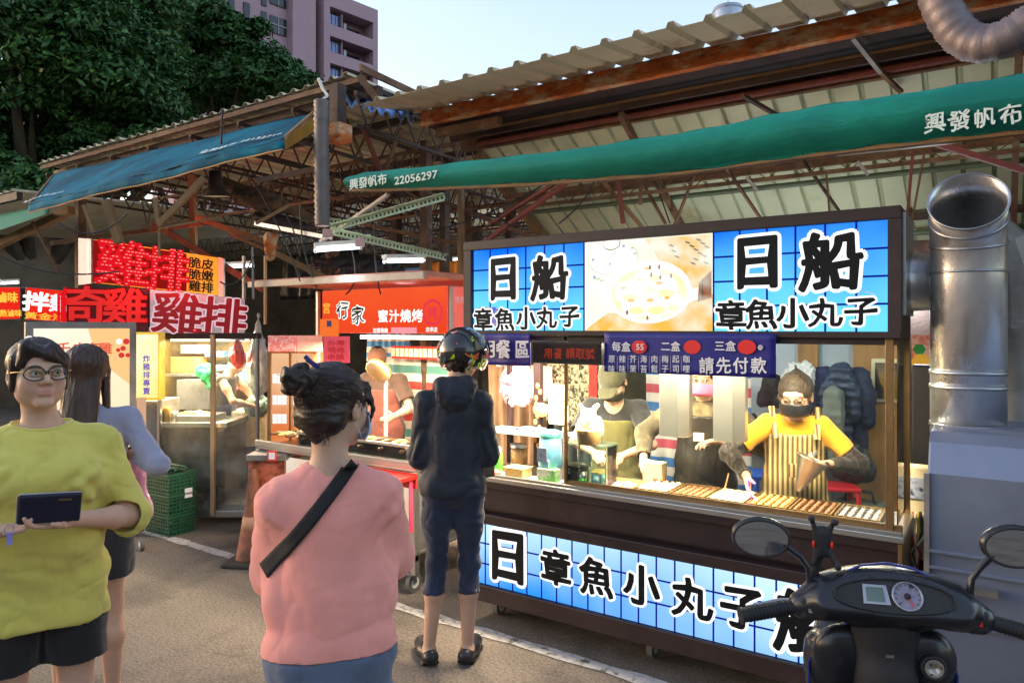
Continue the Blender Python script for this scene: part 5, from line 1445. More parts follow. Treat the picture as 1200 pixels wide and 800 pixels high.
g = MB(); g.tube([(c.x - .1, 5.6, .5), (c.x - .08, 5.6, .58), (c.x + .08, 5.6, .58), (c.x + .1, 5.6, .5)], .012, 8); g.build('handle', m_black, t)
g = MB(); g.box((c.x - .14, 5.48, 0.0), (c.x + .14, 5.72, .25)); g.build('base', m_dsteel, t)
def stool(px, py, Y, mat, label, s=1.0):
    c = at(px, py, Y=Y); t = thing('plastic_stool', (c.x, Y, 0), label, 'stool', 'plastic stools in the back room', rz=.4)
    h = c.z if c.z > .2 else .3
    g = MB(); g.box((-.13 * s, -.13 * s, h - .03), (.13 * s, .13 * s, h)); g.build('seat', mat, t, world=False, bevel=.01)
    for sx in (-1, 1):
        for sy in (-1, 1): g = MB(); g.bar((sx * .11 * s, sy * .11 * s, h - .03), (sx * .15 * s, sy * .15 * s, 0), .035, .02); g.build('leg', mat, t, world=False)
stool(981, 567, 5.5, M('red_plastic', srgb(210, 40, 50), rough=.35), 'red plastic stool beside the tool case')
stool(903, 553, 4.9, M('blue_plastic_stool', srgb(40, 90, 200), rough=.35), 'blue plastic stool behind the gloved hand')
# low work bench with clutter at the back
c = at(895, 505, Y=5.7)
t = thing('work_bench', (c.x, 5.7, 0), 'cluttered steel bench against the pale partition', 'bench')
g = MB(); g.box((c.x - .45, 5.55, .78), (c.x + .45, 6.05, .81)); g.build('bench_top', m_steel, t)
for sx in (-.42, .42):
    for y in (5.58, 6.0): g = MB(); g.box((c.x + sx - .02, y, 0), (c.x + sx + .02, y + .04, .78)); g.build('leg', m_steel, t)
for i, (px, w, h, mt, la) in enumerate(((880, .09, .26, m_black, 'black coffee grinder shape on the back bench'), (893, .05, .2, m_redsteel, 'thin reddish bottle on the back bench'), (905, .08, .14, m_steel, 'steel pot on the back bench'), (917, .07, .22, m_black, 'black upright box on the back bench'), (886, .05, .1, m_gr, 'small green box on the back bench'))):
    c = at(px, 500, Y=5.7 - .03 * i); g = MB(); g.lathe([(0, 0), (w * .8, 0), (w, h * .3), (w * .7, h * .8), (w * .35, h), (0, h)], (c.x, 5.7 - .03 * i, .811), 10, smooth=False); tag(g.build('bench_clutter', mt), la, 'container')
# lamps added out of sight behind the sign as fill for the back room
tube_lamp((-1.9, 4.9, 2.12), (-1.2, 4.9, 2.12), 'tube lamp inside the back room above the vendors', 22)
tube_lamp((-.75, 5.1, 2.05), (-.15, 5.1, 2.05), 'tube lamp inside the back room above the jackets', 22)
# poster and small gear in the gap right of the stall
a, b = at(1068, 392, Y=5.0), at(1090, 435, Y=5.0); g = MB(); g.box((a.x, 5.0, b.z), (b.x, 5.01, a.z)); ps = tag(g.build('fruit_poster', M('poster_print', srgb(240, 190, 160), rough=.5, patch=srgb(220, 90, 60), patch_scale=9, patch_t=.5)), 'small fruit poster seen in the gap right of the stall', 'poster')
g = MB(); g.lathe([(0, 0), (.05, 0)], at(1079, 424, Y=4.995), 16, axis=(0, -1, 0)); g.build('print', M('yellow_fruit', srgb(245, 190, 60)), ps)
g = MB(); g.lathe([(0, 0), (.035, 0)], at(1077, 409, Y=4.995), 6, axis=(0, -1, 0)); g.build('print', M('leaf_green_print', srgb(50, 140, 60)), ps)
c = at(1078, 560, Y=3.95)
t = thing('control_box', (c.x, 3.95, .5), 'cream control box with small display behind the stall end', 'control box')
g = MB(); g.box((c.x - .07, 3.9, .64), (c.x + .07, 4.0, 1.08)); g.build('housing', M('cream_enamel', srgb(235, 220, 180), rough=.5), t, bevel=.006)
g = MB(); g.box((c.x - .05, 3.895, .93), (c.x + .05, 3.9, 1.03)); g.build('dial_plate', M('blueish_plate', srgb(190, 205, 225), rough=.4, patch=srgb(40, 60, 110), patch_scale=30), t)
g = MB(); g.box((c.x + .0, 3.895, .75), (c.x + .04, 3.9, .87)); g.build('display', M('green_display', srgb(90, 120, 70), rough=.3), t)
g = MB(); g.box((c.x - .06, 3.92, 0), (c.x + .06, 3.98, .64)); g.build('stand', m_dsteel, t)
for i in range(5):
    p = [at(1070 + i * 3, 600, Y=3.9), at(1066 + i * 5, 625, Y=3.8), at(1078 - i * 3, 648, Y=3.75), at(1072 + i * 2, 680, Y=3.8)]
    g = MB(); g.tube(p, .006, 6); tag(g.build('cable', (M('red_cable', srgb(200, 50, 50)), m_whitep, M('yellow_cable', srgb(220, 180, 60)), m_wire, m_whitep)[i]), ('red', 'white', 'yellow', 'black', 'second white')[i] + ' cable looping behind the right end of the stall', 'cable')
g = MB(); a = at(1068, 435, Y=4.3); g.box((a.x, 4.3, .9), (a.x + .12, 4.4, 1.55)); tag(g.build('black_speaker', m_black, bevel=.01), 'tall black case standing in the gap right of the stall', 'case'); g = MB(); g.box((a.x, 4.3, 0), (a.x + .12, 4.4, .9)); g.build('plinth', m_dsteel, bpy.data.objects['black_speaker'])

# ================================================================== EXHAUST UNIT AT THE RIGHT
m_bsteel = M('blue_grey_sheet_steel', srgb(124, 134, 156), rough=.38, metal=.5, var=.1, scale=2.5, bump=.04)
m_pipe = M('spiral_galvanised_pipe', (.68, .69, .72), rough=.30, metal=.85, var=.16, scale=4, bump=.12, bscale=9, bdist=.012, stretch=(1, 1, .5), patch=(.34, .33, .33), patch_scale=3, patch_t=.58)
ex = thing('exhaust_unit', (.3, 3.3, 0), 'grey sheet steel exhaust cabinet with its bent duct at the right edge', 'exhaust unit')
ax = at(1087, 520, Y=3.10).x
zt0 = at(1087, 513, Y=3.1).z
g = MB(); g.prism([(ax, 3.10, 0.0), (ax, 3.10, 1.20), (ax, 3.16, 1.31), (ax, 3.22, 1.345), (ax, 3.9, 1.345), (ax, 3.9, 0.0)], (1.7, 0, 0)); g.build('cabinet', m_bsteel, ex, bevel=.006)
for z in (.30, .845, .905): g = MB(); g.box((ax - .004, 3.086, z), (ax + 1.7, 3.10, z + .012)); g.build('seam', m_bsteel, ex, bevel=.002)
g = MB(); g.box((ax - .012, 3.085, .0), (ax + .006, 3.098, 1.20)); g.build('corner_strip', m_zinc, ex)
g = MB(); g.box((ax + .02, 3.088, .65), (ax + .9, 3.10, .66)); g.build('seam', m_bsteel, ex)
g = MB(); a = at(1110, 662, Y=3.05); g.box((ax + .05, 3.04, .79), (ax + .22, 3.086, .81)); g.build('bracket', m_zinc, ex)
pc = at(1134, 400, Y=3.55); R = .136; px_, py_ = at(1134, 400, Y=3.55).x, 3.55
g = MB()
zc = at(1134, 275, Y=3.55).z
dirv = Vector((0.34, -0.62, 0)).normalized()
dirv = Vector((-px_, -py_, 0)).normalized()   # mouth leans towards the street
nr = 40
rings = [((px_, py_, 1.30), (0, 0, 1), R), ((px_, py_, zc), (0, 0, 1), R)]
for a_, dx in ((14, .0), (28, .02)):
    pass
def ring(c, n, r): 
    q = Vector((0, 0, 1)).rotation_difference(Vector(n)); return [Vector(c) + q @ Vector((r * cos(2 * pi * k / nr), r * sin(2 * pi * k / nr), 0)) for k in range(nr)]
def cut_ring(z, slope, r, off=Vector((0, 0, 0))):
    """section of the vertical pipe by an inclined plane"""
    return [Vector((px_ + r * cos(2 * pi * k / nr), py_ + r * sin(2 * pi * k / nr), z + slope * (Vector((r * cos(2 * pi * k / nr), r * sin(2 * pi * k / nr), 0)) @ dirv))) + off for k in range(nr)]
pth = [(Vector((px_, py_, 1.30)), (0, 0, 1)), (Vector((px_, py_, zc - .16)), (0, 0, 1)), (Vector((px_, py_, zc - .04)) + dirv * .015, dirv * .25 + Vector((0, 0, 1))), (Vector((px_, py_, zc + .06)) + dirv * .07, dirv * .75 + Vector((0, 0, .8))), (Vector((px_, py_, zc + .115)) + dirv * .17, dirv * .95 + Vector((0, 0, .55)))]
def ering(c, n, r):
    n = Vector(n).normalized(); sx_ = Vector((0, 0, 1)).cross(dirv).normalized(); sy_ = n.cross(sx_).normalized(); return [c + (sx_ * cos(2 * pi * k / nr) + sy_ * sin(2 * pi * k / nr)) * r for k in range(nr)]
vs = [v for c_, n_ in pth for v in ering(c_, n_, R)]
g.add(vs, [(i * nr + k, i * nr + (k + 1) % nr, (i + 1) * nr + (k + 1) % nr, (i + 1) * nr + k) for i in range(len(pth) - 1) for k in range(nr)], True)
g.build('stack_pipe', m_pipe, ex, thick=.004)
for c_, n_ in pth[1:]:
    g = MB(); n_ = Vector(n_).normalized(); a, b = ering(c_ - n_ * .005, n_, R + .004), ering(c_ + n_ * .005, n_, R + .004); g.add(a + b, [(k, (k + 1) % nr, nr + (k + 1) % nr, nr + k) for k in range(nr)], True); g.build('joint_ring', m_galv, ex, thick=.006)
for z in (1.56, 1.50, 1.34):
    g = MB(); a, b = cut_ring(z - .008, 0, R + .003), cut_ring(z + .008, 0, R + .003); g.add(a + b, [(k, (k + 1) % nr, nr + (k + 1) % nr, nr + k) for k in range(nr)], True); g.build('joint_ring', m_galv, ex, thick=.006)
# side elbow to the stall sign box
a, b = at(1062, 305, Y=3.65), at(1100, 305, Y=3.58)
g = MB(); g.tube([(SX1 - .0, 3.68, 1.95), (SX1 + .10, 3.68, 1.95), (px_ - .06, 3.62, 1.95)], [.13, .125, .125], 28); g.build('side_duct', m_pipe, ex)
for x in (SX1 + .012, SX1 + .10): g = MB(); g.tube([(x - .008, 3.68, 1.95), (x + .008, 3.68, 1.95)], .134, 28); g.build('joint_ring', m_galv, ex)
g = MB(); g.prism([(SX1 + .0, 3.45, 2.24), (SX1 + .0, 3.80, 2.24), (SX1 + .0, 3.80, 1.80), (SX1 + .0, 3.45, 1.80)], (.012, 0, 0)); g.build('flange_plate', m_galv, ex)
# second bent duct and ribbed hose behind
g = MB(); cc = at(1168, 330, Y=3.8)
P = [at(1120, 268, Y=3.9), at(1150, 272, Y=3.9), at(1172, 290, Y=3.9), at(1182, 320, Y=3.9), at(1184, 350, Y=3.9), at(1184, 385, Y=3.9)]
g.tube(P, .115, 12, smooth=False); g.build('elbow_duct', m_zinc, ex)
ribbed([at(1184, 372, Y=3.9), at(1184, 440, Y=3.9), at(1183, 540, Y=3.85)], .10, m_zinc, 'ribbed_pipe', '', '', n=24, pitch=.05, amp=.16, par=None)
o = bpy.data.objects['ribbed_pipe']; tag(o, 'shiny ribbed pipe rising behind the exhaust cabinet at the right edge', 'pipe')

# ================================================================== ROAST MEAT STALL
m_redcart = M('red_enamel', srgb(200, 44, 34), rough=.35, var=.1)
m_cream = M('cream_panel', srgb(240, 215, 180), rough=.5, var=.06)
bq = thing('food_stall', (-4.1, 3.8, 0), 'honey roast meat stall with red lit sign and wheeled steel cart', 'stall')
BX0, BX1 = -4.78, -3.12
def part(name, lo, hi, mat, bevel=.004, par=bq, label=None):
    g = MB(); g.box(lo, hi); return g.build(name, mat, par, bevel=bevel, label=label)
part('counter', (BX0, 3.48, .80), (BX1, 4.25, .825), m_steel)
part('tray_rim', (BX0, 3.46, .825), (BX1 + .01, 3.49, .87), m_steel)
part('tray_rim', (BX1 - .02, 3.49, .825), (BX1 + .01, 4.25, .87), m_steel)
part('red_flap', (-3.62, 3.30, .765), (-3.10, 3.47, .79), m_redcart, .003)
part('red_apron', (-3.62, 3.455, .70), (-3.10, 3.465, .80), m_redcart, .002)
part('front_panel', (BX0 + .05, 3.50, .27), (BX1 - .1, 3.52, .76), glow('lit_cream_menu', srgb(255, 214, 178), .85, srgb(255, 240, 220), .2, .9, 2.2, 5), 0)
part('frame_rail', (BX0, 3.47, .22), (BX1, 3.51, .265), m_steel)
part('shelf', (BX0, 3.5, .26), (BX1, 4.25, .28), m_zinc)
part('side_panel', (BX1 - .03, 3.51, .28), (BX1 - .015, 4.25, .78), m_zinc, 0)
for x in (BX0, BX1 - .045):
    for y in (3.47, 4.2): part('leg', (x, y, .13), (x + .045, y + .045, .80), m_steel)
for x in (BX0 + .05, BX1 - .06): caster(x, 3.50, .065, bq, zt=.14); caster(x, 4.15, .065, bq, zt=.14)
g = MB(); g.bar((-3.13, 3.44, .78), (-3.13, 3.44, .42), .03, .008); g.build('pink_strap', M('pink_strap', srgb(235, 70, 110), rough=.6), bq)
# upper frame, shelf of meats and glass guard
for x in (BX0 + .05, -3.30): part('post', (x, 4.02, .82), (x + .03, 4.05, 2.05), m_steel)
part('guard_rail', (-4.3, 3.47, .955), (-3.12, 3.485, .975), m_steel, .002)
part('guard_pane', (-4.3, 3.49, .87), (-3.13, 3.494, .955), m_acryl, 0)
for x in (-4.3, -3.14): part('guard_post', (x, 3.49, .865), (x + .012, 3.505, .97), m_steel, 0)
g = MB(); g.grid(lambda u, v: (-4.75 + 1.3 * u, 3.62 + .38 * v, .90 + .012 * sin(u * 30) * sin(v * 9)), 20, 6)
g.build('grill_shelf', m_iron, bq, thick=.008)
m_meatd = M('dark_glazed_meat', srgb(96, 70, 38), rough=.3, var=.4, scale=18, bump=.3, bscale=50)
m_meaty = M('golden_skewer', srgb(214, 168, 92), rough=.4, var=.3, scale=25, bump=.3)
mt = ['dark glazed meat strip lying on the roast stall grill', 'pale golden skewer lying on the roast stall grill']
for i in range(30):
    x = -4.62 + (i % 15) * .098; y = 3.56 + (i // 15) * .2 + .02 * sin(i * 3); k = (i * 7 + i // 5) % 2
    g = MB(); L0 = .07
    g.tube([(x - .01, y - L0, .905 + .018), (x + .005, y - .02, .93), (x + .015, y + .03, .925), (x + .01, y + L0, .92)], [.012, .022, .024, .012], 8, ov=.8)
    tag(g.build('meat_piece' if not k else 'skewer', m_meatd if not k else m_meaty), mt[k], 'food', 'dark meat strips on the roast stall' if not k else 'golden skewers on the roast stall')
for i in range(9):
    x = -4.2 + i * .115; g = MB(); g.sph((x, 3.53, .845), (.05, .035, .018), 10, 6); tag(g.build('vegetable', M('green_pepper', srgb(120, 150, 60), rough=.4, var=.3) if i % 3 else m_meaty), 'small heap of greens or skewers behind the low glass guard', 'food', 'food heaps behind the glass guard')
# sign and roof of the stall
part('roof_slab', (-4.95, 3.55, 2.085), (-3.12, 4.6, 2.125), M('faded_red_roof', srgb(190, 120, 100), rough=.6, var=.2), .006)
part('roof_lip', (-4.97, 3.53, 2.065), (-3.10, 3.56, 2.115), m_zinc, .003)
part('roof_cap', (-4.6, 3.9, 2.13), (-3.5, 4.4, 2.16), m_rusto, .01)
a, b = at(378, 346, Y=4.0), at(523, 391, Y=4.0)
part('sign_box', (a.x, 4.01, b.z), (b.x, 4.38, 2.05), M('red_acrylic_side', srgb(225, 90, 80), rough=.4, emis=srgb(235, 110, 95), es=.55), .003)
sg = part('lit_sign', (a.x + .004, 3.995, b.z + .005), (b.x - .004, 4.009, 2.045), glow('lit_red_orange', srgb(240, 62, 34), 1.0, srgb(255, 106, 52), 1.6, 2.3, .8, 2), 0)
for s_ in (0,): 
    c = at(532, 372, Y=4.1)
    lettering('lettering', '燒烤', m_pwhite, sg, (b.x + .004, 4.15, 1.95), (0, 1, 0), (0, 0, 1), .06, 0, 0, .003)
m_lw = glow('lit_white_text', (1, .98, .92), 1.25)
def stxt(s_, px, py, h, par, Y=3.99, wide=1.0, dil=.02, mat=None, brush=0.0, R=(1, 0, 0), D=None, U=(0, 0, 1), sp=1.0, lift=.002, seed=1, nm='lettering'):
    c = at(px, py, Y=Y) if D is None else at(px, py, D=D); Dd = Vector((c.x, c.y)) @ Vector((-SN, CS))
    return lettering(nm, s_, mat or m_lw, par, c, R, U, h * Dd / 833 / .9, 0, 0, lift, wide, brush, spacing=sp, dil=dil, seed=seed)
for ch, px, py, h in (('行', 402, 363, 19), ('家', 420, 369, 20)):
    stxt(ch, px, py, h, sg, dil=.075, brush=.05); stxt(ch, px, py, h, sg, dil=.01, brush=.05, mat=m_ink, lift=.006)
stxt('蜜汁燒烤', 469, 370, 14, sg, wide=1.1, dil=.03, sp=1.12)
stxt('加盟專線', 446, 387, 5.5, sg, wide=1.0, dil=.02); stxt('忠孝店', 506, 386, 5.5, sg, wide=1.0, dil=.02)
c = at(473, 387, Y=3.99); g = MB(); g.box((c.x - .13, 3.989, c.z - .022), (c.x + .13, 3.992, c.z + .022)); g.build('phone_strip', glow('pale_pink_strip', srgb(255, 160, 170), 1.0), sg)
c = at(507, 366, Y=3.99); g = MB(); g.lathe([(.078, 0), (.098, 0)], (c.x, 3.99, c.z), 28, axis=(0, -1, 0)); g.build('round_emblem', glow('emblem_pink', srgb(235, 60, 80), 1.0), sg)
stxt('烤', 507, 366, 15, sg, mat=glow('emblem_pink', (1, 1, 1), 1), dil=.02)
stxt('宮', 383, 361, 12, sg, mat=glow('sign_yellow', srgb(255, 180, 60), 1.1), dil=.02)
c = at(387, 380, Y=3.985); g = MB(); g.box((c.x - .12, 3.98, c.z - .1), (c.x + .10, 3.988, c.z + .045)); st = g.build('orange_notice', glow('orange_notice', srgb(255, 120, 50), .95), sg)
g = MB(); g.box((c.x - .03, 3.975, c.z - .02), (c.x + .02, 3.98, c.z + .03)); g.build('blue_mark', M('deep_blue_print', srgb(40, 50, 140)), st)
# strip light and heat lamp
g = MB(); g.box((-4.2, 4.02, 1.655), (-3.34, 4.07, 1.685)); g.build('strip_lamp', glow('warm_strip_bq', (1, .86, .66), 4), bq)
for (lx, le, nm) in ((-3.9, 110, 'strip_light'), ):
    L_ = bpy.data.lights.new(nm, 'AREA'); L_.shape = 'RECTANGLE'; L_.size = 1.2; L_.size_y = .2; L_.energy = le * KD; L_.color = (1, .80, .56)
    lo = bpy.data.objects.new(nm, L_); COL.objects.link(lo); lo.parent = bq; lo.location = Vector((-3.9, 4.0, 1.63)) - bq.location
c = at(445, 432, Y=3.95)
t = thing('heat_lamp', (c.x, 3.95, .9), 'round cream fan head on a white pole over the roasting meat', 'fan')
g = MB(); g.lathe([(0, .0), (.07, .0), (.098, .012), (.104, .03), (.098, .045), (.05, .07), (0, .075)], (c.x, 3.95, c.z), 28, axis=(.05, -.75, -.65)); g.build('fan_housing', M('cream_fan', srgb(240, 200, 140), rough=.4), t)
for k in range(4): g = MB(); g.lathe([(.02 + k * .024, -.004), (.024 + k * .024, -.007), (.028 + k * .024, -.004)], (c.x, 3.95, c.z), 28, axis=(.05, -.75, -.65)); g.build('guard_ring', m_brass, t)
g = MB(); g.tube([(c.x + .015, 4.0, .9), (c.x + .015, 4.0, c.z)], .016, 12); g.build('pole', m_whitep, t)
# striped tarp, price cards, menu boards behind
m_str2 = stripes('market_tarp_stripes', (srgb(205, 70, 60), srgb(235, 225, 205), srgb(90, 150, 140), srgb(235, 225, 205)), 3.4)
cloth(452, 418, 545, 560, 4.9, m_str2, 'red white and teal striped tarpaulin behind the roast vendor', amp=.01, cat='tarpaulin')
a, b = at(458, 405, Y=4.7), at(524, 422, Y=4.7)
pc_ = thing('price_rail', (a.x, 4.7, b.z), 'row of white price cards above the striped tarpaulin', 'price cards')
part('rail', (a.x, 4.71, b.z), (b.x, 4.73, a.z), m_redcart, .002, pc_)
for i in range(12): x = a.x + (b.x - a.x) * (i + .1) / 12; part('card', (x, 4.70, b.z + .02), (x + (b.x - a.x) / 12 * .75, 4.708, a.z - .02), M('cream_card', srgb(250, 235, 205), rough=.6), 0, pc_)  # plain cream cards without emission
cloth(430, 385, 480, 425, 5.0, stripes('blue_strip_tarp', (srgb(70, 140, 190), srgb(220, 210, 190)), 9), 'blue striped scrap of tarpaulin under the red sign', amp=.01)
cloth(498, 308, 565, 345, 6.3, M('orange_tarp', srgb(205, 130, 30), rough=.6), 'mustard tarpaulin hanging behind the roast stall roof', amp=.02, cat='tarpaulin')
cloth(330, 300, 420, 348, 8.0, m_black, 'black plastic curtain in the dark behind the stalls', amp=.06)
# brown back partition with lit menu board (left of the stall)
def cbox(name, px0, py0, px1, py1, D, depth, mat, par=None, bevel=.004, label=None):
    """box square to the sight line: front face spans the pixels at distance D"""
    a, b = at(px0, py1, D=D), at(px1, py0, D=D)
    r_ = Vector((CS, SN, 0)); f = Vector((-SN, CS, 0)); w = (b - a) @ r_
    g = MB(); P = [a, a + r_ * w, a + r_ * w + f * depth, a + f * depth]; g.prism([Vector((p.x, p.y, a.z)) for p in P], (0, 0, b.z - a.z))
    return g.build(name, mat, par, bevel=bevel, label=label)
def cthing(name, px, py, D, label, cat, group=None, z0=True):
    p = at(px, py, D=D); return thing(name, (p.x, p.y, 0 if z0 else p.z), label, cat, group)
RV, FV = Vector((CS, SN, 0)), Vector((-SN, CS, 0))
mb_ = cthing('menu_board', 342, 460, 5.9, 'tall lit menu cabinet with white price labels left of the roast stall', 'menu board')
cbox('cabinet', 313, 408, 371, 535, 5.92, .25, M('orange_cabinet', srgb(196, 120, 78), rough=.5), mb_)
for (x0, x1) in ((318, 338), (342, 366)):
    p = cbox('lit_panel', x0, 414, x1, 521, 5.90, .015, glow('lit_menu_orange', srgb(236, 130, 70), .95, srgb(255, 226, 180), .8, 2.0, 1.6, 3), mb_, 0)
    for yy in (438, 463, 485): 
        for q in range(3): cbox('price_label', x0 + 1.5 + q * (x1 - x0 - 3) / 3, yy, x0 + .5 + (q + 1) * (x1 - x0 - 3) / 3, yy + 11, 5.885, .01, glow('lit_label', (1, .96, .9), 1.1), p, 0)
    cbox('frame', x0 - 2, 412, x0, 523, 5.885, .03, m_brass, mb_)
cbox('red_strip', 314, 393, 347, 412, 5.88, .03, M('red_floral_strip', srgb(225, 120, 110), rough=.5, patch=srgb(240, 200, 190), patch_scale=30, patch_t=.5, emis=srgb(240, 130, 120), es=.35), mb_)
cbox('red_strip', 348, 393, 377, 412, 5.88, .03, M('pink_strip', srgb(235, 170, 150), rough=.5, emis=srgb(240, 160, 140), es=.35), mb_)
pp = cthing('pink_notice', 395, 410, 4.9, 'pink paper with red characters taped under the red sign', 'notice', z0=False)
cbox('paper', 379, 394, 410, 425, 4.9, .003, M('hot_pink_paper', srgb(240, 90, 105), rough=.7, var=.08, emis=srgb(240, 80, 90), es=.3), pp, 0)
for s_, y in (('外帶', 402), ('現烤', 410), ('串燒', 418)): stxt(s_, 394, y, 7, pp, D=4.89, R=RV, mat=m_redv, wide=1.3, dil=.01)
# small table with red box at its left
tb = cthing('side_table', 300, 560, 5.4, 'low counter with grey top and scuffed red side left of the roast stall', 'table')
cbox('table_top', 288, 533, 335, 540, 5.3, .5, m_zinc, tb)
cbox('side_panel', 291, 540, 333, 628, 5.35, .4, M('scuffed_red_panel', srgb(200, 110, 80), rough=.6, patch=srgb(120, 60, 44), patch_scale=6, patch_t=.5), tb)
cbox('price_card', 313, 528, 324, 540, 5.28, .004, M('red_edge_card', srgb(225, 60, 60), rough=.5), tb, 0)
cbox('card_face', 315, 530, 322, 538, 5.275, .004, m_pwhite, tb, 0)

# ================================================================== FRIED CHICKEN STALL
ck = cthing('food_stall', 240, 600, 6.5, 'fried chicken stall with greasy glass screen and yellow light box', 'stall')
m_glass2 = glassmat('greasy_screen', (.95, .97, .92), dirt=.16)
for x0, x1 in ((184, 187), (246, 251), (299, 302)): cbox('post', x0, 392, x1, 604, 6.3 if x0 != 246 else 6.28, .05, m_beige if x0 == 246 else m_steel, ck)
cbox('glass_screen', 187, 396, 299, 598, 6.32, .006, m_glass2, ck, 0)
cbox('top_rail', 182, 390, 304, 397, 6.3, .06, m_dsteel, ck)
cbox('bottom_rail', 222, 598, 304, 606, 6.3, .06, m_steel, ck)
cbox('floor_plate', 186, 590, 304, 600, 6.36, 1.4, M('wet_floor_plate', srgb(120, 110, 96), rough=.3, var=.3), ck)
cbox('counter_body', 186, 500, 264, 578, 6.4, .5, M('stainless_counter', srgb(150, 140, 125), rough=.35, metal=.75, var=.25, scale=4, patch=srgb(110, 96, 80), patch_scale=3), ck)
cbox('counter_top', 180, 495, 266, 501, 6.38, .56, m_steel, ck)
cbox('side_cabinet', 166, 470, 186, 604, 6.35, .4, m_zinc, ck)
# wheel of the stall
w = at(251, 583, D=6.36); g = MB(); g.tube([w, w + FV * .05], .095, 24); wo = g.build('wheel', M('brown_rubber', srgb(70, 48, 30), rough=.8), ck, bevel=.01); g = MB(); g.tube([w - FV * .006, w], .045, 16); g.build('hub', m_brass, wo)
bb = cthing('food_tray', 240, 490, 6.45, 'steel tray heaped with chopped chicken on the counter', 'tray', z0=False)
cbox('tray', 207, 487, 250, 495, 6.42, .3, m_steel, bb)
s = SDF((-.3, -.2, -.1), (.3, .2, .15), .012); s.ell((0, 0, .0), (.18, .1, .05), .02); p = at(229, 487, D=6.58)
s.mesh('chopped_chicken', m_meaty, bb, disp=folds(.014, (30, 30, 30), (60, 60, 60)), loc=p - bb.location, R=np.array(Euler((0, 0, YAW)).to_matrix()))
for i, (px, py, w_, h_, m_, la) in enumerate(((205, 490, 9, 14, m_steel, 'steel tin on the chicken stall counter'), (196, 494, 7, 20, M('mustard_bottle', srgb(220, 170, 40)), 'yellow sauce bottle on the chicken stall counter'))):
    p = at(px, 496, D=6.45); r_ = w_ * 6.45 / 833 / 2; h = h_ * 6.45 / 833
    g = MB(); g.lathe([(0, 0), (r_, 0), (r_, h * .8), (r_ * .6, h), (0, h)], (p.x, p.y, p.z), 16); tag(g.build('tin', m_), la, 'container')
bx = cthing('cool_box', 292, 505, 6.9, 'cream polystyrene box on red crates beside the tank top vendor', 'box')
cbox('box_body', 268, 487, 312, 523, 6.9, .45, M('polystyrene', srgb(245, 225, 180), rough=.6), bx, .01)
cbox('box_lid', 267, 482, 313, 488, 6.89, .47, M('polystyrene_lid', srgb(250, 235, 200), rough=.6), bx, .01)
for i in range(3):
    cbox('crate_stand', 272 + i * 13, 524, 282 + i * 13, 588, 7.0, .3, m_redsteel if i % 2 else m_wood, bx)
for i, (px, py, s_, la) in enumerate(((285, 594, 10, 'pale blue bucket under the chicken counter'), (241, 595, 7, 'small blue tub under the chicken counter'))):
    p = at(px - 55, py, D=6.5); g = MB(); g.lathe([(0, 0), (.05, 0), (.07, .12), (.075, .12)], (p.x, p.y, .06), 16); tag(g.build('bucket', M('pale_blue_bucket', srgb(130, 150, 190), rough=.5)), la, 'bucket')
# inside clutter: equipment, shelf, green cloth, hanging bags, foil roll
eq = cthing('kitchen_rack', 225, 470, 7.3, 'cluttered steel kitchen rack behind the chicken counter', 'rack')
cbox('back_board', 187, 398, 303, 590, 7.9, .03, M('greasy_back_board', srgb(150, 118, 76), rough=.6, var=.35, scale=3, patch=srgb(84, 90, 80), patch_scale=3), eq)
cbox('shelf', 190, 438, 250, 441, 7.3, .35, m_steel, eq); cbox('hood', 207, 445, 245, 480, 7.2, .4, m_zinc, eq)
cbox('shelf_post', 190, 438, 192, 560, 7.3, .03, m_steel, eq); cbox('fryer', 210, 470, 262, 560, 7.4, .4, m_iron, eq)
for i, (x0, y0, x1, y1, c_) in enumerate(((240, 412, 262, 418, (90, 130, 190)), (246, 428, 290, 434, (220, 220, 225)), (262, 436, 294, 446, (70, 100, 160)), (262, 448, 296, 456, (200, 80, 80)), (200, 418, 236, 436, (200, 150, 80)), (212, 404, 240, 414, (235, 220, 190)))):
    cbox('package', x0, y0, x1, y1, 7.5, .15, M('package_%s' % ('blue', 'white', 'navy', 'red', 'tan', 'cream')[i], srgb(*c_), rough=.5), eq)
p = at(240, 436, D=7.05); s = SDF((-.25, -.1, -.2), (.25, .1, .2), .014); s.ell((0, 0, 0), (.16, .05, .08), .02); s.cone((0, 0, 0), (.1, 0, -.15), .06, .04, .03)
tag(s.mesh('green_cloth', M('bright_green_cloth', srgb(30, 170, 90), rough=.6), disp=folds(.02, (14, 14, 14), (30, 30, 30)), loc=p), 'bright green cloth draped behind the tank top vendor', 'cloth')
def hang(px, py, D, r, mat, label, name='hanging_bag', cat='bag'):
    p = at(px, py, D=D); s = SDF(np.array((-r[0], -r[1], -r[2])) * 1.4, np.array((r[0], r[1], r[2])) * 2.2, .012)
    s.ell((0, 0, -.1 * r[2]), r, .02); s.cone((0, 0, r[2] * .6), (0, 0, r[2] * 1.9), r[0] * .5, .012, .05)
    return tag(s.mesh(name, mat, disp=folds(.016, (18, 18, 8), (40, 40, 30)), loc=p, R=np.array(Euler((0, 0, YAW)).to_matrix())), label, cat)
hang(279, 418, 6.6, (.065, .05, .10), M('red_net_bag', srgb(220, 50, 40), rough=.5), 'red net bag hanging in the chicken stall')
hang(303, 430, 6.7, (.12, .06, .26), M('milky_plastic_bag', srgb(190, 200, 200), rough=.35, var=.1), 'long milky plastic bag roll hanging right of the red net bag')
hang(301, 475, 6.9, (.14, .08, .10), M('grey_green_plastic', srgb(110, 130, 120), rough=.4, var=.3), 'grey green heap of plastic below the milky bags')
L_ = bpy.data.lights.new('stall_light', 'AREA'); L_.size = .8; L_.energy = 220 * KD; L_.color = (1, .84, .60)
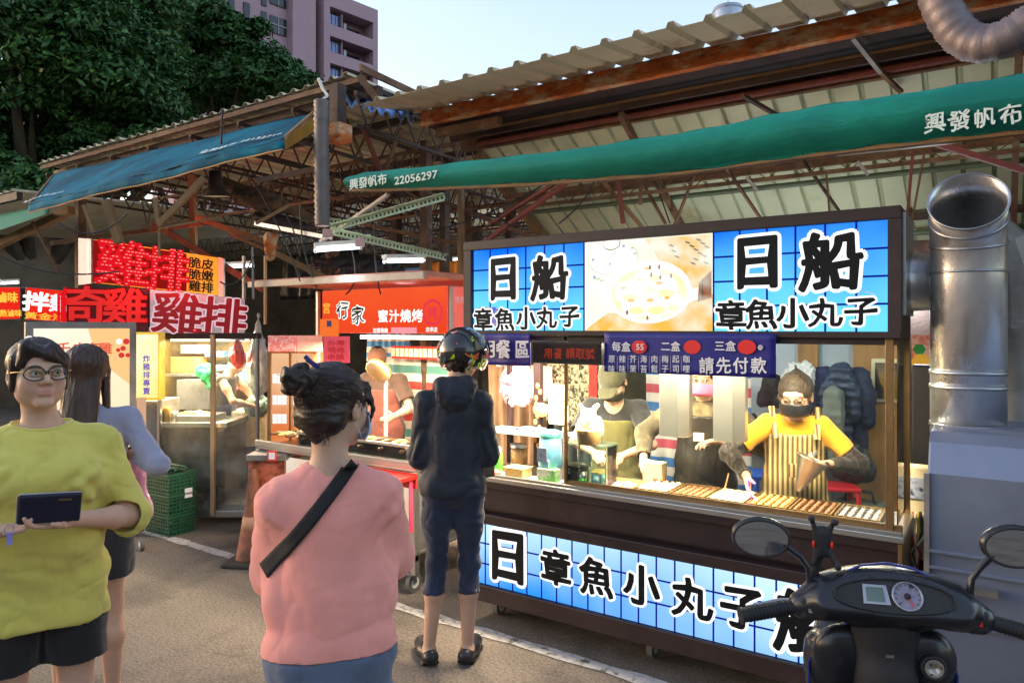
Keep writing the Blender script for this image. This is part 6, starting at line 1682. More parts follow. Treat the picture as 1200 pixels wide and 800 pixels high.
lo = bpy.data.objects.new('stall_light', L_); COL.objects.link(lo); lo.parent = ck; lo.location = at(245, 386, D=6.9) - ck.location
cbox('strip_lamp', 200, 397, 290, 400, 6.6, .05, glow('warm_strip_ck', (1, .88, .68), 3), ck, 0)
# yellow vertical light box
yl = cthing('light_box', 171, 430, 6.15, 'yellow vertical light box with purple writing beside the chicken stall', 'light box')
cbox('housing', 157, 389, 186, 469, 6.16, .12, M('yellow_housing', srgb(230, 190, 60), rough=.4, emis=srgb(250, 210, 90), es=.4), yl)
p = cbox('lit_panel', 159, 392, 184, 466, 6.14, .018, glow('lit_yellow_white', srgb(255, 226, 120), 1.2, srgb(255, 252, 225), 1.0, 1.9, 1.5, 4), yl, 0)
for i, ch in enumerate('炸雞排專賣'): stxt(ch, 172, 420 + i * 9.5, 8, p, D=6.13, R=RV, mat=glow('purple_print', srgb(120, 90, 190), .9), dil=.02)
# cream light box standing behind the two women
cb = cthing('light_box', 95, 460, 5.3, 'large cream light box with red characters behind the two women', 'light box')
a = at(30, 383, D=5.3); b = at(160, 383, D=5.75); zt_a = at(30, 377, D=5.3).z; U = (b - a).normalized(); nrm = Vector((-U.y, U.x, 0))
g = MB(); g.prism([Vector((a.x, a.y, .55)), Vector((b.x, b.y, .55)), Vector((b.x, b.y, .55)) + nrm * .16, Vector((a.x, a.y, .55)) + nrm * .16], (0, 0, zt_a - .55)); g.build('housing', m_zinc, cb, bevel=.004)
g = MB(); o1 = -nrm * .004; A0, B0 = a + U * .05 + o1, b - U * .05 + o1
g.add([(A0.x, A0.y, .62), (B0.x, B0.y, .62), (B0.x, B0.y, zt_a - .05), (A0.x, A0.y, zt_a - .05)], [(0, 1, 2, 3)]); lp = g.build('lit_panel', glow('lit_cream', srgb(255, 222, 172), 1.15, srgb(255, 244, 224), .4, 2.0, 1.3, 1.2), cb)
for q, (px, ch) in enumerate(((72, '千'), (91, '虫'), (106, '亨'), (121, '雞'))):
    f_ = (px - 30) / 130; c = a.lerp(b, f_) + Vector((0, 0, 0)); c.z = EYE + (383 - 408) / 833 * (5.3 + .45 * f_)
    lettering('lettering', ch, glow('soft_red_print', srgb(238, 96, 70), 1.0), lp, c, U, (0, 0, 1), .095, 0, 0, .008, 1.05, dil=.025)
m_rp = glow('ornament_red', srgb(225, 60, 60), 1.0)
for (px, py, r_) in ((34, 398, .03), (43, 401, .02), (50, 398, .024), (138, 400, .022), (147, 400, .024), (143, 408, .02), (137, 410, .016), (149, 416, .018), (141, 416, .022)):
    f_ = (px - 30) / 130; c = a.lerp(b, f_); c.z = EYE + (383 - py) / 833 * (5.3 + .45 * f_); g = MB(); g.lathe([(0, 0), (r_, 0)], c - nrm * .009, 12, axis=-nrm); g.build('ornament', m_rp if (px % 2) else glow('ornament_white', (1, 1, 1), 1.2), lp)
g = MB(); arc = [Vector((A0.lerp(B0, u).x, A0.lerp(B0, u).y, z)) - nrm * .002 for u, z in ((.55, zt_a - .05), (.6, zt_a - .18), (.75, zt_a - .35), (1, zt_a - .5), (1, zt_a - .05))]
g.add(arc, [(0, 1, 2, 3, 4)]); g.build('print', glow('lit_gold_swirl', srgb(255, 208, 140), 1.0), lp)
for s_ in (a + U * .1, b - U * .12):
    g = MB(); g.box((s_.x - .02, s_.y + .04, .09), (s_.x + .02, s_.y + .08, .56)); g.build('leg', m_zinc, cb)
g = MB(); g.bar(Vector((a.x, a.y, .17)) + nrm * .08, Vector((b.x, b.y, .17)) + nrm * .08, .03, .03); g.bar(Vector((b.x, b.y, .17)) - nrm * .25, Vector((b.x, b.y, .17)) + nrm * .3, .03, .03); g.build('base_frame', m_dsteel, cb)
for q in (-.22, .28):
    p = Vector((b.x, b.y, .05)) + nrm * q; g = MB(); g.tube([p - U * .015, p + U * .015], .05, 16); w_ = g.build('wheel', m_rub, cb); g = MB(); g.tube([p - U * .018, p + U * .018], .02, 10); g.build('hub', m_whitep, w_)
# lit edge posts right of the cream box
cbox('edge_post', 160, 466, 168, 545, 5.8, .05, glow('lit_edge', srgb(240, 190, 150), .8), cb)

# ---- signs above
m_sred = glow('lit_red_sign', srgb(240, 44, 30), 1.0, srgb(250, 84, 52), 1.8, 2.6, .8, 2)
def qsign(name, label, pts, D0, D1, depth, face, side, cat='sign', rim=0.0):
    """box sign from four front-face corner pixels (tl, tr, br, bl), left edge at D0, right edge at D1"""
    tl, tr, br_, bl2 = at(*pts[0], D=D0), at(*pts[1], D=D1), at(*pts[2], D=D1), at(*pts[3], D=D0)
    t = thing(name, bl2, label, cat); n_ = (tr - tl).cross(bl2 - tl).normalized()
    if n_ @ FV < 0: n_ = -n_
    g = MB(); g.prism([tl + n_ * .005, tr + n_ * .005, br_ + n_ * .005, bl2 + n_ * .005], n_ * depth); g.build('housing', side, t, bevel=.004)
    g = MB(); g.add([tl.lerp(br_, rim), tr.lerp(bl2, rim), br_.lerp(tl, rim), bl2.lerp(tr, rim)], [(0, 3, 2, 1)]); f = g.build('face_panel', face, t)
    return t, f, tl, tr, br_, bl2, n_
def sface(S, u, v): return S[2].lerp(S[3], u).lerp(S[5].lerp(S[4], u), v)
def schar(S, ch, u, v, h, mat, dil=.03, wide=1.0, lift=.006, nm='character', brush=0.0, par=None):
    c = sface(S, u, v); r_ = (S[3] - S[2]).normalized(); up = (S[2] - S[5]); H_ = up.length; up = (up - r_ * up.dot(r_)).normalized()
    return lettering(nm, ch, mat, par or S[1], c, r_, up, h * H_ / .9, 0, 0, lift, wide, brush, dil=dil)
S = qsign('market_sign', 'red sign with white characters at the far left edge', ((-6, 336), (24, 336), (24, 374), (-6, 375)), 7.6, 7.6, .5, m_sred, m_zinc, rim=.02)
schar(S, '滷味', .5, .32, .3, glow('sign_gold', srgb(255, 200, 70), 1.1)); schar(S, '加熱滷味', .5, .8, .2, glow('sign_gold', (1, 1, 1), 1))
S = qsign('market_sign', 'red sign with one white character left of the dark red neon', ((30, 336), (86, 341), (86, 378), (30, 375)), 7.4, 7.6, .5, m_sred, m_zinc, rim=.02)
schar(S, '拌', .22, .42, .55, m_lw, .04, wide=1.15); schar(S, '麵', .72, .42, .5, m_lw, .03); schar(S, '黃金泡菜', .55, .86, .2, MATS['sign_gold'], .02, wide=1.6)
m_dotr = glow('neon_red_dot', srgb(255, 130, 120), 1.5); m_neon = glow('neon_red', srgb(232, 22, 34), 1.0)
m_yel = M('yellow_sign_sheet', srgb(226, 172, 52), rough=.5, var=.06, emis=srgb(240, 180, 50), es=.45)
S = qsign('projecting_sign', 'flashing yellow sign with red lit chicken cutlet characters', ((107, 280), (256, 302), (256, 346), (107, 331)), 6.0, 6.9, .05, m_yel, m_zinc)
g = MB(); g.prism([at(92, 279, D=6.2), at(107, 280, D=5.98), at(107, 332, D=5.98), at(92, 334, D=6.2)], FV * .04); g.build('end_panel', M('lilac_grey_sheet', srgb(150, 140, 160), rough=.5), S[0])
g = MB(); g.prism([at(256, 301, D=6.88), at(262, 303, D=6.9), at(262, 347, D=6.9), at(256, 347, D=6.88)], FV * .04); g.build('end_panel', m_whitep, S[0])
def neon(S, ch, u, v, h, wide, dil=.032):
    o = schar(S, ch, u, v, h, m_neon, dil, wide, .02)
    # rows of lamps studding the strokes
    me = glyph_mesh(ch); n = len(me.vertices); co = np.zeros(n * 3); me.vertices.foreach_get('co', co); co = co.reshape(-1, 3); mid = (co.min(0) + co.max(0)) / 2
    from mathutils.bvhtree import BVHTree
    me.calc_loop_triangles(); bv = BVHTree.FromPolygons([Vector(c) for c in co], [list(p.vertices) for p in me.loop_triangles]); g = MB()
    r_ = (S[3] - S[2]).normalized(); up = S[2] - S[5]; s_ = h * up.length / .9; up = (up - r_ * up.dot(r_)).normalized(); nn = r_.cross(up); c = sface(S, u, v)
    st_ = .068
    for i in range(int(1 / st_) + 1):
        for j in range(int(1 / st_) + 1):
            x, y = mid[0] - .5 + i * st_ + (j % 2) * st_ * .5, mid[1] - .5 + j * st_
            if (bv.find_nearest(Vector((x, y, 0)))[3] or 0) < .004:
                p = c + (r_ * (x - mid[0]) * wide + up * (y - mid[1])) * s_ + nn * .026; e_ = r_ * s_ * .022 * wide; f_ = up * s_ * .010
                g.add([p - e_ - f_, p + e_ - f_, p + e_ + f_, p - e_ + f_], [(0, 1, 2, 3)])
    if g.v: g.build('lamp_dots', m_dotr, o, kind='stuff')
    bpy.data.meshes.remove(me)
g = MB(); nn_ = (S[3] - S[2]).cross(S[2] - S[5]).normalized() * .008; g.add([sface(S, u, v) + nn_ for u, v in ((.01, .98), (.72, .98), (.72, .02), (.01, .02))], [(0, 1, 2, 3)]); g.build('red_backing', glow('neon_backing', srgb(150, 22, 18), .9), S[1])
neon(S, '雞', .22, .46, 1.02, 1.12); neon(S, '排', .56, .5, 1.02, 1.02)
for ch, u, v in (('脆', .79, .22), ('皮', .90, .22), ('脆', .79, .52), ('嫩', .90, .52), ('雞', .79, .82), ('排', .90, .82)): schar(S, ch, u, v, .27, m_ink, .025, 1.15)
mk = M('deep_red_letters', srgb(150, 22, 34), rough=.35, var=.1, emis=srgb(170, 16, 26), es=.28)
S = qsign('projecting_sign', 'silver sign board with dark red raised chicken cutlet characters', ((176, 339), (287, 350), (287, 399), (176, 388)), 6.2, 6.6, .12, M('silver_board', srgb(200, 196, 200), rough=.45, var=.12, emis=srgb(190, 180, 186), es=.25), m_zinc)
for ch, u in (('雞', .28), ('排', .76)):
    schar(S, ch, u, .5, .94, glow('pale_pink_edge', srgb(235, 190, 200), 1.0), .055, 1.12, .005)
    for k in range(4): schar(S, ch, u, .5, .94, mk, .020, 1.12, .008 + k * .008, brush=0)
S2 = qsign('projecting_sign', 'older sign with glowing red raised characters behind the cream light box', ((78, 337), (174, 339), (174, 388), (78, 381)), 6.1, 6.25, .1, M('dark_red_board', srgb(60, 26, 30), rough=.5, emis=srgb(120, 20, 26), es=.2), m_zinc)
mk2 = M('glowing_red_letters', srgb(200, 34, 34), rough=.35, emis=srgb(228, 40, 32), es=.6)
for ch, u in (('奇', .25), ('雞', .72)):
    schar(S2, ch, u, .42, .92, glow('dim_red_edge', srgb(120, 20, 26), .9), .05, 1.12, .006)
    for k in range(3): schar(S2, ch, u, .42, .92, mk2, .018, 1.12, .012 + k * .008)
for x, y0, y1, D in ((76, 337, 380, 6.05), (73, 342, 378, 6.05), (69, 345, 376, 6.05)):
    g = MB(); g.tube([at(x, y0, D=D), at(x, y1, D=D)], .012, 8); g.build('neon_bar', m_neon, S2[0])
# red glow spill from the flashing letters (the lamps themselves)
L_ = bpy.data.lights.new('neon_light', 'AREA'); L_.size = .9; L_.size_y = .3; L_.shape = 'RECTANGLE'; L_.energy = 16 * KD; L_.color = (1, .10, .06)
lo = bpy.data.objects.new('neon_light', L_); COL.objects.link(lo); lo.parent = S[0]; lo.location = at(165, 305, D=6.1) - S[0].location; lo.rotation_euler = (radians(90), 0, YAW + .2)

# ---- crate, cone
def crate():
    c = at(200, 622, D=6.1); t = thing('plastic_crate', (c.x, c.y, 0), 'stack of dark green lattice crates on the white line', 'crate', rz=YAW - .55)
    m_cg = M('dark_green_crate', srgb(28, 84, 58), rough=.5, var=.15); w, d, hh = .32, .24, .17
    for k in range(3):
        z = k * (hh + .005)
        for nm, lo, hi in (('floor', (-w / 2, -d / 2, z), (w / 2, d / 2, z + .012)), ('rim', (-w / 2 - .012, -d / 2 - .012, z + hh - .02), (w / 2 + .012, d / 2 + .012, z + hh))):
            g = MB()
            if nm == 'floor': g.box(lo, hi)
            else:
                g.box(lo, (hi[0], lo[1] + .016, hi[2])); g.box((lo[0], hi[1] - .016, lo[2]), hi); g.box((lo[0], lo[1] + .017, lo[2]), (lo[0] + .016, hi[1] - .017, hi[2])); g.box((hi[0] - .016, lo[1] + .017, lo[2]), (hi[0], hi[1] - .017, hi[2]))
            g.build(nm, m_cg, t, world=False)
        for sgn, ax in ((-1, 'y'), (1, 'y'), (-1, 'x'), (1, 'x')):
            g = MB(); L0 = w if ax == 'y' else d; o_ = sgn * (d if ax == 'y' else w) / 2
            def bx(u0, u1, z0, z1):
                if ax == 'y': g.box((u0, o_ - .004, z + z0), (u1, o_ + .004, z + z1))
                else: g.box((o_ - .004, u0, z + z0), (o_ + .004, u1, z + z1))
            n = 9 if ax == 'y' else 7
            for i in range(n + 1): u = -L0 / 2 + L0 * i / n; bx(u - .006, u + .006, .012, hh - .02)
            for zz in (.035, .065, .095, .125): bx(-L0 / 2, L0 / 2, zz, zz + .013)
            g.build('side_lattice', m_cg, t, world=False, kind='stuff')
    for sg_ in (-1, 1): g = MB(); g.tube([(-w / 2, sg_ * .05, .54), (-w / 2 + .02, sg_ * .05, .56), (w / 2 - .02, sg_ * .05, .56), (w / 2, sg_ * .05, .54)], .012, 8); g.build('handle_bar', m_cg, t, world=False)
    g = MB(); g.box((w / 2 + .006, .02, .30), (w / 2 + .012, .09, .38)); g.build('paper_tag', m_pwhite, t, world=False)
crate()
cn = at(297, 655, D=5.3); t = thing('traffic_cone', (cn.x, cn.y, 0), 'grimy battered orange cone on the white line behind the pink top', 'cone')
m_cone = M('grimy_orange', srgb(150, 92, 70), rough=.75, var=.35, scale=7, patch=srgb(110, 74, 56), patch_scale=5, patch_t=.5, bump=.3)
g = MB(); g.lathe([(.125, .035), (.12, .05), (.055, .42), (.035, .62), (.028, .69), (.022, .70)], (cn.x, cn.y, 0), 28); g.build('cone_body', m_cone, t, thick=.004)
g = MB(); g.box((cn.x - .17, cn.y - .17, 0), (cn.x + .17, cn.y + .17, .035), rz=.5); g.build('base', M('dirty_black_rubber', (.05, .042, .036), rough=.8, var=.3), t, bevel=.012)
g = MB(); g.lathe([(.0865, .25), (.0715, .35)], (cn.x, cn.y, 0), 28); g.build('faded_band', M('faded_band', srgb(190, 140, 110), rough=.7, var=.3), t, thick=.003)

# ================================================================== PEOPLE
def skinmat(name, col, tone=False):
    m = M(name, col, rough=.5, var=.07, scale=14, bump=.06, bscale=260, sss=.12, spec=.4, bdist=.0015)
    if tone:
        N, L = m.node_tree.nodes, m.node_tree.links; b = N['Principled BSDF']; src = b.inputs['Base Color'].links[0].from_socket
        at_ = N.new('ShaderNodeAttribute'); at_.attribute_name = 'tone'
        mx = N.new('ShaderNodeMix'); mx.data_type = 'RGBA'; mx.blend_type = 'MULTIPLY'; mx.inputs['Factor'].default_value = 1
        L.new(src, mx.inputs['A']); L.new(at_.outputs['Color'], mx.inputs['B']); L.new(mx.outputs['Result'], b.inputs['Base Color'])
    return m
m_skin = skinmat('skin', (.56, .34, .235)); m_skint = skinmat('skin_face', (.62, .38, .27), True)
m_hair = M('dark_brown_hair', (.022, .013, .010), rough=.42, var=.35, scale=40, bump=.5, bscale=220, stretch=(1, 1, .12), spec=.55, bdist=.002)
m_hairr = M('reddish_brown_hair', (.045, .020, .012), rough=.4, var=.4, scale=40, bump=.5, bscale=220, stretch=(1, 1, .1), spec=.55, bdist=.002)
def clothmat(name, col, **k):
    d = dict(rough=.88, var=.10, scale=5, bump=.28, bscale=420, sheen=.25, bdist=.0012); d.update(k); return M(name, col, **d)
def rot(yaw=0, pitch=0, roll=0):
    """yaw to the person's left (+), pitch up (+)"""
    return np.array((Matrix.Rotation(yaw, 3, 'Z') @ Matrix.Rotation(pitch, 3, 'X') @ Matrix.Rotation(roll, 3, 'Y')), dtype=np.float32)
def head_sdf(s, c, R, k=1.0, face=True, fat=0.0, mouth=True):
    c = np.array(c, dtype=np.float32); q = lambda *v: c + R @ (np.array(v, dtype=np.float32) * k)
    s.ell(q(0, -.015, .032), np.array((.074, .092, .082)) * k, .02, R=R)
    s.ell(q(0, .018, -.035), np.array((.060 + fat * .012, .066, .078)) * k, .03, R=R)
    s.cone(q(-.036, .012, -.062), q(.036, .012, -.062), .026 * k + fat * .012, None, .02)
    s.cone(q(-.010, .066, -.093), q(.010, .066, -.093), .017 * k, None, .018)
    for x in (-1, 1):
        s.ell(q(x * .036, .050, -.030), np.array((.026 + fat * .006, .026, .030)) * k, .022, R=R)
        s.ell(q(x * .079, -.006, -.008), np.array((.010, .019, .031)) * k, .006, R=R)
        s.ell(q(x * .087, .000, -.006), np.array((.006, .010, .019)) * k, .003, 'sub', R=R)
    if face:
        s.cone(q(-.036, .072, .026), q(.036, .072, .026), .014 * k, None, .014)
        for x in (-1, 1):
            s.ell(q(x * .031, .094, .004), np.array((.017, .012, .0088)) * k, .008, 'sub', R=R)
            s.ell(q(x * .031, .0755, .004), np.array((.0165, .013, .0125)) * k, .003, R=R)
            s.cone(q(x * .017, .089, .011), q(x * .045, .081, .010), .0032 * k, .0026 * k, .004)
            s.cone(q(x * .019, .088, -.006), q(x * .043, .082, -.005), .0026 * k, None, .004)
        s.cone(q(0, .083, .014), q(0, .103, -.022), .0075 * k, .0115 * k, .012)
        for x in (-1, 1):
            s.ell(q(x * .0125, .094, -.027), np.array((.0085, .010, .008)) * k, .006, R=R)
            s.ell(q(x * .0065, .103, -.0335), np.array((.0035, .005, .003)) * k, .002, 'sub', R=R)
        if mouth:
            s.cone(q(-.017, .081, -.0535), q(.017, .081, -.0535), .0062 * k, None, .008)
            s.cone(q(-.014, .082, -.0630), q(.014, .082, -.0630), .0072 * k, None, .008)
            s.cone(q(-.023, .0865, -.0580), q(.023, .0865, -.0580), .0020 * k, None, .003, 'sub')
    return q
def hand_sdf(s, wr, fwd, pn, k=1.0, curl=.5, thumb=1, spread=.10, tcurl=.3):
    """palm, four jointed fingers of different lengths and an opposed thumb; pn = way the palm faces; thumb = +1/-1 side"""
    f = np.array(Vector(fwd).normalized()); n = np.array(Vector(pn)); n = n - f * (n @ f); n /= np.linalg.norm(n)
    sd = np.cross(f, n) * thumb; wr = np.array(wr, dtype=np.float32)
    s.cone(wr, wr + f * .03 * k, .021 * k, .024 * k, .012, flat=(n, .7))
    R = np.stack([sd, n, f], 1)
    s.ell(wr + f * .055 * k, np.array((.039, .0155, .046)) * k, .012, R=R)
    for i, (off, L_) in enumerate(((.028, .92), (.010, 1.0), (-.009, .95), (-.026, .76))):
        p = wr + f * (.085 - abs(i - 1) * .004) * k + sd * off * k
        d = f + sd * (off * spread * 28 * .1); a = curl * (.75 + .12 * i)
        for j, (l, r) in enumerate(((.042, .0088), (.026, .0080), (.021, .0070))):
            a_ = a * (j + .5); dd = d * cos(a_) + n * sin(a_); dd = dd / np.linalg.norm(dd)
            e = p + dd * l * L_ * k; s.cone(p, e, r * k, (r - .0007) * k, .004); p = e
    p = wr + f * .022 * k + sd * .026 * k; d1 = f * .62 + sd * .72 + n * .30
    for l, r, t in ((.034, .0125, 0), (.032, .0100, tcurl), (.024, .0085, tcurl * 1.8)):
        dd = d1 * cos(t) + (f * .8 + n * .5) * sin(t); dd = dd / np.linalg.norm(dd); e = p + dd * l * k; s.cone(p, e, r * k, (r - .0012) * k, .008); p = e
def ik(a, b, l1, l2, hint):
    a, b, h = Vector(a), Vector(b), Vector(hint); d = b - a; L_ = min(d.length, (l1 + l2) * .995); u = d.normalized()
    x = (l1 * l1 - l2 * l2 + L_ * L_) / (2 * L_); y = sqrt(max(0, l1 * l1 - x * x)); h = (h - u * h.dot(u)).normalized()
    return a + u * x + h * y, a + u * L_
class Human:
    def __init__(s, label, px, D, rz, H=1.7, g=1.0, root=None, sw=.17, wr=None, hint=None, hands=None, legs=None, lean=0.0, headR=None, headk=1.0, head_off=(0, 0, 0), face=True, fat=0, vox=.007, skin=None, feet=True, Y=None, tone=None, mouth=True, hipw=.088, drop=0.0):
        p = at(px, 383, D=D) if Y is None else at(px, 383, Y=Y)
        s.t = thing('person', (p.x, p.y, 0), label, 'person', rz=rz); s.k = k = H / 1.7; s.g = g
        s.pel = Vector((0, 0, .93)) * k; s.che = Vector((0, lean * .6, 1.27)) * k; s.nb = Vector((0, lean - .01, 1.43)) * k
        s.hc = Vector((0, lean + .025, 1.590)) * k + Vector(head_off); s.R = headR if headR is not None else rot()
        s.sh = {x: Vector((x * sw * g ** .5, lean * .9, 1.360 - drop)) * k for x in (-1, 1)}
        s.el, s.wr = {}, {}
        for x in (-1, 1):
            w = (wr or {}).get(x, Vector((x * .27, .05, .86)) * k); h = (hint or {}).get(x, (x * .5, -1, -.4))
            s.el[x], s.wr[x] = ik(s.sh[x], w, .285 * k, .25 * k, h)
        s.leg = {}
        for x in (-1, 1):
            l = (legs or {}).get(x, ((x * hipw * k, 0, .90 * k), (x * .095 * k, .02 * k, .50 * k), (x * .10 * k, -.02 * k, .085 * k), (x * .12 * k, .13 * k, .03 * k)))
            s.leg[x] = [Vector(v) for v in l]
        b = SDF((-.5 * k - .1, -.45 * k, 0), (.5 * k + .1, .60 * k, H + .12), vox); G = g
        b.cone(s.pel, s.che, .135 * k * G, .135 * k * G, .05, flat=((0, 1, 0), .66)); b.cone(s.pel + Vector((-.05, 0, -.02)), s.pel + Vector((.05, 0, -.02)), .11 * k * G, None, .05, flat=((0, 1, 0), .85))
        b.cone(s.che, s.nb - Vector((0, 0, .07)), .13 * k * G, .075 * k, .05, flat=((0, 1, 0), .62))
        for x in (-1, 1):
            h, kn, an, to = s.leg[x]
            b.chain([h, h.lerp(kn, .4), kn], [.082 * k * G, .074 * k * G, .050 * k * G], .04)
            b.chain([kn, kn.lerp(an, .35) + Vector((0, -.012, 0)), an], [.048 * k * G, .052 * k * G, .030 * k], .03)
            b.chain([an + Vector((0, -.03, -.04)) * k, an.lerp(to, .5) + Vector((0, 0, -.01)), to], [.032 * k, .036 * k, .026 * k], .03)
        b.cone(s.sh[-1], s.sh[1], .040 * k, None, .025)
        s.core = (b.g.copy(), b.lo, b.vox)
        b.cone(s.nb - Vector((0, 0, .05)), s.hc + Vector(s.R @ np.array((0, -.025, -.05))) * k, .052 * k * G ** .7, .050 * k * G ** .7, .03)
        for x in (-1, 1):
            b.chain([s.sh[x], s.sh[x].lerp(s.el[x], .45), s.el[x]], [.046 * k * G, .042 * k * G, .033 * k * G], .03)
            b.chain([s.el[x], s.el[x].lerp(s.wr[x], .3), s.wr[x]], [.034 * k * G, .036 * k * G, .0235 * k * G ** .5], .02)
            hf, hn, cu = (hands or {}).get(x, ((s.wr[x] - s.el[x]), (-x, 0, 0), .45))[:3]
            hand_sdf(b, s.wr[x], hf, hn, k * 1.0, cu, thumb=(hands or {}).get(x, (0, 0, 0, 1 if x < 0 else -1))[3] if len((hands or {}).get(x, ())) > 3 else (-1 if x < 0 else 1))
        s.q = head_sdf(b, s.hc, s.R, k * headk, face, fat, mouth); b.cut(2, .004, 'above')
        s.hk = k * headk
        s.body = b.mesh('body', skin or m_skin, s.t, colour=(lambda p: tone(s, p)) if tone else None)
    def fit(s, lo, hi, vox=.008): return SDF(lo, hi, vox)
    def top(s, mat, hem, r0=.160, r1=.165, r2=.17, sleeve=None, sr=(.062, .055), neck=(.075, .07, .05), neck_c=(0, .03, .045), name='shirt', disp=None, flat=.66, vox=.008, hollow=True, cuffcut=True, extra=None, tilt=None, hipc=(0, 0), chestc=(0, 0), label=None, relax=4):
        s.hem = hem; k = s.k; g = SDF((-.56 * k, -.42 * k, hem - .03), (.56 * k, .5 * k, s.nb.z + .10), vox)
        hb = Vector((hipc[0], hipc[1], hem)); c = s.che + Vector((chestc[0], chestc[1], 0)); w = s.pel.lerp(s.che, .45)
        g.cone(c, w, r0 * k * s.g * .95, r1 * k * s.g * .95, .03, flat=((0, 1, 0), flat))
        g.cone(w, hb, r1 * k * s.g * .95, r2 * k * s.g, .03, flat=((0, 1, 0), flat), cb=True)
        g.cone(c, s.nb - Vector((0, 0, .065)), r0 * k * s.g * .86, .080 * k, .03, flat=((0, 1, 0), flat))
        g.cone(s.sh[-1], s.sh[1], .046 * k * s.g ** .5, None, .03)
        for x in (-1, 1): g.cone(s.nb + Vector((x * .045, 0, -.055)), s.sh[x], .050 * k, .048 * k, .035)
        if extra: extra(g)
        g.blur(relax); g.swell(s.core, .014, z0=hem - .02)
        g.cut(2, hem, 'above')
        if sleeve:
            for x in (-1, 1):
                sh, el, wr = s.sh[x], s.el[x], s.wr[x]
                if sleeve <= 1: g.cone(sh, sh.lerp(el, sleeve), sr[0] * k, sr[1] * k, .03, cb=True)
                else: g.cone(sh, el, sr[0] * k, sr[1] * k, .035); g.cone(el, el.lerp(wr, sleeve - 1), sr[1] * k, (sr[2] if len(sr) > 2 else sr[1] * .8) * k, .025, cb=True)
                if hollow:
                    a, b_ = (sh, el) if sleeve <= 1 else (el, wr); e = a.lerp(b_, sleeve if sleeve <= 1 else sleeve - 1); d = (b_ - a).normalized(); rr_ = (sr[1] if sleeve <= 1 else (sr[2] if len(sr) > 2 else sr[1] * .8)) * k
                    g.cone(e - d * .03, e + d * .02, rr_ * .6, rr_ - .006, .0, 'sub', ca=True)
        if neck: g.ell(s.nb + Vector(neck_c) * k, np.array(neck) * k, .012, 'sub')
        if tilt: g.cutplane(*tilt)
        o = g.mesh(name, mat, s.t, disp=disp or folds(.005), label=label); return o
    def trousers(s, mat, zh, rr=(.105, .085, .062), name='trousers', skirt=False, disp=None, ztop=1.05, label=None):
        ztop = min(ztop or 9, getattr(s, 'hem', 9) + .02); k = s.k; g = SDF((-.4 * k, -.35 * k, zh - .05), (.4 * k, .4 * k, (ztop or 1.05 * k) + .02), .008)
        g.cone(s.pel + Vector((-.045, 0, -.02)), s.pel + Vector((.045, 0, -.02)), .114 * k * s.g, None, .03, flat=((0, 1, 0), .85)); g.cone(s.pel, s.pel + Vector((0, 0, .12)), .14 * k * s.g, .135 * k * s.g, .03, flat=((0, 1, 0), .7))
        if skirt: g.cone(s.pel, Vector((0, 0, zh)), .145 * k * s.g, .19 * k * s.g, .03, flat=((0, 1, 0), .75), cb=True)
        else:
            for x in (-1, 1):
                h, kn, an, to = s.leg[x]
                if zh > kn.z: g.cone(h, h.lerp(kn, (h.z - zh) / (h.z - kn.z)), rr[0] * k * s.g, rr[1] * k * s.g, .02, cb=True)
                else: g.cone(h, kn, rr[0] * k * s.g, rr[1] * k * s.g, .02); g.cone(kn, kn.lerp(an, (kn.z - zh) / (kn.z - an.z)), rr[1] * k * s.g, rr[2] * k * s.g, .025, cb=True)
        g.swell(s.core, .009, z0=zh, z1=ztop or 1.05 * k)
        if ztop: g.cut(2, ztop, 'below')
        return g.mesh(name, mat, s.t, disp=disp or folds(.005, (8, 8, 7), (26, 26, 18)), label=label)
    def hair(s, mat, fn, name='hair', axis=None, vox=.005, amp=.0035, freq=(70, 70, 6), box=.34, colour=None, low=.3):
        c = np.array(s.hc); g = SDF(c - np.array((box, box, low + .05)) * s.hk, c + np.array((box, box, .22)) * s.hk, vox)
        fn(g, s.q, s.R, s.hk)
        R = s.R
        def dp(p):
            l = (p - c) @ R
            return amp * vnoise(l, freq) + amp * .7 * vnoise(l + 5, tuple(np.array(freq) * 2.1))
        return g.mesh(name, mat, s.t, disp=dp)
    def shoes(s, mat, dz=0, name='shoe'):
        for x in (-1, 1):
            h, kn, an, to = s.leg[x]; g = SDF(np.array(an.lerp(to, .5)) - .22, np.array(an.lerp(to, .5)) + .22, .006)
            d = (to - an); d.z = 0; d.normalize(); hl = Vector((an.x, an.y, .045)) - d * .035; tt = Vector((to.x, to.y, .038)) + d * .02
            g.chain([hl, hl.lerp(tt, .5), tt], [.042, .046, .040], .03, flat=((0, 0, 1), .95)); g.cut(2, .002, 'above')
            g.ell((an.x, an.y, .115), (.034, .045, .045), .01, 'sub')
            o = g.mesh(name, mat, s.t)
            b = MB(); b.tube([Vector((hl.x, hl.y, .012)), Vector((tt.x, tt.y, .012))], .046, 14, ov=.25); b.build('sole', m_black, o, world=False)
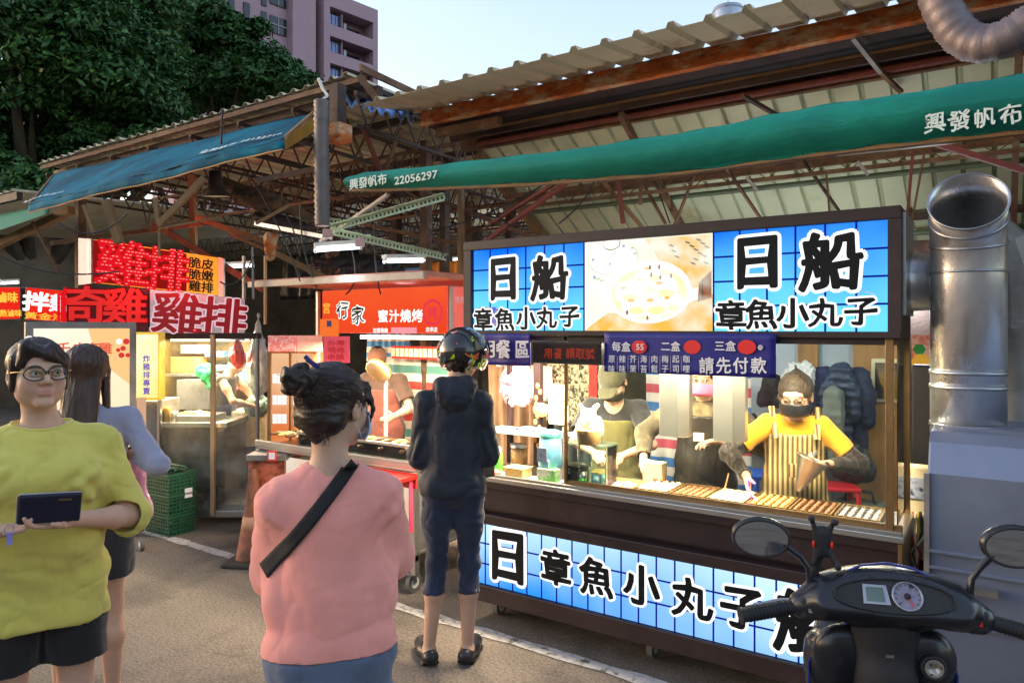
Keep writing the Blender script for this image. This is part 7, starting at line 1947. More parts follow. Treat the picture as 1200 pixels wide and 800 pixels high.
    def eyes(s, brow=True, closed=False):
        for x in (-1, 1):
            R3 = Matrix(s.R.tolist())
            if not closed:
                c = s.q(x * .031, .0795, .0035); g = MB(); g.sph(c, .0115 * s.hk, 14, 10); e = g.build('eye', M('eye_white', (.62, .58, .55), rough=.2, bump=0, var=.03), s.t, world=False)
                c = s.q(x * .031 - .002, .0885, .0035); g = MB(); g.sph(c, .0048 * s.hk, 12, 8); g.build('iris', M('dark_iris', (.02, .012, .008), rough=.1, bump=0), e, world=False)
            g = MB(); P = [s.q(x * (.0165 + .008 * i), (.0905, .0935, .0925, .089, .084)[i], (.006, .0125, .0135, .011, .005)[i] - (.009 if closed else .0015)) for i in range(5)]; g.tube(P, [.0010, .0017, .0018, .0016, .0008], 6); g.build('eyelash', m_black, s.t, world=False)
            if brow: g = MB(); P = [s.q(x * (.014 + .0095 * i), (.092, .0935, .0915, .086, .079)[i], (.024, .0275, .029, .0275, .022)[i]) for i in range(5)]; g.tube(P, [.0018, .003, .003, .0022, .001], 6, ov=.5); g.build('eyebrow', m_hair, s.t, world=False)
    def mask(s, mat, name='face_mask'):
        def f(u, v):
            a = (u - .5) * 2.5; z = -.004 - .020 * abs(sin(a)) - .088 * v * (1 - .25 * abs(sin(a))); r = .076 + .004 * sin(v * pi); y = .098 * cos(a) ** .8 if abs(a) < 1.5 else 0
            yy = (.020 + .088 * cos(a * .9)) - .03 * max(0, v - .75) * 4 * abs(cos(a)) + .008 * sin(v * pi) * cos(a)
            return s.q(r * sin(a) * .98, yy, z)
        g = MB(); g.grid(f, 20, 10); o = g.build(name, mat, s.t, world=False, thick=.003)
        for x in (-1, 1): g = MB(); g.tube([s.q(x * .072, .035, -.02), s.q(x * .082, .01, .01), s.q(x * .084, -.016, .012), s.q(x * .083, -.02, -.02), s.q(x * .072, .03, -.08)], .0012, 5); g.build('ear_loop', mat, o, world=False)
    def glasses(s, rim, lens, w=.030, h=.021, ends=None):
        t = None
        for x in (-1, 1):
            P = [s.q(x * (.033 + w * cos(a)), .101 - .010 * abs(cos(a)) * (1 if cos(a) * 1 > 0 else .2), .002 + h * sin(a) * (1.08 if sin(a) > 0 else 1)) for a in [2 * pi * i / 24 for i in range(24)]]
            g = MB(); g.tube(P, .0025, 6, closed=True); o = g.build('glasses_rim', rim, s.t, world=False)
            g = MB(); g.add(P, [tuple(range(24))]); g.build('lens', lens, o, world=False)
            g = MB(); g.tube([s.q(x * .062, .091, .008), s.q(x * .078, .07, .010), s.q(x * .084, -.005, .006)], .0022, 6); g.build('temple', ends or rim, s.t, world=False)
        g = MB(); g.tube([s.q(-.006, .103, .006), s.q(0, .105, .010), s.q(.006, .103, .006)], .0018, 6); g.build('glasses_bridge', rim, s.t, world=False)

def VA(px): return math.atan((600 - px) / 833)
FC1, FA2, FA3, FA4, FC5 = YAW + pi + VA(50), YAW + VA(388), YAW + VA(531), YAW + VA(103), YAW + pi + VA(258)
def strands(h, ho, n, flow, steps=9, step=.008, mat=None, r=.00065, seed=2):
    """single hairs combed along the surface of a hair mass"""
    from mathutils.bvhtree import BVHTree
    me = ho.data; bv = BVHTree.FromPolygons([v.co.copy() for v in me.vertices], [tuple(p.vertices) for p in me.polygons]); r_ = np.random.default_rng(seed); g = MB(); c = np.array(h.hc)
    for i in r_.integers(0, len(me.vertices), n):
        p = me.vertices[int(i)].co.copy(); P = []; jit = Vector(r_.normal(size=3) * .12)
        for j in range(steps):
            q_, nn, _, _ = bv.find_nearest(p)
            P.append(q_ + nn * (.0006 + .0004 * (i % 3))); l = (np.array(p) - c) @ h.R / h.hk; d = Vector(h.R @ flow(l)) + jit; d -= nn * d.dot(nn)
            if d.length < 1e-4: break
            p = q_ + d.normalized() * step
        if len(P) > 2: g.tube(P, [r] * (len(P) - 1) + [r * .3], 3, cap=False)
    g.build('hair_strands', mat or m_hairr, h.t, world=False, kind='stuff')
# ---- 1. woman in the yellow tunic
def tone_w(s, p):
    l = (p - np.array(s.hc)) @ s.R / s.hk
    c = np.ones((len(p), 3), dtype=np.float32)
    lip = np.exp(-((l[:, 0] / .021) ** 2) ** 1.5 - ((l[:, 2] + .0585) / .0085) ** 2) * (l[:, 1] > .07)
    chk = np.exp(-((np.abs(l[:, 0]) - .042) / .02) ** 2 - ((l[:, 2] + .028) / .02) ** 2) * (l[:, 1] > .03)
    c -= lip[:, None] * np.array((.12, .42, .34)) + chk[:, None] * np.array((0, .10, .08))
    return c
hw = Human('woman in a lime yellow tunic and round glasses holding a navy wallet', 50, 2.45, FC1, 1.70, 1.03, sw=.178, vox=.0048, fat=.45,
           drop=.02, wr={-1: Vector((-.085, .22, 1.125)), 1: Vector((.15, .20, 1.115))}, hint={-1: (-.8, -.6, -.5), 1: (1, -.4, -.3)},
           hands={-1: ((.95, .25, .05), (0, .25, 1), .55, -1), 1: ((-.9, .35, .05), (0, .2, 1), .6, 1)},
           headR=rot(radians(14), radians(2)), headk=1.02, skin=m_skint, tone=tone_w, head_off=(.012, 0, .0), face=True, hipw=.105)
m_lime = clothmat('lime_yellow_jersey', srgb(214, 204, 100))
cr = [((-.05, .20, 1.18), (-.20, .12, 1.30), .010, .018), ((-.19, .10, 1.10), (-.10, .17, 1.22), .012, .016), ((.05, .2, .98), (-.18, .14, .90), .007, .02), ((.14, .2, 1.02), (-.05, .2, .93), .007, .02), ((-.02, .2, .86), (-.2, .12, .98), .006, .018), ((-.15, .12, 1.31), (-.22, .03, 1.24), .008, .014), ((.1, .16, 1.30), (.19, .1, 1.17), .010, .016)]
hw.top(m_lime, .74, .172, .176, .196, sleeve=1.06, sr=(.058, .064, .068), neck=(.112, .100, .066), neck_c=(.0, .035, .035), disp=folds(.0060, (8, 8, 8), (26, 26, 44), cr), name='tunic', relax=8, flat=.68, vox=.006, extra=lambda g: (g.ell((-.09, .085, 1.235), (.105, .085, .095), .05), g.ell((.09, .085, 1.235), (.105, .085, .095), .05), g.ell((0, .075, 1.03), (.18, .10, .14), .06)))
def collar(h, garment, neck, neck_c, mat, r=.006):
    """rib sewn round the neckline"""
    c = np.array(h.nb + Vector(neck_c) * h.k); n = len(garment.data.vertices); v = np.zeros(n * 3, dtype=np.float32); garment.data.vertices.foreach_get('co', v); v = v.reshape(-1, 3)
    e = np.sqrt((((v - c) / (np.array(neck) * h.k)) ** 2).sum(1)); m = v[(e > 1.0) & (e < 1.14) & (v[:, 2] > h.nb.z - .12)]; a = np.arctan2(m[:, 1] - c[1], m[:, 0] - c[0]); P = []
    for i in range(44):
        t = -pi + 2 * pi * i / 44; w = m[np.abs((a - t + pi) % (2 * pi) - pi) < .12]
        if len(w): P.append(w[np.argsort(-w[:, 2])[:max(3, len(w) // 5)]].mean(0))
    P = np.array(P); P = (P + np.roll(P, 1, 0) + np.roll(P, -1, 0)) / 3
    g = MB(); g.tube([Vector(p) for p in P], r, 8, closed=True); g.build('neck_rib', mat, h.t, world=False)
tun = [o for o in hw.t.children if o.name.startswith('tunic')][0]; collar(hw, tun, (.112, .100, .066), (.0, .035, .035), m_lime)
hw.trousers(m_bk := clothmat('black_jersey', (.012, .011, .012)), .60, (.10, .092, .07), name='shorts', ztop=.748)
def h1(g, q, R, k):
    g.ell(q(0, -.022, .040), np.array((.085, .098, .085)) * k, .02, R=R)
    g.ell(q(0, .09, -.035), np.array((.062, .07, .085)) * k, .018, 'sub', R=R)      # face opening
    g.ell(q(.012, .105, .030), np.array((.045, .05, .045)) * k, .015, 'sub', R=R)
    for x in (-1, 1): g.cone(q(x * .072, .022, .05), q(x * .076, .005, -.05), .014 * k, .008 * k, .02)
    g.cone(q(.045, .055, .092), q(-.010, .088, .062), .020 * k, .016 * k, .02); g.cone(q(-.010, .088, .062), q(-.058, .070, .028), .015 * k, .008 * k, .015)
    g.cone(q(-.02, .07, .085), q(-.06, .06, .045), .016 * k, .010 * k, .015); g.cone(q(.045, .055, .092), q(.068, .055, .030), .018 * k, .008 * k, .015)
    g.cone(q(0, -.09, .0), q(0, -.075, -.09), .05 * k, .03 * k, .03)
hh_ = hw.hair(m_hair, h1, amp=.0016, vox=.0042, freq=(150, 150, 9))
strands(hw, hh_, 800, lambda l: np.array((np.sign(l[0] - .03 * (l[1] > 0)) * .9 * (l[2] > .05) - .25 * (l[1] > .05) * (l[2] <= .05) * (l[0] < 0), .35 * (l[1] > 0) * (l[2] > .05) - .2 * (l[2] > .05), -1.0 + .6 * (l[2] > .07))), 9, .007)
hw.eyes()
hw.glasses(M('dark_olive_rim', srgb(62, 52, 38), rough=.25, bump=0), glassmat('green_coated_lens', (.93, 1, .93), .05, 2.6, .0), ends=M('gold_temple', srgb(200, 170, 90), rough=.3, metal=.6, bump=0))
# wallet and keys she holds
wl_ = hw.t; Rz = Matrix.Rotation(FC1, 3, 'Z'); base = Vector(wl_.location)
def held(name, loc, label, cat): return thing(name, base + Rz @ Vector(loc), label, cat, rz=FC1)
w_ = held('wallet', (-.020, .285, 1.185), 'navy zip wallet held against the yellow tunic', 'wallet')
g = MB(); Rw = Matrix.Rotation(radians(-4), 4, 'Y') @ Matrix.Rotation(radians(-14), 4, 'X'); g.box((-.083, -.010, -.048), (.083, .010, .048), mat=Rw); g.build('leather_case', M('navy_leather', srgb(20, 26, 48), rough=.35, bump=.2, bscale=300), w_, world=False, bevel=.007, seg=3)
g = MB(); g.tube([Rw @ Vector(v) for v in ((.084, .001, -.045), (.0855, .001, .04), (.081, .001, .0495), (-.081, .001, .0495))], .003, 6); g.build('zip', m_galv, w_, world=False)
g = MB(); g.box((-.055, .0102, .028), (-.02, .0115, .034), mat=Rw); g.build('gold_print', m_brass, w_, world=False)
k_ = held('keys', (.085, .28, 1.135), 'small silver key ring with blue tag under the wallet', 'keys'); g = MB(); g.tube([Vector((.012 * cos(a), 0, .012 * sin(a))) for a in [i * .5236 for i in range(12)]], .0015, 5, closed=True); g.build('ring', m_galv, k_, world=False)
g = MB(); g.box((-.008, -.002, -.05), (.006, .002, -.012)); g.build('tag', M('lilac_tag', srgb(140, 140, 220), rough=.3), k_, world=False, bevel=.001)

# ---- 2. woman in pink
hp = Human('woman in a loose pink top with her hair in a bun, seen from behind', 388, 1.93, FA2, 1.655, .92, sw=.148, drop=.035, vox=.0055,
           wr={-1: Vector((.05, .24, 1.13)), 1: Vector((-.02, .26, 1.17))}, hint={-1: (-1, -.3, -.6), 1: (1, -.35, -.6)}, headR=rot(radians(-42), radians(-6)), headk=1.02, head_off=(.012, 0, -.015), mouth=False)
m_pinkt = clothmat('dusty_pink_knit', srgb(242, 158, 146))
cr = [((.19, -.03, 1.26), (.08, -.14, 1.10), .012, .02), ((.20, -.05, 1.14), (.09, -.15, 1.02), .013, .018), ((-.17, -.06, 1.16), (-.11, -.13, 1.02), .008, .02), ((.02, -.17, 1.2), (.05, -.17, .95), .005, .025), ((.10, -.14, 1.0), (.13, -.12, .9), .008, .015), ((-.19, -.02, 1.3), (-.12, -.11, 1.2), .006, .02), ((.14, -.1, 1.3), (.2, -.05, 1.2), .008, .016), ((.15, -.08, 1.02), (.06, -.17, .93), .007, .014)]
def bat(g):
    for x in (-1, 1):
        g.cone(hp.sh[x] + Vector((0, 0, -.02)), hp.el[x] + Vector((-x * .01, 0, -.01)), .062, .074, .05); g.cone(hp.sh[x].lerp(hp.el[x], .5) + Vector((-x * .06, 0, -.04)), Vector((x * .11, -.0, 1.02)), .070, .055, .08, flat=((0, 1, 0), .7))
        g.cone(hp.el[x], hp.el[x].lerp(hp.wr[x], .6), .062, .045, .03)
hp.top(m_pinkt, .885, .165, .165, .178, sleeve=None, neck=(.098, .085, .045), neck_c=(.0, .0, .032), disp=folds(.0050, (7, 7, 6), (22, 22, 26), cr), name='knit_top', vox=.0065, relax=16, extra=bat, flat=.70)
hp.trousers(clothmat('grey_blue_denim', srgb(92, 106, 132), rough=.8, bump=.4), .42, skirt=True, name='skirt', ztop=.890)
def h2(g, q, R, k):
    g.ell(q(0, -.022, .030), np.array((.086, .104, .092)) * k, .02, R=R)
    g.ell(q(0, .095, -.03), np.array((.070, .068, .090)) * k, .015, 'sub', R=R)
    g.cone(q(-.045, -.06, -.035), q(.045, -.06, -.035), .038 * k, None, .03)
    g.cone(q(0, -.07, -.03), q(0, -.062, -.075), .040 * k, .026 * k, .03)
    for x in (-1, 1): g.ell(q(x * .088, .0, -.014), np.array((.02, .022, .032)) * k, .008, 'sub', R=R)
    g.cone(q(.05, .062, .06), q(.076, .070, -.005), .014 * k, .006 * k, .012); g.cone(q(.076, .070, -.005), q(.074, .062, -.045), .006 * k, .003 * k, .008)
hp.hair(m_hair, h2, amp=.0028, vox=.0042, freq=(20, 16, 90))
bunc = Vector((-.082, -.062, 1.612))
g = SDF(np.array(bunc) - .09, np.array(bunc) + .09, .004)
for i in range(5):
    a = i * 1.256; g.cone(bunc + Vector((.030 * cos(a), .012 * sin(a * 2), .026 * sin(a))), bunc + Vector((.030 * cos(a + 1.4), .0, .026 * sin(a + 1.4))), .020, None, .008)
g.ell(bunc, (.03, .028, .028), .01)
g.mesh('hair_bun', m_hair, hp.t, disp=lambda p: .0025 * np.sin(np.arctan2(p[:, 2] - bunc.z, p[:, 0] - bunc.x) * 4 + np.linalg.norm(p - np.array(bunc), axis=1) * 420) + .002 * vnoise(p, 90))
g = MB(); rs = np.random.default_rng(3)
for i in range(240):      # combed strands from the nape and temples up to the bun
    a = rs.uniform(-2.4, 2.6); st = hp.q(.084 * sin(a), -.02 - .095 * cos(a), rs.uniform(-.07, .06)); en = np.array(bunc) + rs.normal(size=3) * .015; c = np.array(hp.q(0, -.022, .030))
    P = []
    for j in range(7):
        w = j / 6; p = st * (1 - w) + en * w; d = p - c; l = np.linalg.norm(d); d_ = (d / l) @ hp.R; rad = 1 / sqrt((d_[0] / .088) ** 2 + (d_[1] / .106) ** 2 + (d_[2] / .094) ** 2) * hp.hk
        rad = max(rad, l) if w > .85 else rad
        P.append(c + d / l * (rad + .0012)); 
    g.tube(P, .0007, 3, cap=False)
g.build('hair_strands', m_hairr, hp.t, world=False, kind='stuff')
g = MB()
for i in range(40):
    a = rs.uniform(-1.2, 1.2); p = hp.q(.05 * sin(a), -.085, -.06 + rs.uniform(-.01, .01)); g.tube([p, p + np.array((rs.normal() * .006, -.004, -.018)), p + np.array((rs.normal() * .012, -.002, -.038))], .0005, 3, cap=False)
g.build('nape_hair', m_hair, hp.t, world=False, kind='stuff')
g = MB(); b_ = bunc + Vector((.03, -.0, .045)); g.bar(b_ + Vector((-.010, -.01, .010)), b_ + Vector((.022, -.02, -.012)), .010, .012); g.bar(b_ + Vector((-.014, -.01, .018)), b_ + Vector((.0, -.012, .002)), .007, .012); g.build('hair_tie', M('navy_ribbon', srgb(40, 50, 120), rough=.4), hp.t, world=False, bevel=.003)
hp.mask(M('pale_blue_mask', srgb(196, 206, 226), rough=.8, bump=.1)); hp.eyes(brow=False)
g = MB()     # bag strap lying on the back
def strap(u, v):
    x = .060 - .225 * u; z = 1.378 - .275 * u; y = -.125 - .052 * sin(u * 2.7) + .03 * u + (.05 * (u - .85) / .15 if u > .85 else 0) + (.045 * (.12 - u) / .12 if u < .12 else 0)
    n_ = Vector((.77, 0, -.63)) * .017 * (v - .5) * 2; return Vector((x, y, z)) + n_
from mathutils.bvhtree import BVHTree
tm = [o for o in hp.t.children if o.name.startswith('knit_top')][0].data
bv = BVHTree.FromPolygons([v.co.copy() for v in tm.vertices], [tuple(p.vertices) for p in tm.polygons])
def strap2(u, v):
    x = .062 - .235 * u; z = 1.395 - .290 * u; p = Vector((x, 0, z)) + Vector((.77, 0, .63)).cross(Vector((0, 1, 0))) * (.018 * (v - .5) * 2)
    hit = bv.ray_cast(Vector((p.x, -.6, p.z)), Vector((0, 1, 0)))[0]
    return Vector((p.x, (hit.y if hit else -.10) - .005, p.z))
g.grid(strap2, 40, 4); bg_ = g.build('shoulder_strap', M('black_webbing', (.015, .015, .017), rough=.7, bump=.3, bscale=400), hp.t, world=False, thick=.004)

# ---- 3. man in the helmet
lm = {-1: ((-.085, 0, .90), (-.085, .03, .50), (-.125, -.02, .085), (-.165, .12, .03)), 1: ((.085, 0, .90), (.085, .03, .50), (.075, -.02, .085), (.115, .12, .03))}
hm = Human('man in a patterned helmet, dark jacket and cropped jeans, seen from behind', 531, 3.74, FA3, 1.72, .90, sw=.150, vox=.007, wr={-1: Vector((-.11, .27, 1.06)), 1: Vector((.13, .28, 1.05))}, hint={-1: (-.35, -1, -.6), 1: (.35, -1, -.6)}, drop=.02,
           legs=lm, lean=.02, headR=rot(radians(-22), radians(-18)), head_off=(.05, .03, -.03), mouth=False)
m_jack = clothmat('black_navy_jacket', srgb(30, 36, 48), rough=.6, bump=.15, sheen=.1)
cr = [((-.16, -.03, 1.2), (-.2, -.03, 1.08), .012, .015), ((.16, -.05, 1.2), (.2, -.02, 1.05), .012, .015), ((-.08, -.13, 1.28), (-.06, -.14, .98), .005, .02), ((.1, -.12, 1.25), (.12, -.1, .95), .006, .02), ((.0, -.14, 1.1), (.05, -.13, .9), .005, .018)]
hm.top(m_jack, .872, .168, .162, .178, sleeve=1.9, sr=(.059, .060, .047), neck=None, disp=folds(.007, (9, 9, 6), (26, 26, 18), cr), name='jacket', flat=.68)
g = SDF((-.2, -.2, 1.3), (.25, .2, 1.6), .007); g.cone((-.06, -.055, 1.445), (.08, -.055, 1.445), .052, None, .03); g.ell((.01, -.085, 1.39), (.10, .045, .075), .03); g.ell((.03, .02, 1.53), (.062, .062, .07), .01, 'sub')
g.mesh('hood', m_jack, hm.t, disp=folds(.006, (14, 14, 14), (40, 40, 40)))
hm.trousers(clothmat('dark_denim', srgb(26, 36, 60), rough=.75, bump=.35, patch=srgb(36, 50, 78), patch_scale=5), .355, (.088, .062, .052), name='jeans', disp=folds(.006, (9, 9, 12), (30, 30, 40)))
for x in (-1, 1):
    h_, kn, an, to = hm.leg[x]; p = kn.lerp(an, (kn.z - .36) / (kn.z - an.z)); 
hm.shoes(M('black_rubber_clog', (.018, .018, .02), rough=.35, bump=.05))
def hh(g, q, R, k): g.ell(q(0, -.03, -.01), np.array((.082, .085, .09)) * k, .02, R=R); g.ell(q(0, .09, -.03), np.array((.07, .06, .1)) * k, .01, 'sub', R=R)
hm.hair(m_hair, hh)
c = hm.q(0, 0, .03); helm = thing('helmet', hm.t.location, 'black open helmet with blue, white and orange patches on the man', 'helmet', rz=FA3)
g = SDF(c - .22, c + .22, .006); g.ell(c, (.138, .160, .142), 0, R=hm.R); g.ell(hm.q(0, .02, -.08), np.array((.100, .16, .10)), .02, 'sub', R=hm.R); g.ell(hm.q(0, .16, -.01), (.085, .10, .075), .02, 'sub', R=hm.R); g.cutplane(hm.q(0, 0, -.085), hm.R @ np.array((0, -.15, -1.0)))
mh = M('helmet_print', (.02, .02, .022), rough=.16, var=.2, bump=0, coat=.8)
N, L = mh.node_tree.nodes, mh.node_tree.links; bs = N['Principled BSDF']; src = bs.inputs['Base Color'].links[0].from_socket
tc = N.new('ShaderNodeTexCoord')
for (sc_, th, col, off) in ((7, .58, srgb(70, 110, 160), 0), (9, .62, srgb(215, 220, 225), 3), (11, .65, srgb(225, 110, 60), 7), (10, .67, srgb(180, 210, 40), 11)):
    mp = N.new('ShaderNodeMapping'); mp.inputs['Location'].default_value = (off, off, off); L.new(tc.outputs['Object'], mp.inputs[0])
    nz = N.new('ShaderNodeTexNoise'); nz.inputs['Scale'].default_value = sc_; nz.inputs['Detail'].default_value = 3; nz.inputs['Distortion'].default_value = 1.2; L.new(mp.outputs[0], nz.inputs['Vector'])
    gt = N.new('ShaderNodeMath'); gt.operation = 'GREATER_THAN'; gt.inputs[1].default_value = th; L.new(nz.outputs['Fac'], gt.inputs[0])
    mx = N.new('ShaderNodeMix'); mx.data_type = 'RGBA'; L.new(gt.outputs[0], mx.inputs['Factor']); L.new(src, mx.inputs['A']); mx.inputs['B'].default_value = tuple(col) + (1,); src = mx.outputs['Result']
L.new(src, bs.inputs['Base Color'])
g.mesh('shell', mh, helm)
g = MB(); 
def visor(u, v): a = (u - .5) * 2.0; b_ = .15 + v * .62; return hm.q(.142 * sin(a) * cos(b_ * .8), .165 * cos(a) * cos(b_ * .8) + .01, .03 + .15 * sin(b_))
g.grid(visor, 16, 6); g.build('visor', glassmat('tinted_visor', (.45, .55, .7), dirt=.05), helm, world=False, thick=.003)
for x in (-1, 1):
    g = MB(); g.tube([hm.q(x * .128, .01, .03), hm.q(x * .136, .01, .03)], .02, 16); g.build('visor_hinge', M('orange_plastic', srgb(220, 70, 30), rough=.3), helm, world=False)
g = MB(); g.tube([hm.q(.132, -.03 + .022 * cos(a), -.03 + .022 * sin(a)) for a in [i * .5236 for i in range(12)]], .003, 5, closed=True); g.tube([hm.q(.124, -.07 + .014 * cos(a), -.055 + .014 * sin(a)) for a in [i * .5236 for i in range(12)]], .003, 5, closed=True); g.build('lime_ring', M('lime_print', srgb(170, 210, 50), rough=.3), helm, world=False)
# phone-bag in front of him
g = MB(); p = hm.t.location + Matrix.Rotation(FA3, 3, 'Z') @ Vector((.19, .22, .97)); g.box((p.x - .05, p.y - .015, p.z - .06), (p.x + .05, p.y + .015, p.z + .06), rz=YAW + .8); tag(g.build('small_bag', m_black, bevel=.01), 'small black pouch at the right hip of the helmeted man', 'pouch')

# ---- 4. long haired woman behind
hl_ = Human('woman with long straight brown hair standing with her back turned behind the yellow tunic', 103, 3.2, FA4, 1.66, .98, sw=.16, vox=.008, wr={1: Vector((.16, .06, 1.16)), -1: Vector((-.12, .25, 1.1))}, hint={1: (.5, -.9, -.3), -1: (-1, -.3, -.6)}, hands={1: ((.15, .6, -.15), (-.3, .2, -1), 1.1, 1)}, headR=rot(radians(-20), radians(-8)))
hl_.top(clothmat('grey_blue_cotton', srgb(150, 152, 176)), .88, sleeve=1.6, sr=(.055, .052, .042), disp=folds(.006))
hl_.trousers(clothmat('charcoal_cotton', srgb(42, 42, 48)), .62, (.11, .105, .09), name='shorts')
def h4(g, q, R, k):
    g.ell(q(0, -.022, .030), np.array((.092, .104, .092)) * k, .02, R=R); g.ell(q(0, .10, -.03), np.array((.062, .07, .095)) * k, .012, 'sub', R=R)
    g.cone(q(0, -.05, .0), q(0, -.085, -.26), .082 * k, .075 * k, .03, flat=(R @ np.array((0, 1, 0)), .6))
    for x in (-1, 1): g.cone(q(x * .07, .01, .0), q(x * .092, .02, -.30), .022 * k, .010 * k, .02)
h_o = hl_.hair(m_hairr, h4, low=.42, amp=.003, freq=(110, 110, 3)); strands(hl_, h_o, 900, lambda l: np.array((.5 * l[0] / .09 * (l[2] > .05), -.5 * (l[2] > .05), -1.0)), 14, .014, M('chestnut_hair', (.09, .042, .026), rough=.35, bump=0), .0008); hl_.eyes()
g = MB(); w0 = hl_.wr[1]; d0 = (hl_.wr[1] - hl_.el[1]).normalized(); q_ = Vector((0, 0, 1)).rotation_difference(d0)
g.tube([w0 - d0 * .015 + q_ @ Vector((.028 * cos(a), .028 * sin(a), 0)) for a in [i * .349 for i in range(18)]], .005, 6, closed=True); g.build('bracelet', m_black, hl_.t, world=False)
pb = hl_.t.location + Matrix.Rotation(FA4, 3, 'Z') @ (w0 + Vector((.035, .06, -.19)))
s = SDF((-.11, -.1, -.16), (.13, .1, .22), .007); s.cone((.01, 0, -.10), (0, 0, .06), .075, .042, .03, flat=((0, 1, 0), .6)); s.cone((0, 0, .06), (-.01, -.01, .17), .038, .012, .03); s.cut(2, -.125, 'above')
tag(s.mesh('pink_carrier_bag', m_bagp, disp=folds(.010, (16, 16, 8), (45, 45, 30)), loc=pb, R=np.array(Euler((0, 0, YAW)).to_matrix())), 'pink plastic carrier bag hanging from the hand of the long haired woman', 'bag')

# ---- vendors
def apron(h, mat, z0, z1, w0, w1, y0=.125, bib=True, name='apron', amp=.006):
    k = h.k; g = SDF((-.35 * k, -.3 * k, z0 - .02), (.35 * k, .45 * k, z1 + .03), .008)
    for a, b, r in ((Vector((0, .0, z1)), h.pel + Vector((0, 0, .08)), w1), (h.pel + Vector((0, 0, .08)), Vector((0, 0, z0)), w0)): g.cone(a + Vector((0, h.che.y * .8 * (a.z - z0) / (z1 - z0), 0)), b, r * k * (.8 if a.z == z1 else 1), w0 * k, .03, flat=((0, 1, 0), .74), cb=(b.z == z0))
    g.swell(h.core, .024, z0=z0, z1=z1); g.cut(2, z1, 'below'); g.cut(2, z0, 'above'); g.cut(1, .035 * k, 'above')
    return g.mesh(name, mat, h.t, disp=folds(amp))
FS = pi     # facing the street
v1 = Human('bowed vendor in a black cap, dark shirt and olive apron', 722, 0, FS + .25, 1.55, .95, Y=4.12, vox=.0075, lean=.05, headR=rot(radians(-8), radians(-44)), head_off=(-.0, .03, -.04), headk=1.08,
           wr={-1: Vector((-.10, .33, .99)), 1: Vector((.06, .34, 1.00))}, hint={-1: (-1, -.2, -.5), 1: (1, -.2, -.5)}, hands={-1: ((.3, .9, -.2), (.6, 0, -.7), .8, -1), 1: ((-.5, .8, -.2), (-.5, 0, -.7), .8, 1)})
v1.top(clothmat('black_tee', srgb(34, 34, 38)), .72, sleeve=.72, sr=(.066, .070), neck=(.075, .10, .10), neck_c=(0, .075, .0))
apron(v1, clothmat('olive_apron', srgb(92, 88, 48)), .45, 1.17, .168, .165)
v1.mask(m_black); v1.eyes(closed=True)
def cap(g, q, R, k): g.ell(q(0, -.012, .045), np.array((.087, .105, .078)) * k, .0, R=R); g.ell(q(0, .0, -.03), np.array((.1, .12, .055)) * k, .01, 'sub', R=R); g.ell(q(0, .115, .030), np.array((.062, .062, .010)) * k, .01, R=R)
v1.hair(clothmat('black_olive_cap', srgb(52, 50, 30)), cap, name='cap', amp=.001); 
def shorth(g, q, R, k): g.ell(q(0, -.025, .030), np.array((.088, .105, .093)) * k, .02, R=R); g.ell(q(0, .105, -.022), np.array((.072, .070, .078)) * k, .01, 'sub', R=R)
v1.hair(m_hair, shorth)
v2 = Human('vendor in a black apron and pink mask between the two steel hood ducts', 827, 0, FS + .1, 1.60, .98, Y=4.10, vox=.0075, lean=.03, headR=rot(radians(5), radians(-10)), head_off=(0, .02, -.04), headk=1.05,
           wr={-1: Vector((-.13, .22, 1.12)), 1: Vector((.30, .24, .98))}, hint={-1: (-1, 0, -.6), 1: (1, -.2, -.6)}, hands={-1: ((.6, .6, .0), (0, .3, -1), .5, -1), 1: ((-.4, .8, -.3), (-.3, 0, -1), .8, 1)})
v2.top(clothmat('brown_camo_sleeve', srgb(74, 66, 48), patch=srgb(130, 112, 80), patch_scale=9), .75, sleeve=1.85, sr=(.068, .062, .045))
apron(v2, M('black_greasy_apron', (.022, .018, .014), rough=.45, var=.4, scale=5, bump=.1), .42, 1.24, .185, .175)
g = MB(); g.box((-.03, .165, 1.10), (.03, .172, 1.15)); g.build('badge', m_cream, v2.t, world=False, bevel=.003)
v2.mask(M('pink_mask', srgb(240, 130, 175), rough=.8)); v2.eyes(); v2.hair(m_hair, shorth)
v3 = Human('vendor woman in a yellow tee, striped apron and black mask pouring batter', 930, 0, FS + .32, 1.535, .94, sw=.150, Y=4.0, vox=.0065, lean=.04, headR=rot(radians(-16), radians(-16)), head_off=(0, .03, -.045), headk=1.10,
           wr={1: Vector((.25, .27, .99)), -1: Vector((-.14, .20, 1.06))}, hint={1: (1, -.3, -.4), -1: (-1, -.3, -.7)}, hands={1: ((-.1, .6, -.75), (-.6, .3, -.3), .5, 1), -1: ((.8, .5, .1), (.2, .2, .9), .9, -1)})
v3.top(clothmat('yellow_tee', srgb(238, 178, 40)), .74, sleeve=.68, sr=(.060, .064), neck=(.078, .085, .07), neck_c=(0, .05, .03))
m_apst = stripes('striped_apron', (srgb(206, 182, 126), srgb(112, 90, 58)), 42, 'X', .85)
apron(v3, m_apst, .42, 1.19, .178, .172)
for x in (-1, 1): g = MB(); g.bar(Vector((x * .10, .135, 1.17)), Vector((x * .115, .03, 1.325)), .028, .008); g.bar(Vector((x * .115, .03, 1.325)), Vector((x * .09, -.10, 1.2)), .028, .008); g.build('apron_strap', m_apst, v3.t, world=False)
g = MB(); g.box((-.04, .178, .98), (.045, .186, 1.05)); g.build('pocket', m_apst, v3.t, world=False, bevel=.004)
m_slv = clothmat('black_arm_cover', srgb(40, 30, 26), rough=.5)
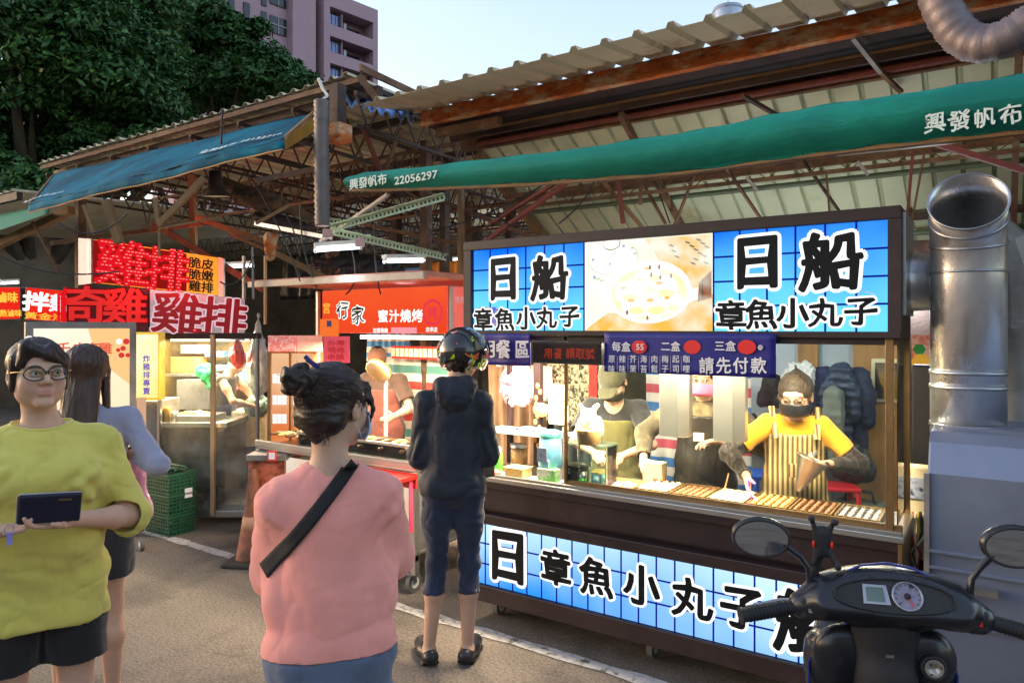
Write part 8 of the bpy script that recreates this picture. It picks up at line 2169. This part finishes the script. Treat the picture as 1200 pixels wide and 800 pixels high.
for x in (-1, 1):
    a, b = v3.sh[x].lerp(v3.el[x], .62), v3.el[x]; c_ = v3.el[x].lerp(v3.wr[x], .92); g = SDF(np.minimum(np.minimum(a, b), c_) - .09, np.maximum(np.maximum(a, b), c_) + .09, .006)
    g.cone(a, b, .050, .052, .02, ca=True); g.cone(b, c_, .052, .032, .02, cb=True); g.mesh('arm_cover', m_slv, v3.t, disp=folds(.006, (25, 25, 25), (60, 60, 60)))
g = SDF(np.array(v3.wr[1]) - .16, np.array(v3.wr[1]) + .16, .0035); hand_sdf(g, v3.wr[1], (-.1, .6, -.75), (-.6, .3, -.3), .97, .5, 1); g.mesh('glove', M('violet_glove', srgb(200, 110, 220), rough=.35), v3.t, disp=lambda p: np.full(len(p), .0022, dtype=np.float32))
v3.mask(m_black); v3.eyes(closed=True)
v3.glasses(M('brown_thin_rim', srgb(90, 60, 50), rough=.3), m_acryl, w=.026, h=.016)
def h5(g, q, R, k): shorth(g, q, R, k); g.ell(q(.01, -.115, .07), np.array((.04, .035, .035)) * k, .02, R=R); g.cone(q(0, -.1, .08), q(.02, -.14, .12), .012 * k, .006 * k, .01)
v3.hair(M('greying_tied_hair', (.045, .03, .02), rough=.6, var=.6, scale=30, bump=.4, bscale=200, stretch=(1, .2, 1)), h5)
# batter funnel in her hand
b3 = Vector(v3.t.location); R3 = Matrix.Rotation(FS + .32, 3, 'Z'); fp = b3 + R3 @ (v3.wr[-1] + Vector((.10, .09, -.005)))
t = thing('batter_funnel', fp, 'steel batter funnel held by the woman in the striped apron', 'funnel')
ax_ = (R3 @ Vector((-.35, .0, .85))).normalized(); g = MB(); g.lathe([(.008, -.13), (.014, -.12), (.075, .045), (.079, .048), (.075, .043), (.0, .03)], fp, 28, axis=ax_); g.build('cone', m_steel, t)
g = MB(); g.lathe([(0, .02), (.066, .03)], fp + ax_ * .006, 24, axis=ax_); g.build('batter', m_ballw, t)
g = MB(); q_ = Vector((0, 0, 1)).rotation_difference(ax_); g.tube([fp + q_ @ Vector(v) for v in ((.0, .0, .045), (0, .03, .075), (0, .0, .09), (0, -.05, .07))], .004, 6); g.build('lever', m_galv, t)
# roast meat vendor
v4 = Human('roast meat vendor in a brown shirt behind the cream fan', 452, 0, FS + .3, 1.60, 1.05, Y=4.62, vox=.010, lean=.06, headR=rot(radians(20), radians(-30)), head_off=(0.02, .04, -.04), wr={-1: Vector((-.24, .32, 1.0)), 1: Vector((.12, .36, 1.0))})
v4.top(clothmat('brown_tee', srgb(70, 52, 42)), .78, sleeve=.7, sr=(.07, .075)); apron(v4, clothmat('maroon_apron', srgb(112, 62, 50)), .5, 1.2, .17, .165)
v4.trousers(clothmat('dark_trousers', srgb(36, 34, 36)), .1); v4.hair(m_hair, shorth); v4.eyes(closed=True)
v4.hair(clothmat('brown_cap', srgb(96, 62, 44)), cap, name='cap', amp=.001)
for v in (v1, v2, v3): v.trousers(clothmat('dark_trousers', srgb(36, 34, 36)), .12)
# chicken vendor
v5 = Human('woman in a dark tank top bent over the chicken counter behind the greasy screen', 258, 6.95, FC5 + 1.15, 1.56, .95, vox=.009, lean=.10, headR=rot(0, radians(-38)), head_off=(0, .06, -.05), wr={1: Vector((.10, .40, .98)), -1: Vector((-.08, .38, 1.0))}, hint={1: (1, -.2, -.5), -1: (-1, -.2, -.5)})
v5.top(clothmat('charcoal_tank_top', srgb(70, 62, 58)), .80, sleeve=None, sr=(.05, .05), r0=.145, r1=.14, r2=.15, neck=(.11, .16, .085), neck_c=(0, 0, .01), extra=lambda g: [g.ell(v5.sh[x] + Vector((x * .035, 0, .0)), (.055, .12, .10), .01, 'sub') for x in (-1, 1)])
apron(v5, clothmat('navy_apron', srgb(52, 56, 84)), .42, 1.0, .16, .15); v5.trousers(clothmat('navy_shorts', srgb(48, 52, 74)), .46, name='shorts')
v5.hair(m_hair, h5); v5.eyes(closed=True)
for x in (-1, 1):
    g = MB(); an = v5.leg[x][2]; g.tube([Vector((an.x, an.y - .05, .012)), Vector((an.x, an.y + .16, .012))], .04, 12, ov=.3); g.build('sandal', m_rub, v5.t, world=False)

# ================================================================== SCOOTER
m_blk = M('black_scooter_plastic', (.013, .014, .020), rough=.28, var=.15, scale=6, bump=.03, bscale=300, coat=.3)
m_mat = M('matt_black_plastic', (.020, .020, .024), rough=.55, var=.2, scale=30, bump=.15, bscale=600)
m_bl = M('glossy_blue_edge', (.01, .03, .22), rough=.12, coat=1.0, bump=0, var=.05)
m_chr = M('mirror_silver', (.62, .64, .66), rough=.03, metal=1.0, bump=0, var=.0)
sp = at(1040, 383, D=1.80)
sc = thing('scooter', (sp.x, sp.y, 0), 'dark scooter parked with its handlebars and round mirrors facing the lower right corner', 'scooter', rz=YAW - .22)
def sp_(g, name, mat, **k): return g.build(name, mat, sc, world=False, **k)
s = SDF((-.30, -.16, .93), (.30, .20, 1.20), .005)      # handlebar cowl
s.cone((-.15, .0, 1.055), (.15, .0, 1.055), .050, None, .03, flat=((0, 1, 0), 1.5)); s.ell((0, .01, 1.085), (.165, .085, .055), .03)
s.cone((-.15, .0, 1.05), (-.205, -.01, 1.035), .044, .034, .03); s.cone((.15, .0, 1.05), (.205, -.01, 1.035), .044, .034, .03)
s.ell((0, .04, 1.02), (.12, .08, .06), .03)
s.cutplane((0, -.045, 1.10), (0, -.86, .50))
cowl = s.mesh('handlebar_cowl', m_blk, sc)
n_ = Vector((0, -.86, .50)).normalized(); u_ = Vector((0, .50, .86)).normalized(); o_ = Vector((0, -.045, 1.10))
def onp(x, y, l=0): return o_ + Vector((x, 0, 0)) + u_ * y + n_ * l
g = MB(); P = [onp(.135 * cos(a) * (1 - .1 * sin(a)), -.018 + .036 * sin(a) + (.008 if sin(a) > 0 else 0), .004) for a in [i * pi / 20 for i in range(40)]]; g.tube(P, .0028, 6, closed=True); sp_(g, 'dash_bezel', m_mat)
g = MB(); g.prism([p - n_ * .006 for p in P], n_ * .004); dash = sp_(g, 'dash_panel', m_mat)
g = MB(); g.prism([onp(x, y, .0005) for x, y in ((-.072, -.036), (-.010, -.036), (-.016, .010), (-.070, .010))], n_ * .004); g2 = g.build('display_frame', M('silver_bezel', (.4, .41, .44), rough=.3, metal=.6), dash, world=False)
g = MB(); g.prism([onp(x, y, .0048) for x, y in ((-.064, -.030), (-.022, -.030), (-.024, .004), (-.063, .004))], n_ * .001); g.build('lcd', M('pale_green_lcd', srgb(96, 116, 112), rough=.15, bump=0), dash, world=False)
g = MB(); g.lathe([(.034, 0), (.036, .004), (.032, .005), (.031, .003)], onp(.030, -.012, .0), 32, axis=n_); g.build('gauge_rim', MATS['silver_bezel'], dash, world=False)
g = MB(); g.lathe([(0, .002), (.031, .002)], onp(.030, -.012, .0), 32, axis=n_); g.build('gauge_face', M('pale_gauge_face', srgb(150, 146, 168), rough=.3, bump=0), dash, world=False)
g = MB(); g.lathe([(0, .008), (.006, .008), (.008, .003)], onp(.030, -.012, .0), 14, axis=n_)
g.build('gauge_hub', m_mat, dash, world=False)
g = MB(); 
for i in range(11): a = radians(220 - i * 26); g.bar(onp(.030 + .024 * cos(a), -.012 + .024 * sin(a), .0032), onp(.030 + .029 * cos(a), -.012 + .029 * sin(a), .0032), .0016, .0006, up=n_)
g.build('gauge_ticks', m_mat, dash, world=False, kind='stuff')
g = MB(); g.bar(onp(.030, -.012, .0045), onp(.030 + .012, -.012 - .024, .0045), .0022, .001, up=n_); g.build('needle', m_redv, dash, world=False)
for i, (x, y) in enumerate(((.083, .002), (.083, -.016), (.083, -.034), (.096, -.006), (.096, -.024))): g = MB(); g.lathe([(0, .0015), (.004, .0015)], onp(x, y), 10, axis=n_); g.build('warning_light', M('grey_symbol', (.25, .26, .3), rough=.4), dash, world=False)
for x in (-.045, .045): g = MB(); g.lathe([(0, .003), (.005, .002)], onp(x, .030), 10, axis=n_); sp_(g, 'screw', m_mat)
g = MB(); g.tube([(-.19, -.02, 1.07), (-.13, -.012, 1.112), (-.06, .005, 1.142), (0, .010, 1.150), (.06, .005, 1.142), (.13, -.012, 1.112), (.19, -.02, 1.07)], .0035, 6); sp_(g, 'edge_trim', m_bl)
for x in (-1, 1):
    g = MB(); g.tube([(x * .20, -.01, 1.032), (x * .235, -.02, 1.030), (x * .355, -.055, 1.012), (x * .362, -.057, 1.011)], [.017, .018, .0185, .022], 18)
    for k in range(12): g.tube([(x * (.245 + k * .0085), -.023 - k * .0025, 1.0285 - k * .00128), (x * (.248 + k * .0085), -.024 - k * .0025, 1.028 - k * .00128)], .0198, 14)
    sp_(g, 'grip', m_mat)
    s = SDF((x * .19 - .05, -.07, .98), (x * .19 + .05, .06, 1.09), .004); s.box((x * .19, -.012, 1.035), (.026, .034, .030), .014); sp__ = s.mesh('switch_housing', m_mat, sc)
    g = MB(); g.box((x * .19 - .006, -.052, 1.03), (x * .19 + .006, -.046, 1.04)); g.build('switch', m_redv if x > 0 else MATS['grey_symbol'], sp__, world=False, bevel=.001)
    g = MB(); g.tube([(x * .205, .03, 1.03), (x * .25, .045, 1.022), (x * .34, .02, 1.005)], [.006, .006, .0045], 8); sp_(g, 'brake_lever', m_galv)
    # mirror
    bx_, cxm, czm = x * .185, x * (.285 if x > 0 else .305), 1.213 if x > 0 else 1.198
    g = MB(); g.tube([(bx_, -.005, 1.055), (bx_, -.005, 1.10), (bx_ + x * .004, -.005, 1.13), (bx_ + x * .022, -.002, 1.155), (cxm - x * .055, .0, 1.185), (cxm - x * .03, .005, 1.20)], [.010, .009, .0075, .0075, .010, .014], 12); mr = sp_(g, 'mirror_stalk', m_blk)
    g = MB(); g.tube([(bx_, -.005, 1.06), (bx_, -.005, 1.085)], .013, 12); g.build('lock_nut', m_galv, mr, world=False)
    s = SDF((cxm - .09, -.05, czm - .07), (cxm + .09, .06, czm + .07), .004); s.ell((cxm, .012, czm), (.074, .030, .052), .0); s.cutplane((cxm, -.006, czm), (0, -1, .05)); hs = s.mesh('mirror_shell', m_blk, sc)
    g = MB(); P = [Vector((cxm + .069 * cos(a), -.008, czm + .047 * sin(a))) for a in [i * pi / 18 for i in range(36)]]
    R5 = Matrix.Rotation(-x * .02 + .0, 3, 'Z')
    def bul(u, v): a = 2 * pi * v; r = u; return (cxm + .069 * r * cos(a), -.0085 - .004 * (1 - r * r), czm + .047 * r * sin(a))
    g.grid(bul, 6, 36); g.build('mirror_glass', m_chr, hs, world=False)
    g = MB(); g.tube(P, .0035, 8, closed=True); g.build('mirror_rim', m_mat, hs, world=False)
# clamp for a phone standing by the left mirror
c_ = thing('phone_clamp', Vector(sc.location) + Matrix.Rotation(YAW - .22, 3, 'Z') @ Vector((-.155, -.0, 1.13)), 'empty black four armed phone clamp standing beside the left mirror', 'phone holder', rz=YAW - .22)
s = SDF((-.06, -.04, -.06), (.06, .05, .16), .003); s.cone((0, .0, .045), (0, .0, .085), .020, .024, .01, flat=((0, 1, 0), .5)); s.cone((-.012, 0, .08), (-.026, -.006, .125), .007, .006, .006); s.cone((.012, 0, .08), (.026, -.006, .12), .007, .006, .006)
s.ell((-.028, -.012, .128), (.009, .010, .009), .004); s.ell((.028, -.012, .122), (.010, .010, .009), .004); s.cone((-.010, 0, .045), (-.022, -.004, .010), .008, .006, .006); s.cone((.012, 0, .045), (.034, -.004, .012), .007, .007, .006); s.ell((.036, -.008, .008), (.009, .009, .011), .004)
s.cone((0, .01, .05), (-.02, .012, -.04), .009, .010, .006); s.mesh('clamp_body', m_mat, c_)
for x, z in ((-.022, .062), (.022, .062)): g = MB(); g.sph((x, -.008, z), (.004, .004, .009), 8, 6); g.build('red_grip_pad', m_redv, c_, world=False)
# stem, leg shield, front body, floor, seat, wheels
s = SDF((-.20, -.12, .50), (.20, .14, 1.03), .006); s.cone((0, .02, 1.02), (0, .03, .80), .085, .060, .03, flat=((0, 1, 0), .8)); s.cone((0, .02, .86), (0, .02, .55), .07, .08, .03); sp_2 = s.mesh('steering_cover', m_mat, sc)
g = MB(); g.box((-.02, -.062, .94), (-.002, -.057, .946)); g.build('badge_strip', m_galv, sp_2, world=False)
s = SDF((-.30, -.02, .18), (.30, .20, 1.0), .007); s.box((0, .10, .60), (.175, .022, .32), .02, .02); s.cone((-.10, .07, .86), (.10, .07, .86), .075, None, .05, flat=((0, 1, 0), .6)); s.ell((.095, .035, .905), (.075, .04, .080), .02); s.ell((-.095, .04, .90), (.075, .035, .075), .02); s.ell((0, .13, .93), (.15, .05, .06), .03)
s.mesh('leg_shield', m_blk, sc)
g = MB(); P = [Vector((x, .02 + abs(x) * .2, z)) for x, z in ((-.175, .74), (-.178, .86), (-.14, .955), (-.07, .985), (.07, .985), (.14, .955), (.178, .86), (.175, .74))]; g.tube(P, .004, 6); sp_(g, 'edge_trim', m_bl)
g = MB(); kc = Vector((.100, -.010, .905)); g.lathe([(.030, .0), (.030, .010), (.026, .014), (.024, .012)], kc, 24, axis=(0, -1, .1)); ky = sp_(g, 'ignition_ring', m_mat)
g = MB(); g.lathe([(.022, .013), (.008, .014), (.007, .009), (0, .009)], kc, 24, axis=(0, -1, .1)); g.build('ignition_face', M('worn_silver_plate', (.42, .40, .36), rough=.4, metal=.7), ky, world=False)
for a in (.4, 2.2, 4.2): g = MB(); g.box(kc + Vector((.015 * cos(a) - .002, -.0165, .015 * sin(a) - .002)), kc + Vector((.015 * cos(a) + .002, -.0145, .015 * sin(a) + .002))); g.build('symbol', m_mat, ky, world=False)
s = SDF((-.22, .0, .25), (.22, .50, 1.02), .009); s.cone((0, .14, .89), (0, .30, .62), .10, .13, .05); s.cone((0, .30, .62), (0, .20, .35), .12, .10, .05); s.ell((0, .40, .52), (.07, .14, .09), .04); s.mesh('front_fairing', m_blk, sc)
s = SDF((-.2, -1.3, .18), (.2, .2, .85), .011); s.box((0, -.18, .26), (.16, .28, .05), .03, .02); s.cone((0, -.50, .50), (0, -1.10, .60), .16, .12, .05, flat=((1, 0, 0), 1.0)); s.cone((0, -.42, .30), (0, -.50, .60), .13, .12, .05); s.mesh('rear_body', m_blk, sc)
s = SDF((-.2, -1.35, .62), (.2, -.25, .86), .010); s.cone((0, -.45, .72), (0, -.85, .74), .12, .13, .04, flat=((0, 0, 1), .42)); s.cone((0, -.85, .745), (0, -1.15, .77), .12, .09, .04, flat=((0, 0, 1), .42)); s.mesh('seat', m_mat, sc)
for y, r in ((.42, .22), (-1.0, .22)):
    g = MB(); pts_ = [Vector((0, y + (r - .05) * cos(a), r + (r - .05) * sin(a))) for a in [i * pi / 16 for i in range(32)]]; g.tube(pts_, .05, 12, closed=True); w_ = sp_(g, 'wheel', m_rub)
    g = MB(); g.tube([(-.02, y, r), (.02, y, r)], .12, 24); g.tube([(-.06, y, r), (.06, y, r)], .02, 12); g.build('rim', m_galv, w_, world=False, bevel=.004)
g = MB(); 
for x in (-.05, .05): g.tube([(x, .42, .22), (x, .30, .60)], .018, 10)
sp_(g, 'fork', m_galv)
s = SDF((-.1, .25, .2), (.1, .72, .56), .01); s.cone((0, .30, .42), (0, .42, .46), .075, .08, .04); s.cone((0, .42, .46), (0, .60, .38), .08, .05, .04); s.ell((0, .42, .22), (.055, .22, .215), .01, 'sub'); s.mesh('front_mudguard', m_blk, sc)
g = MB(); g.tube([(-.06, -.45, .22), (-.16, -.42, .01), (-.18, -.36, .01)], .012, 8); sp_(g, 'kick_stand', m_galv)
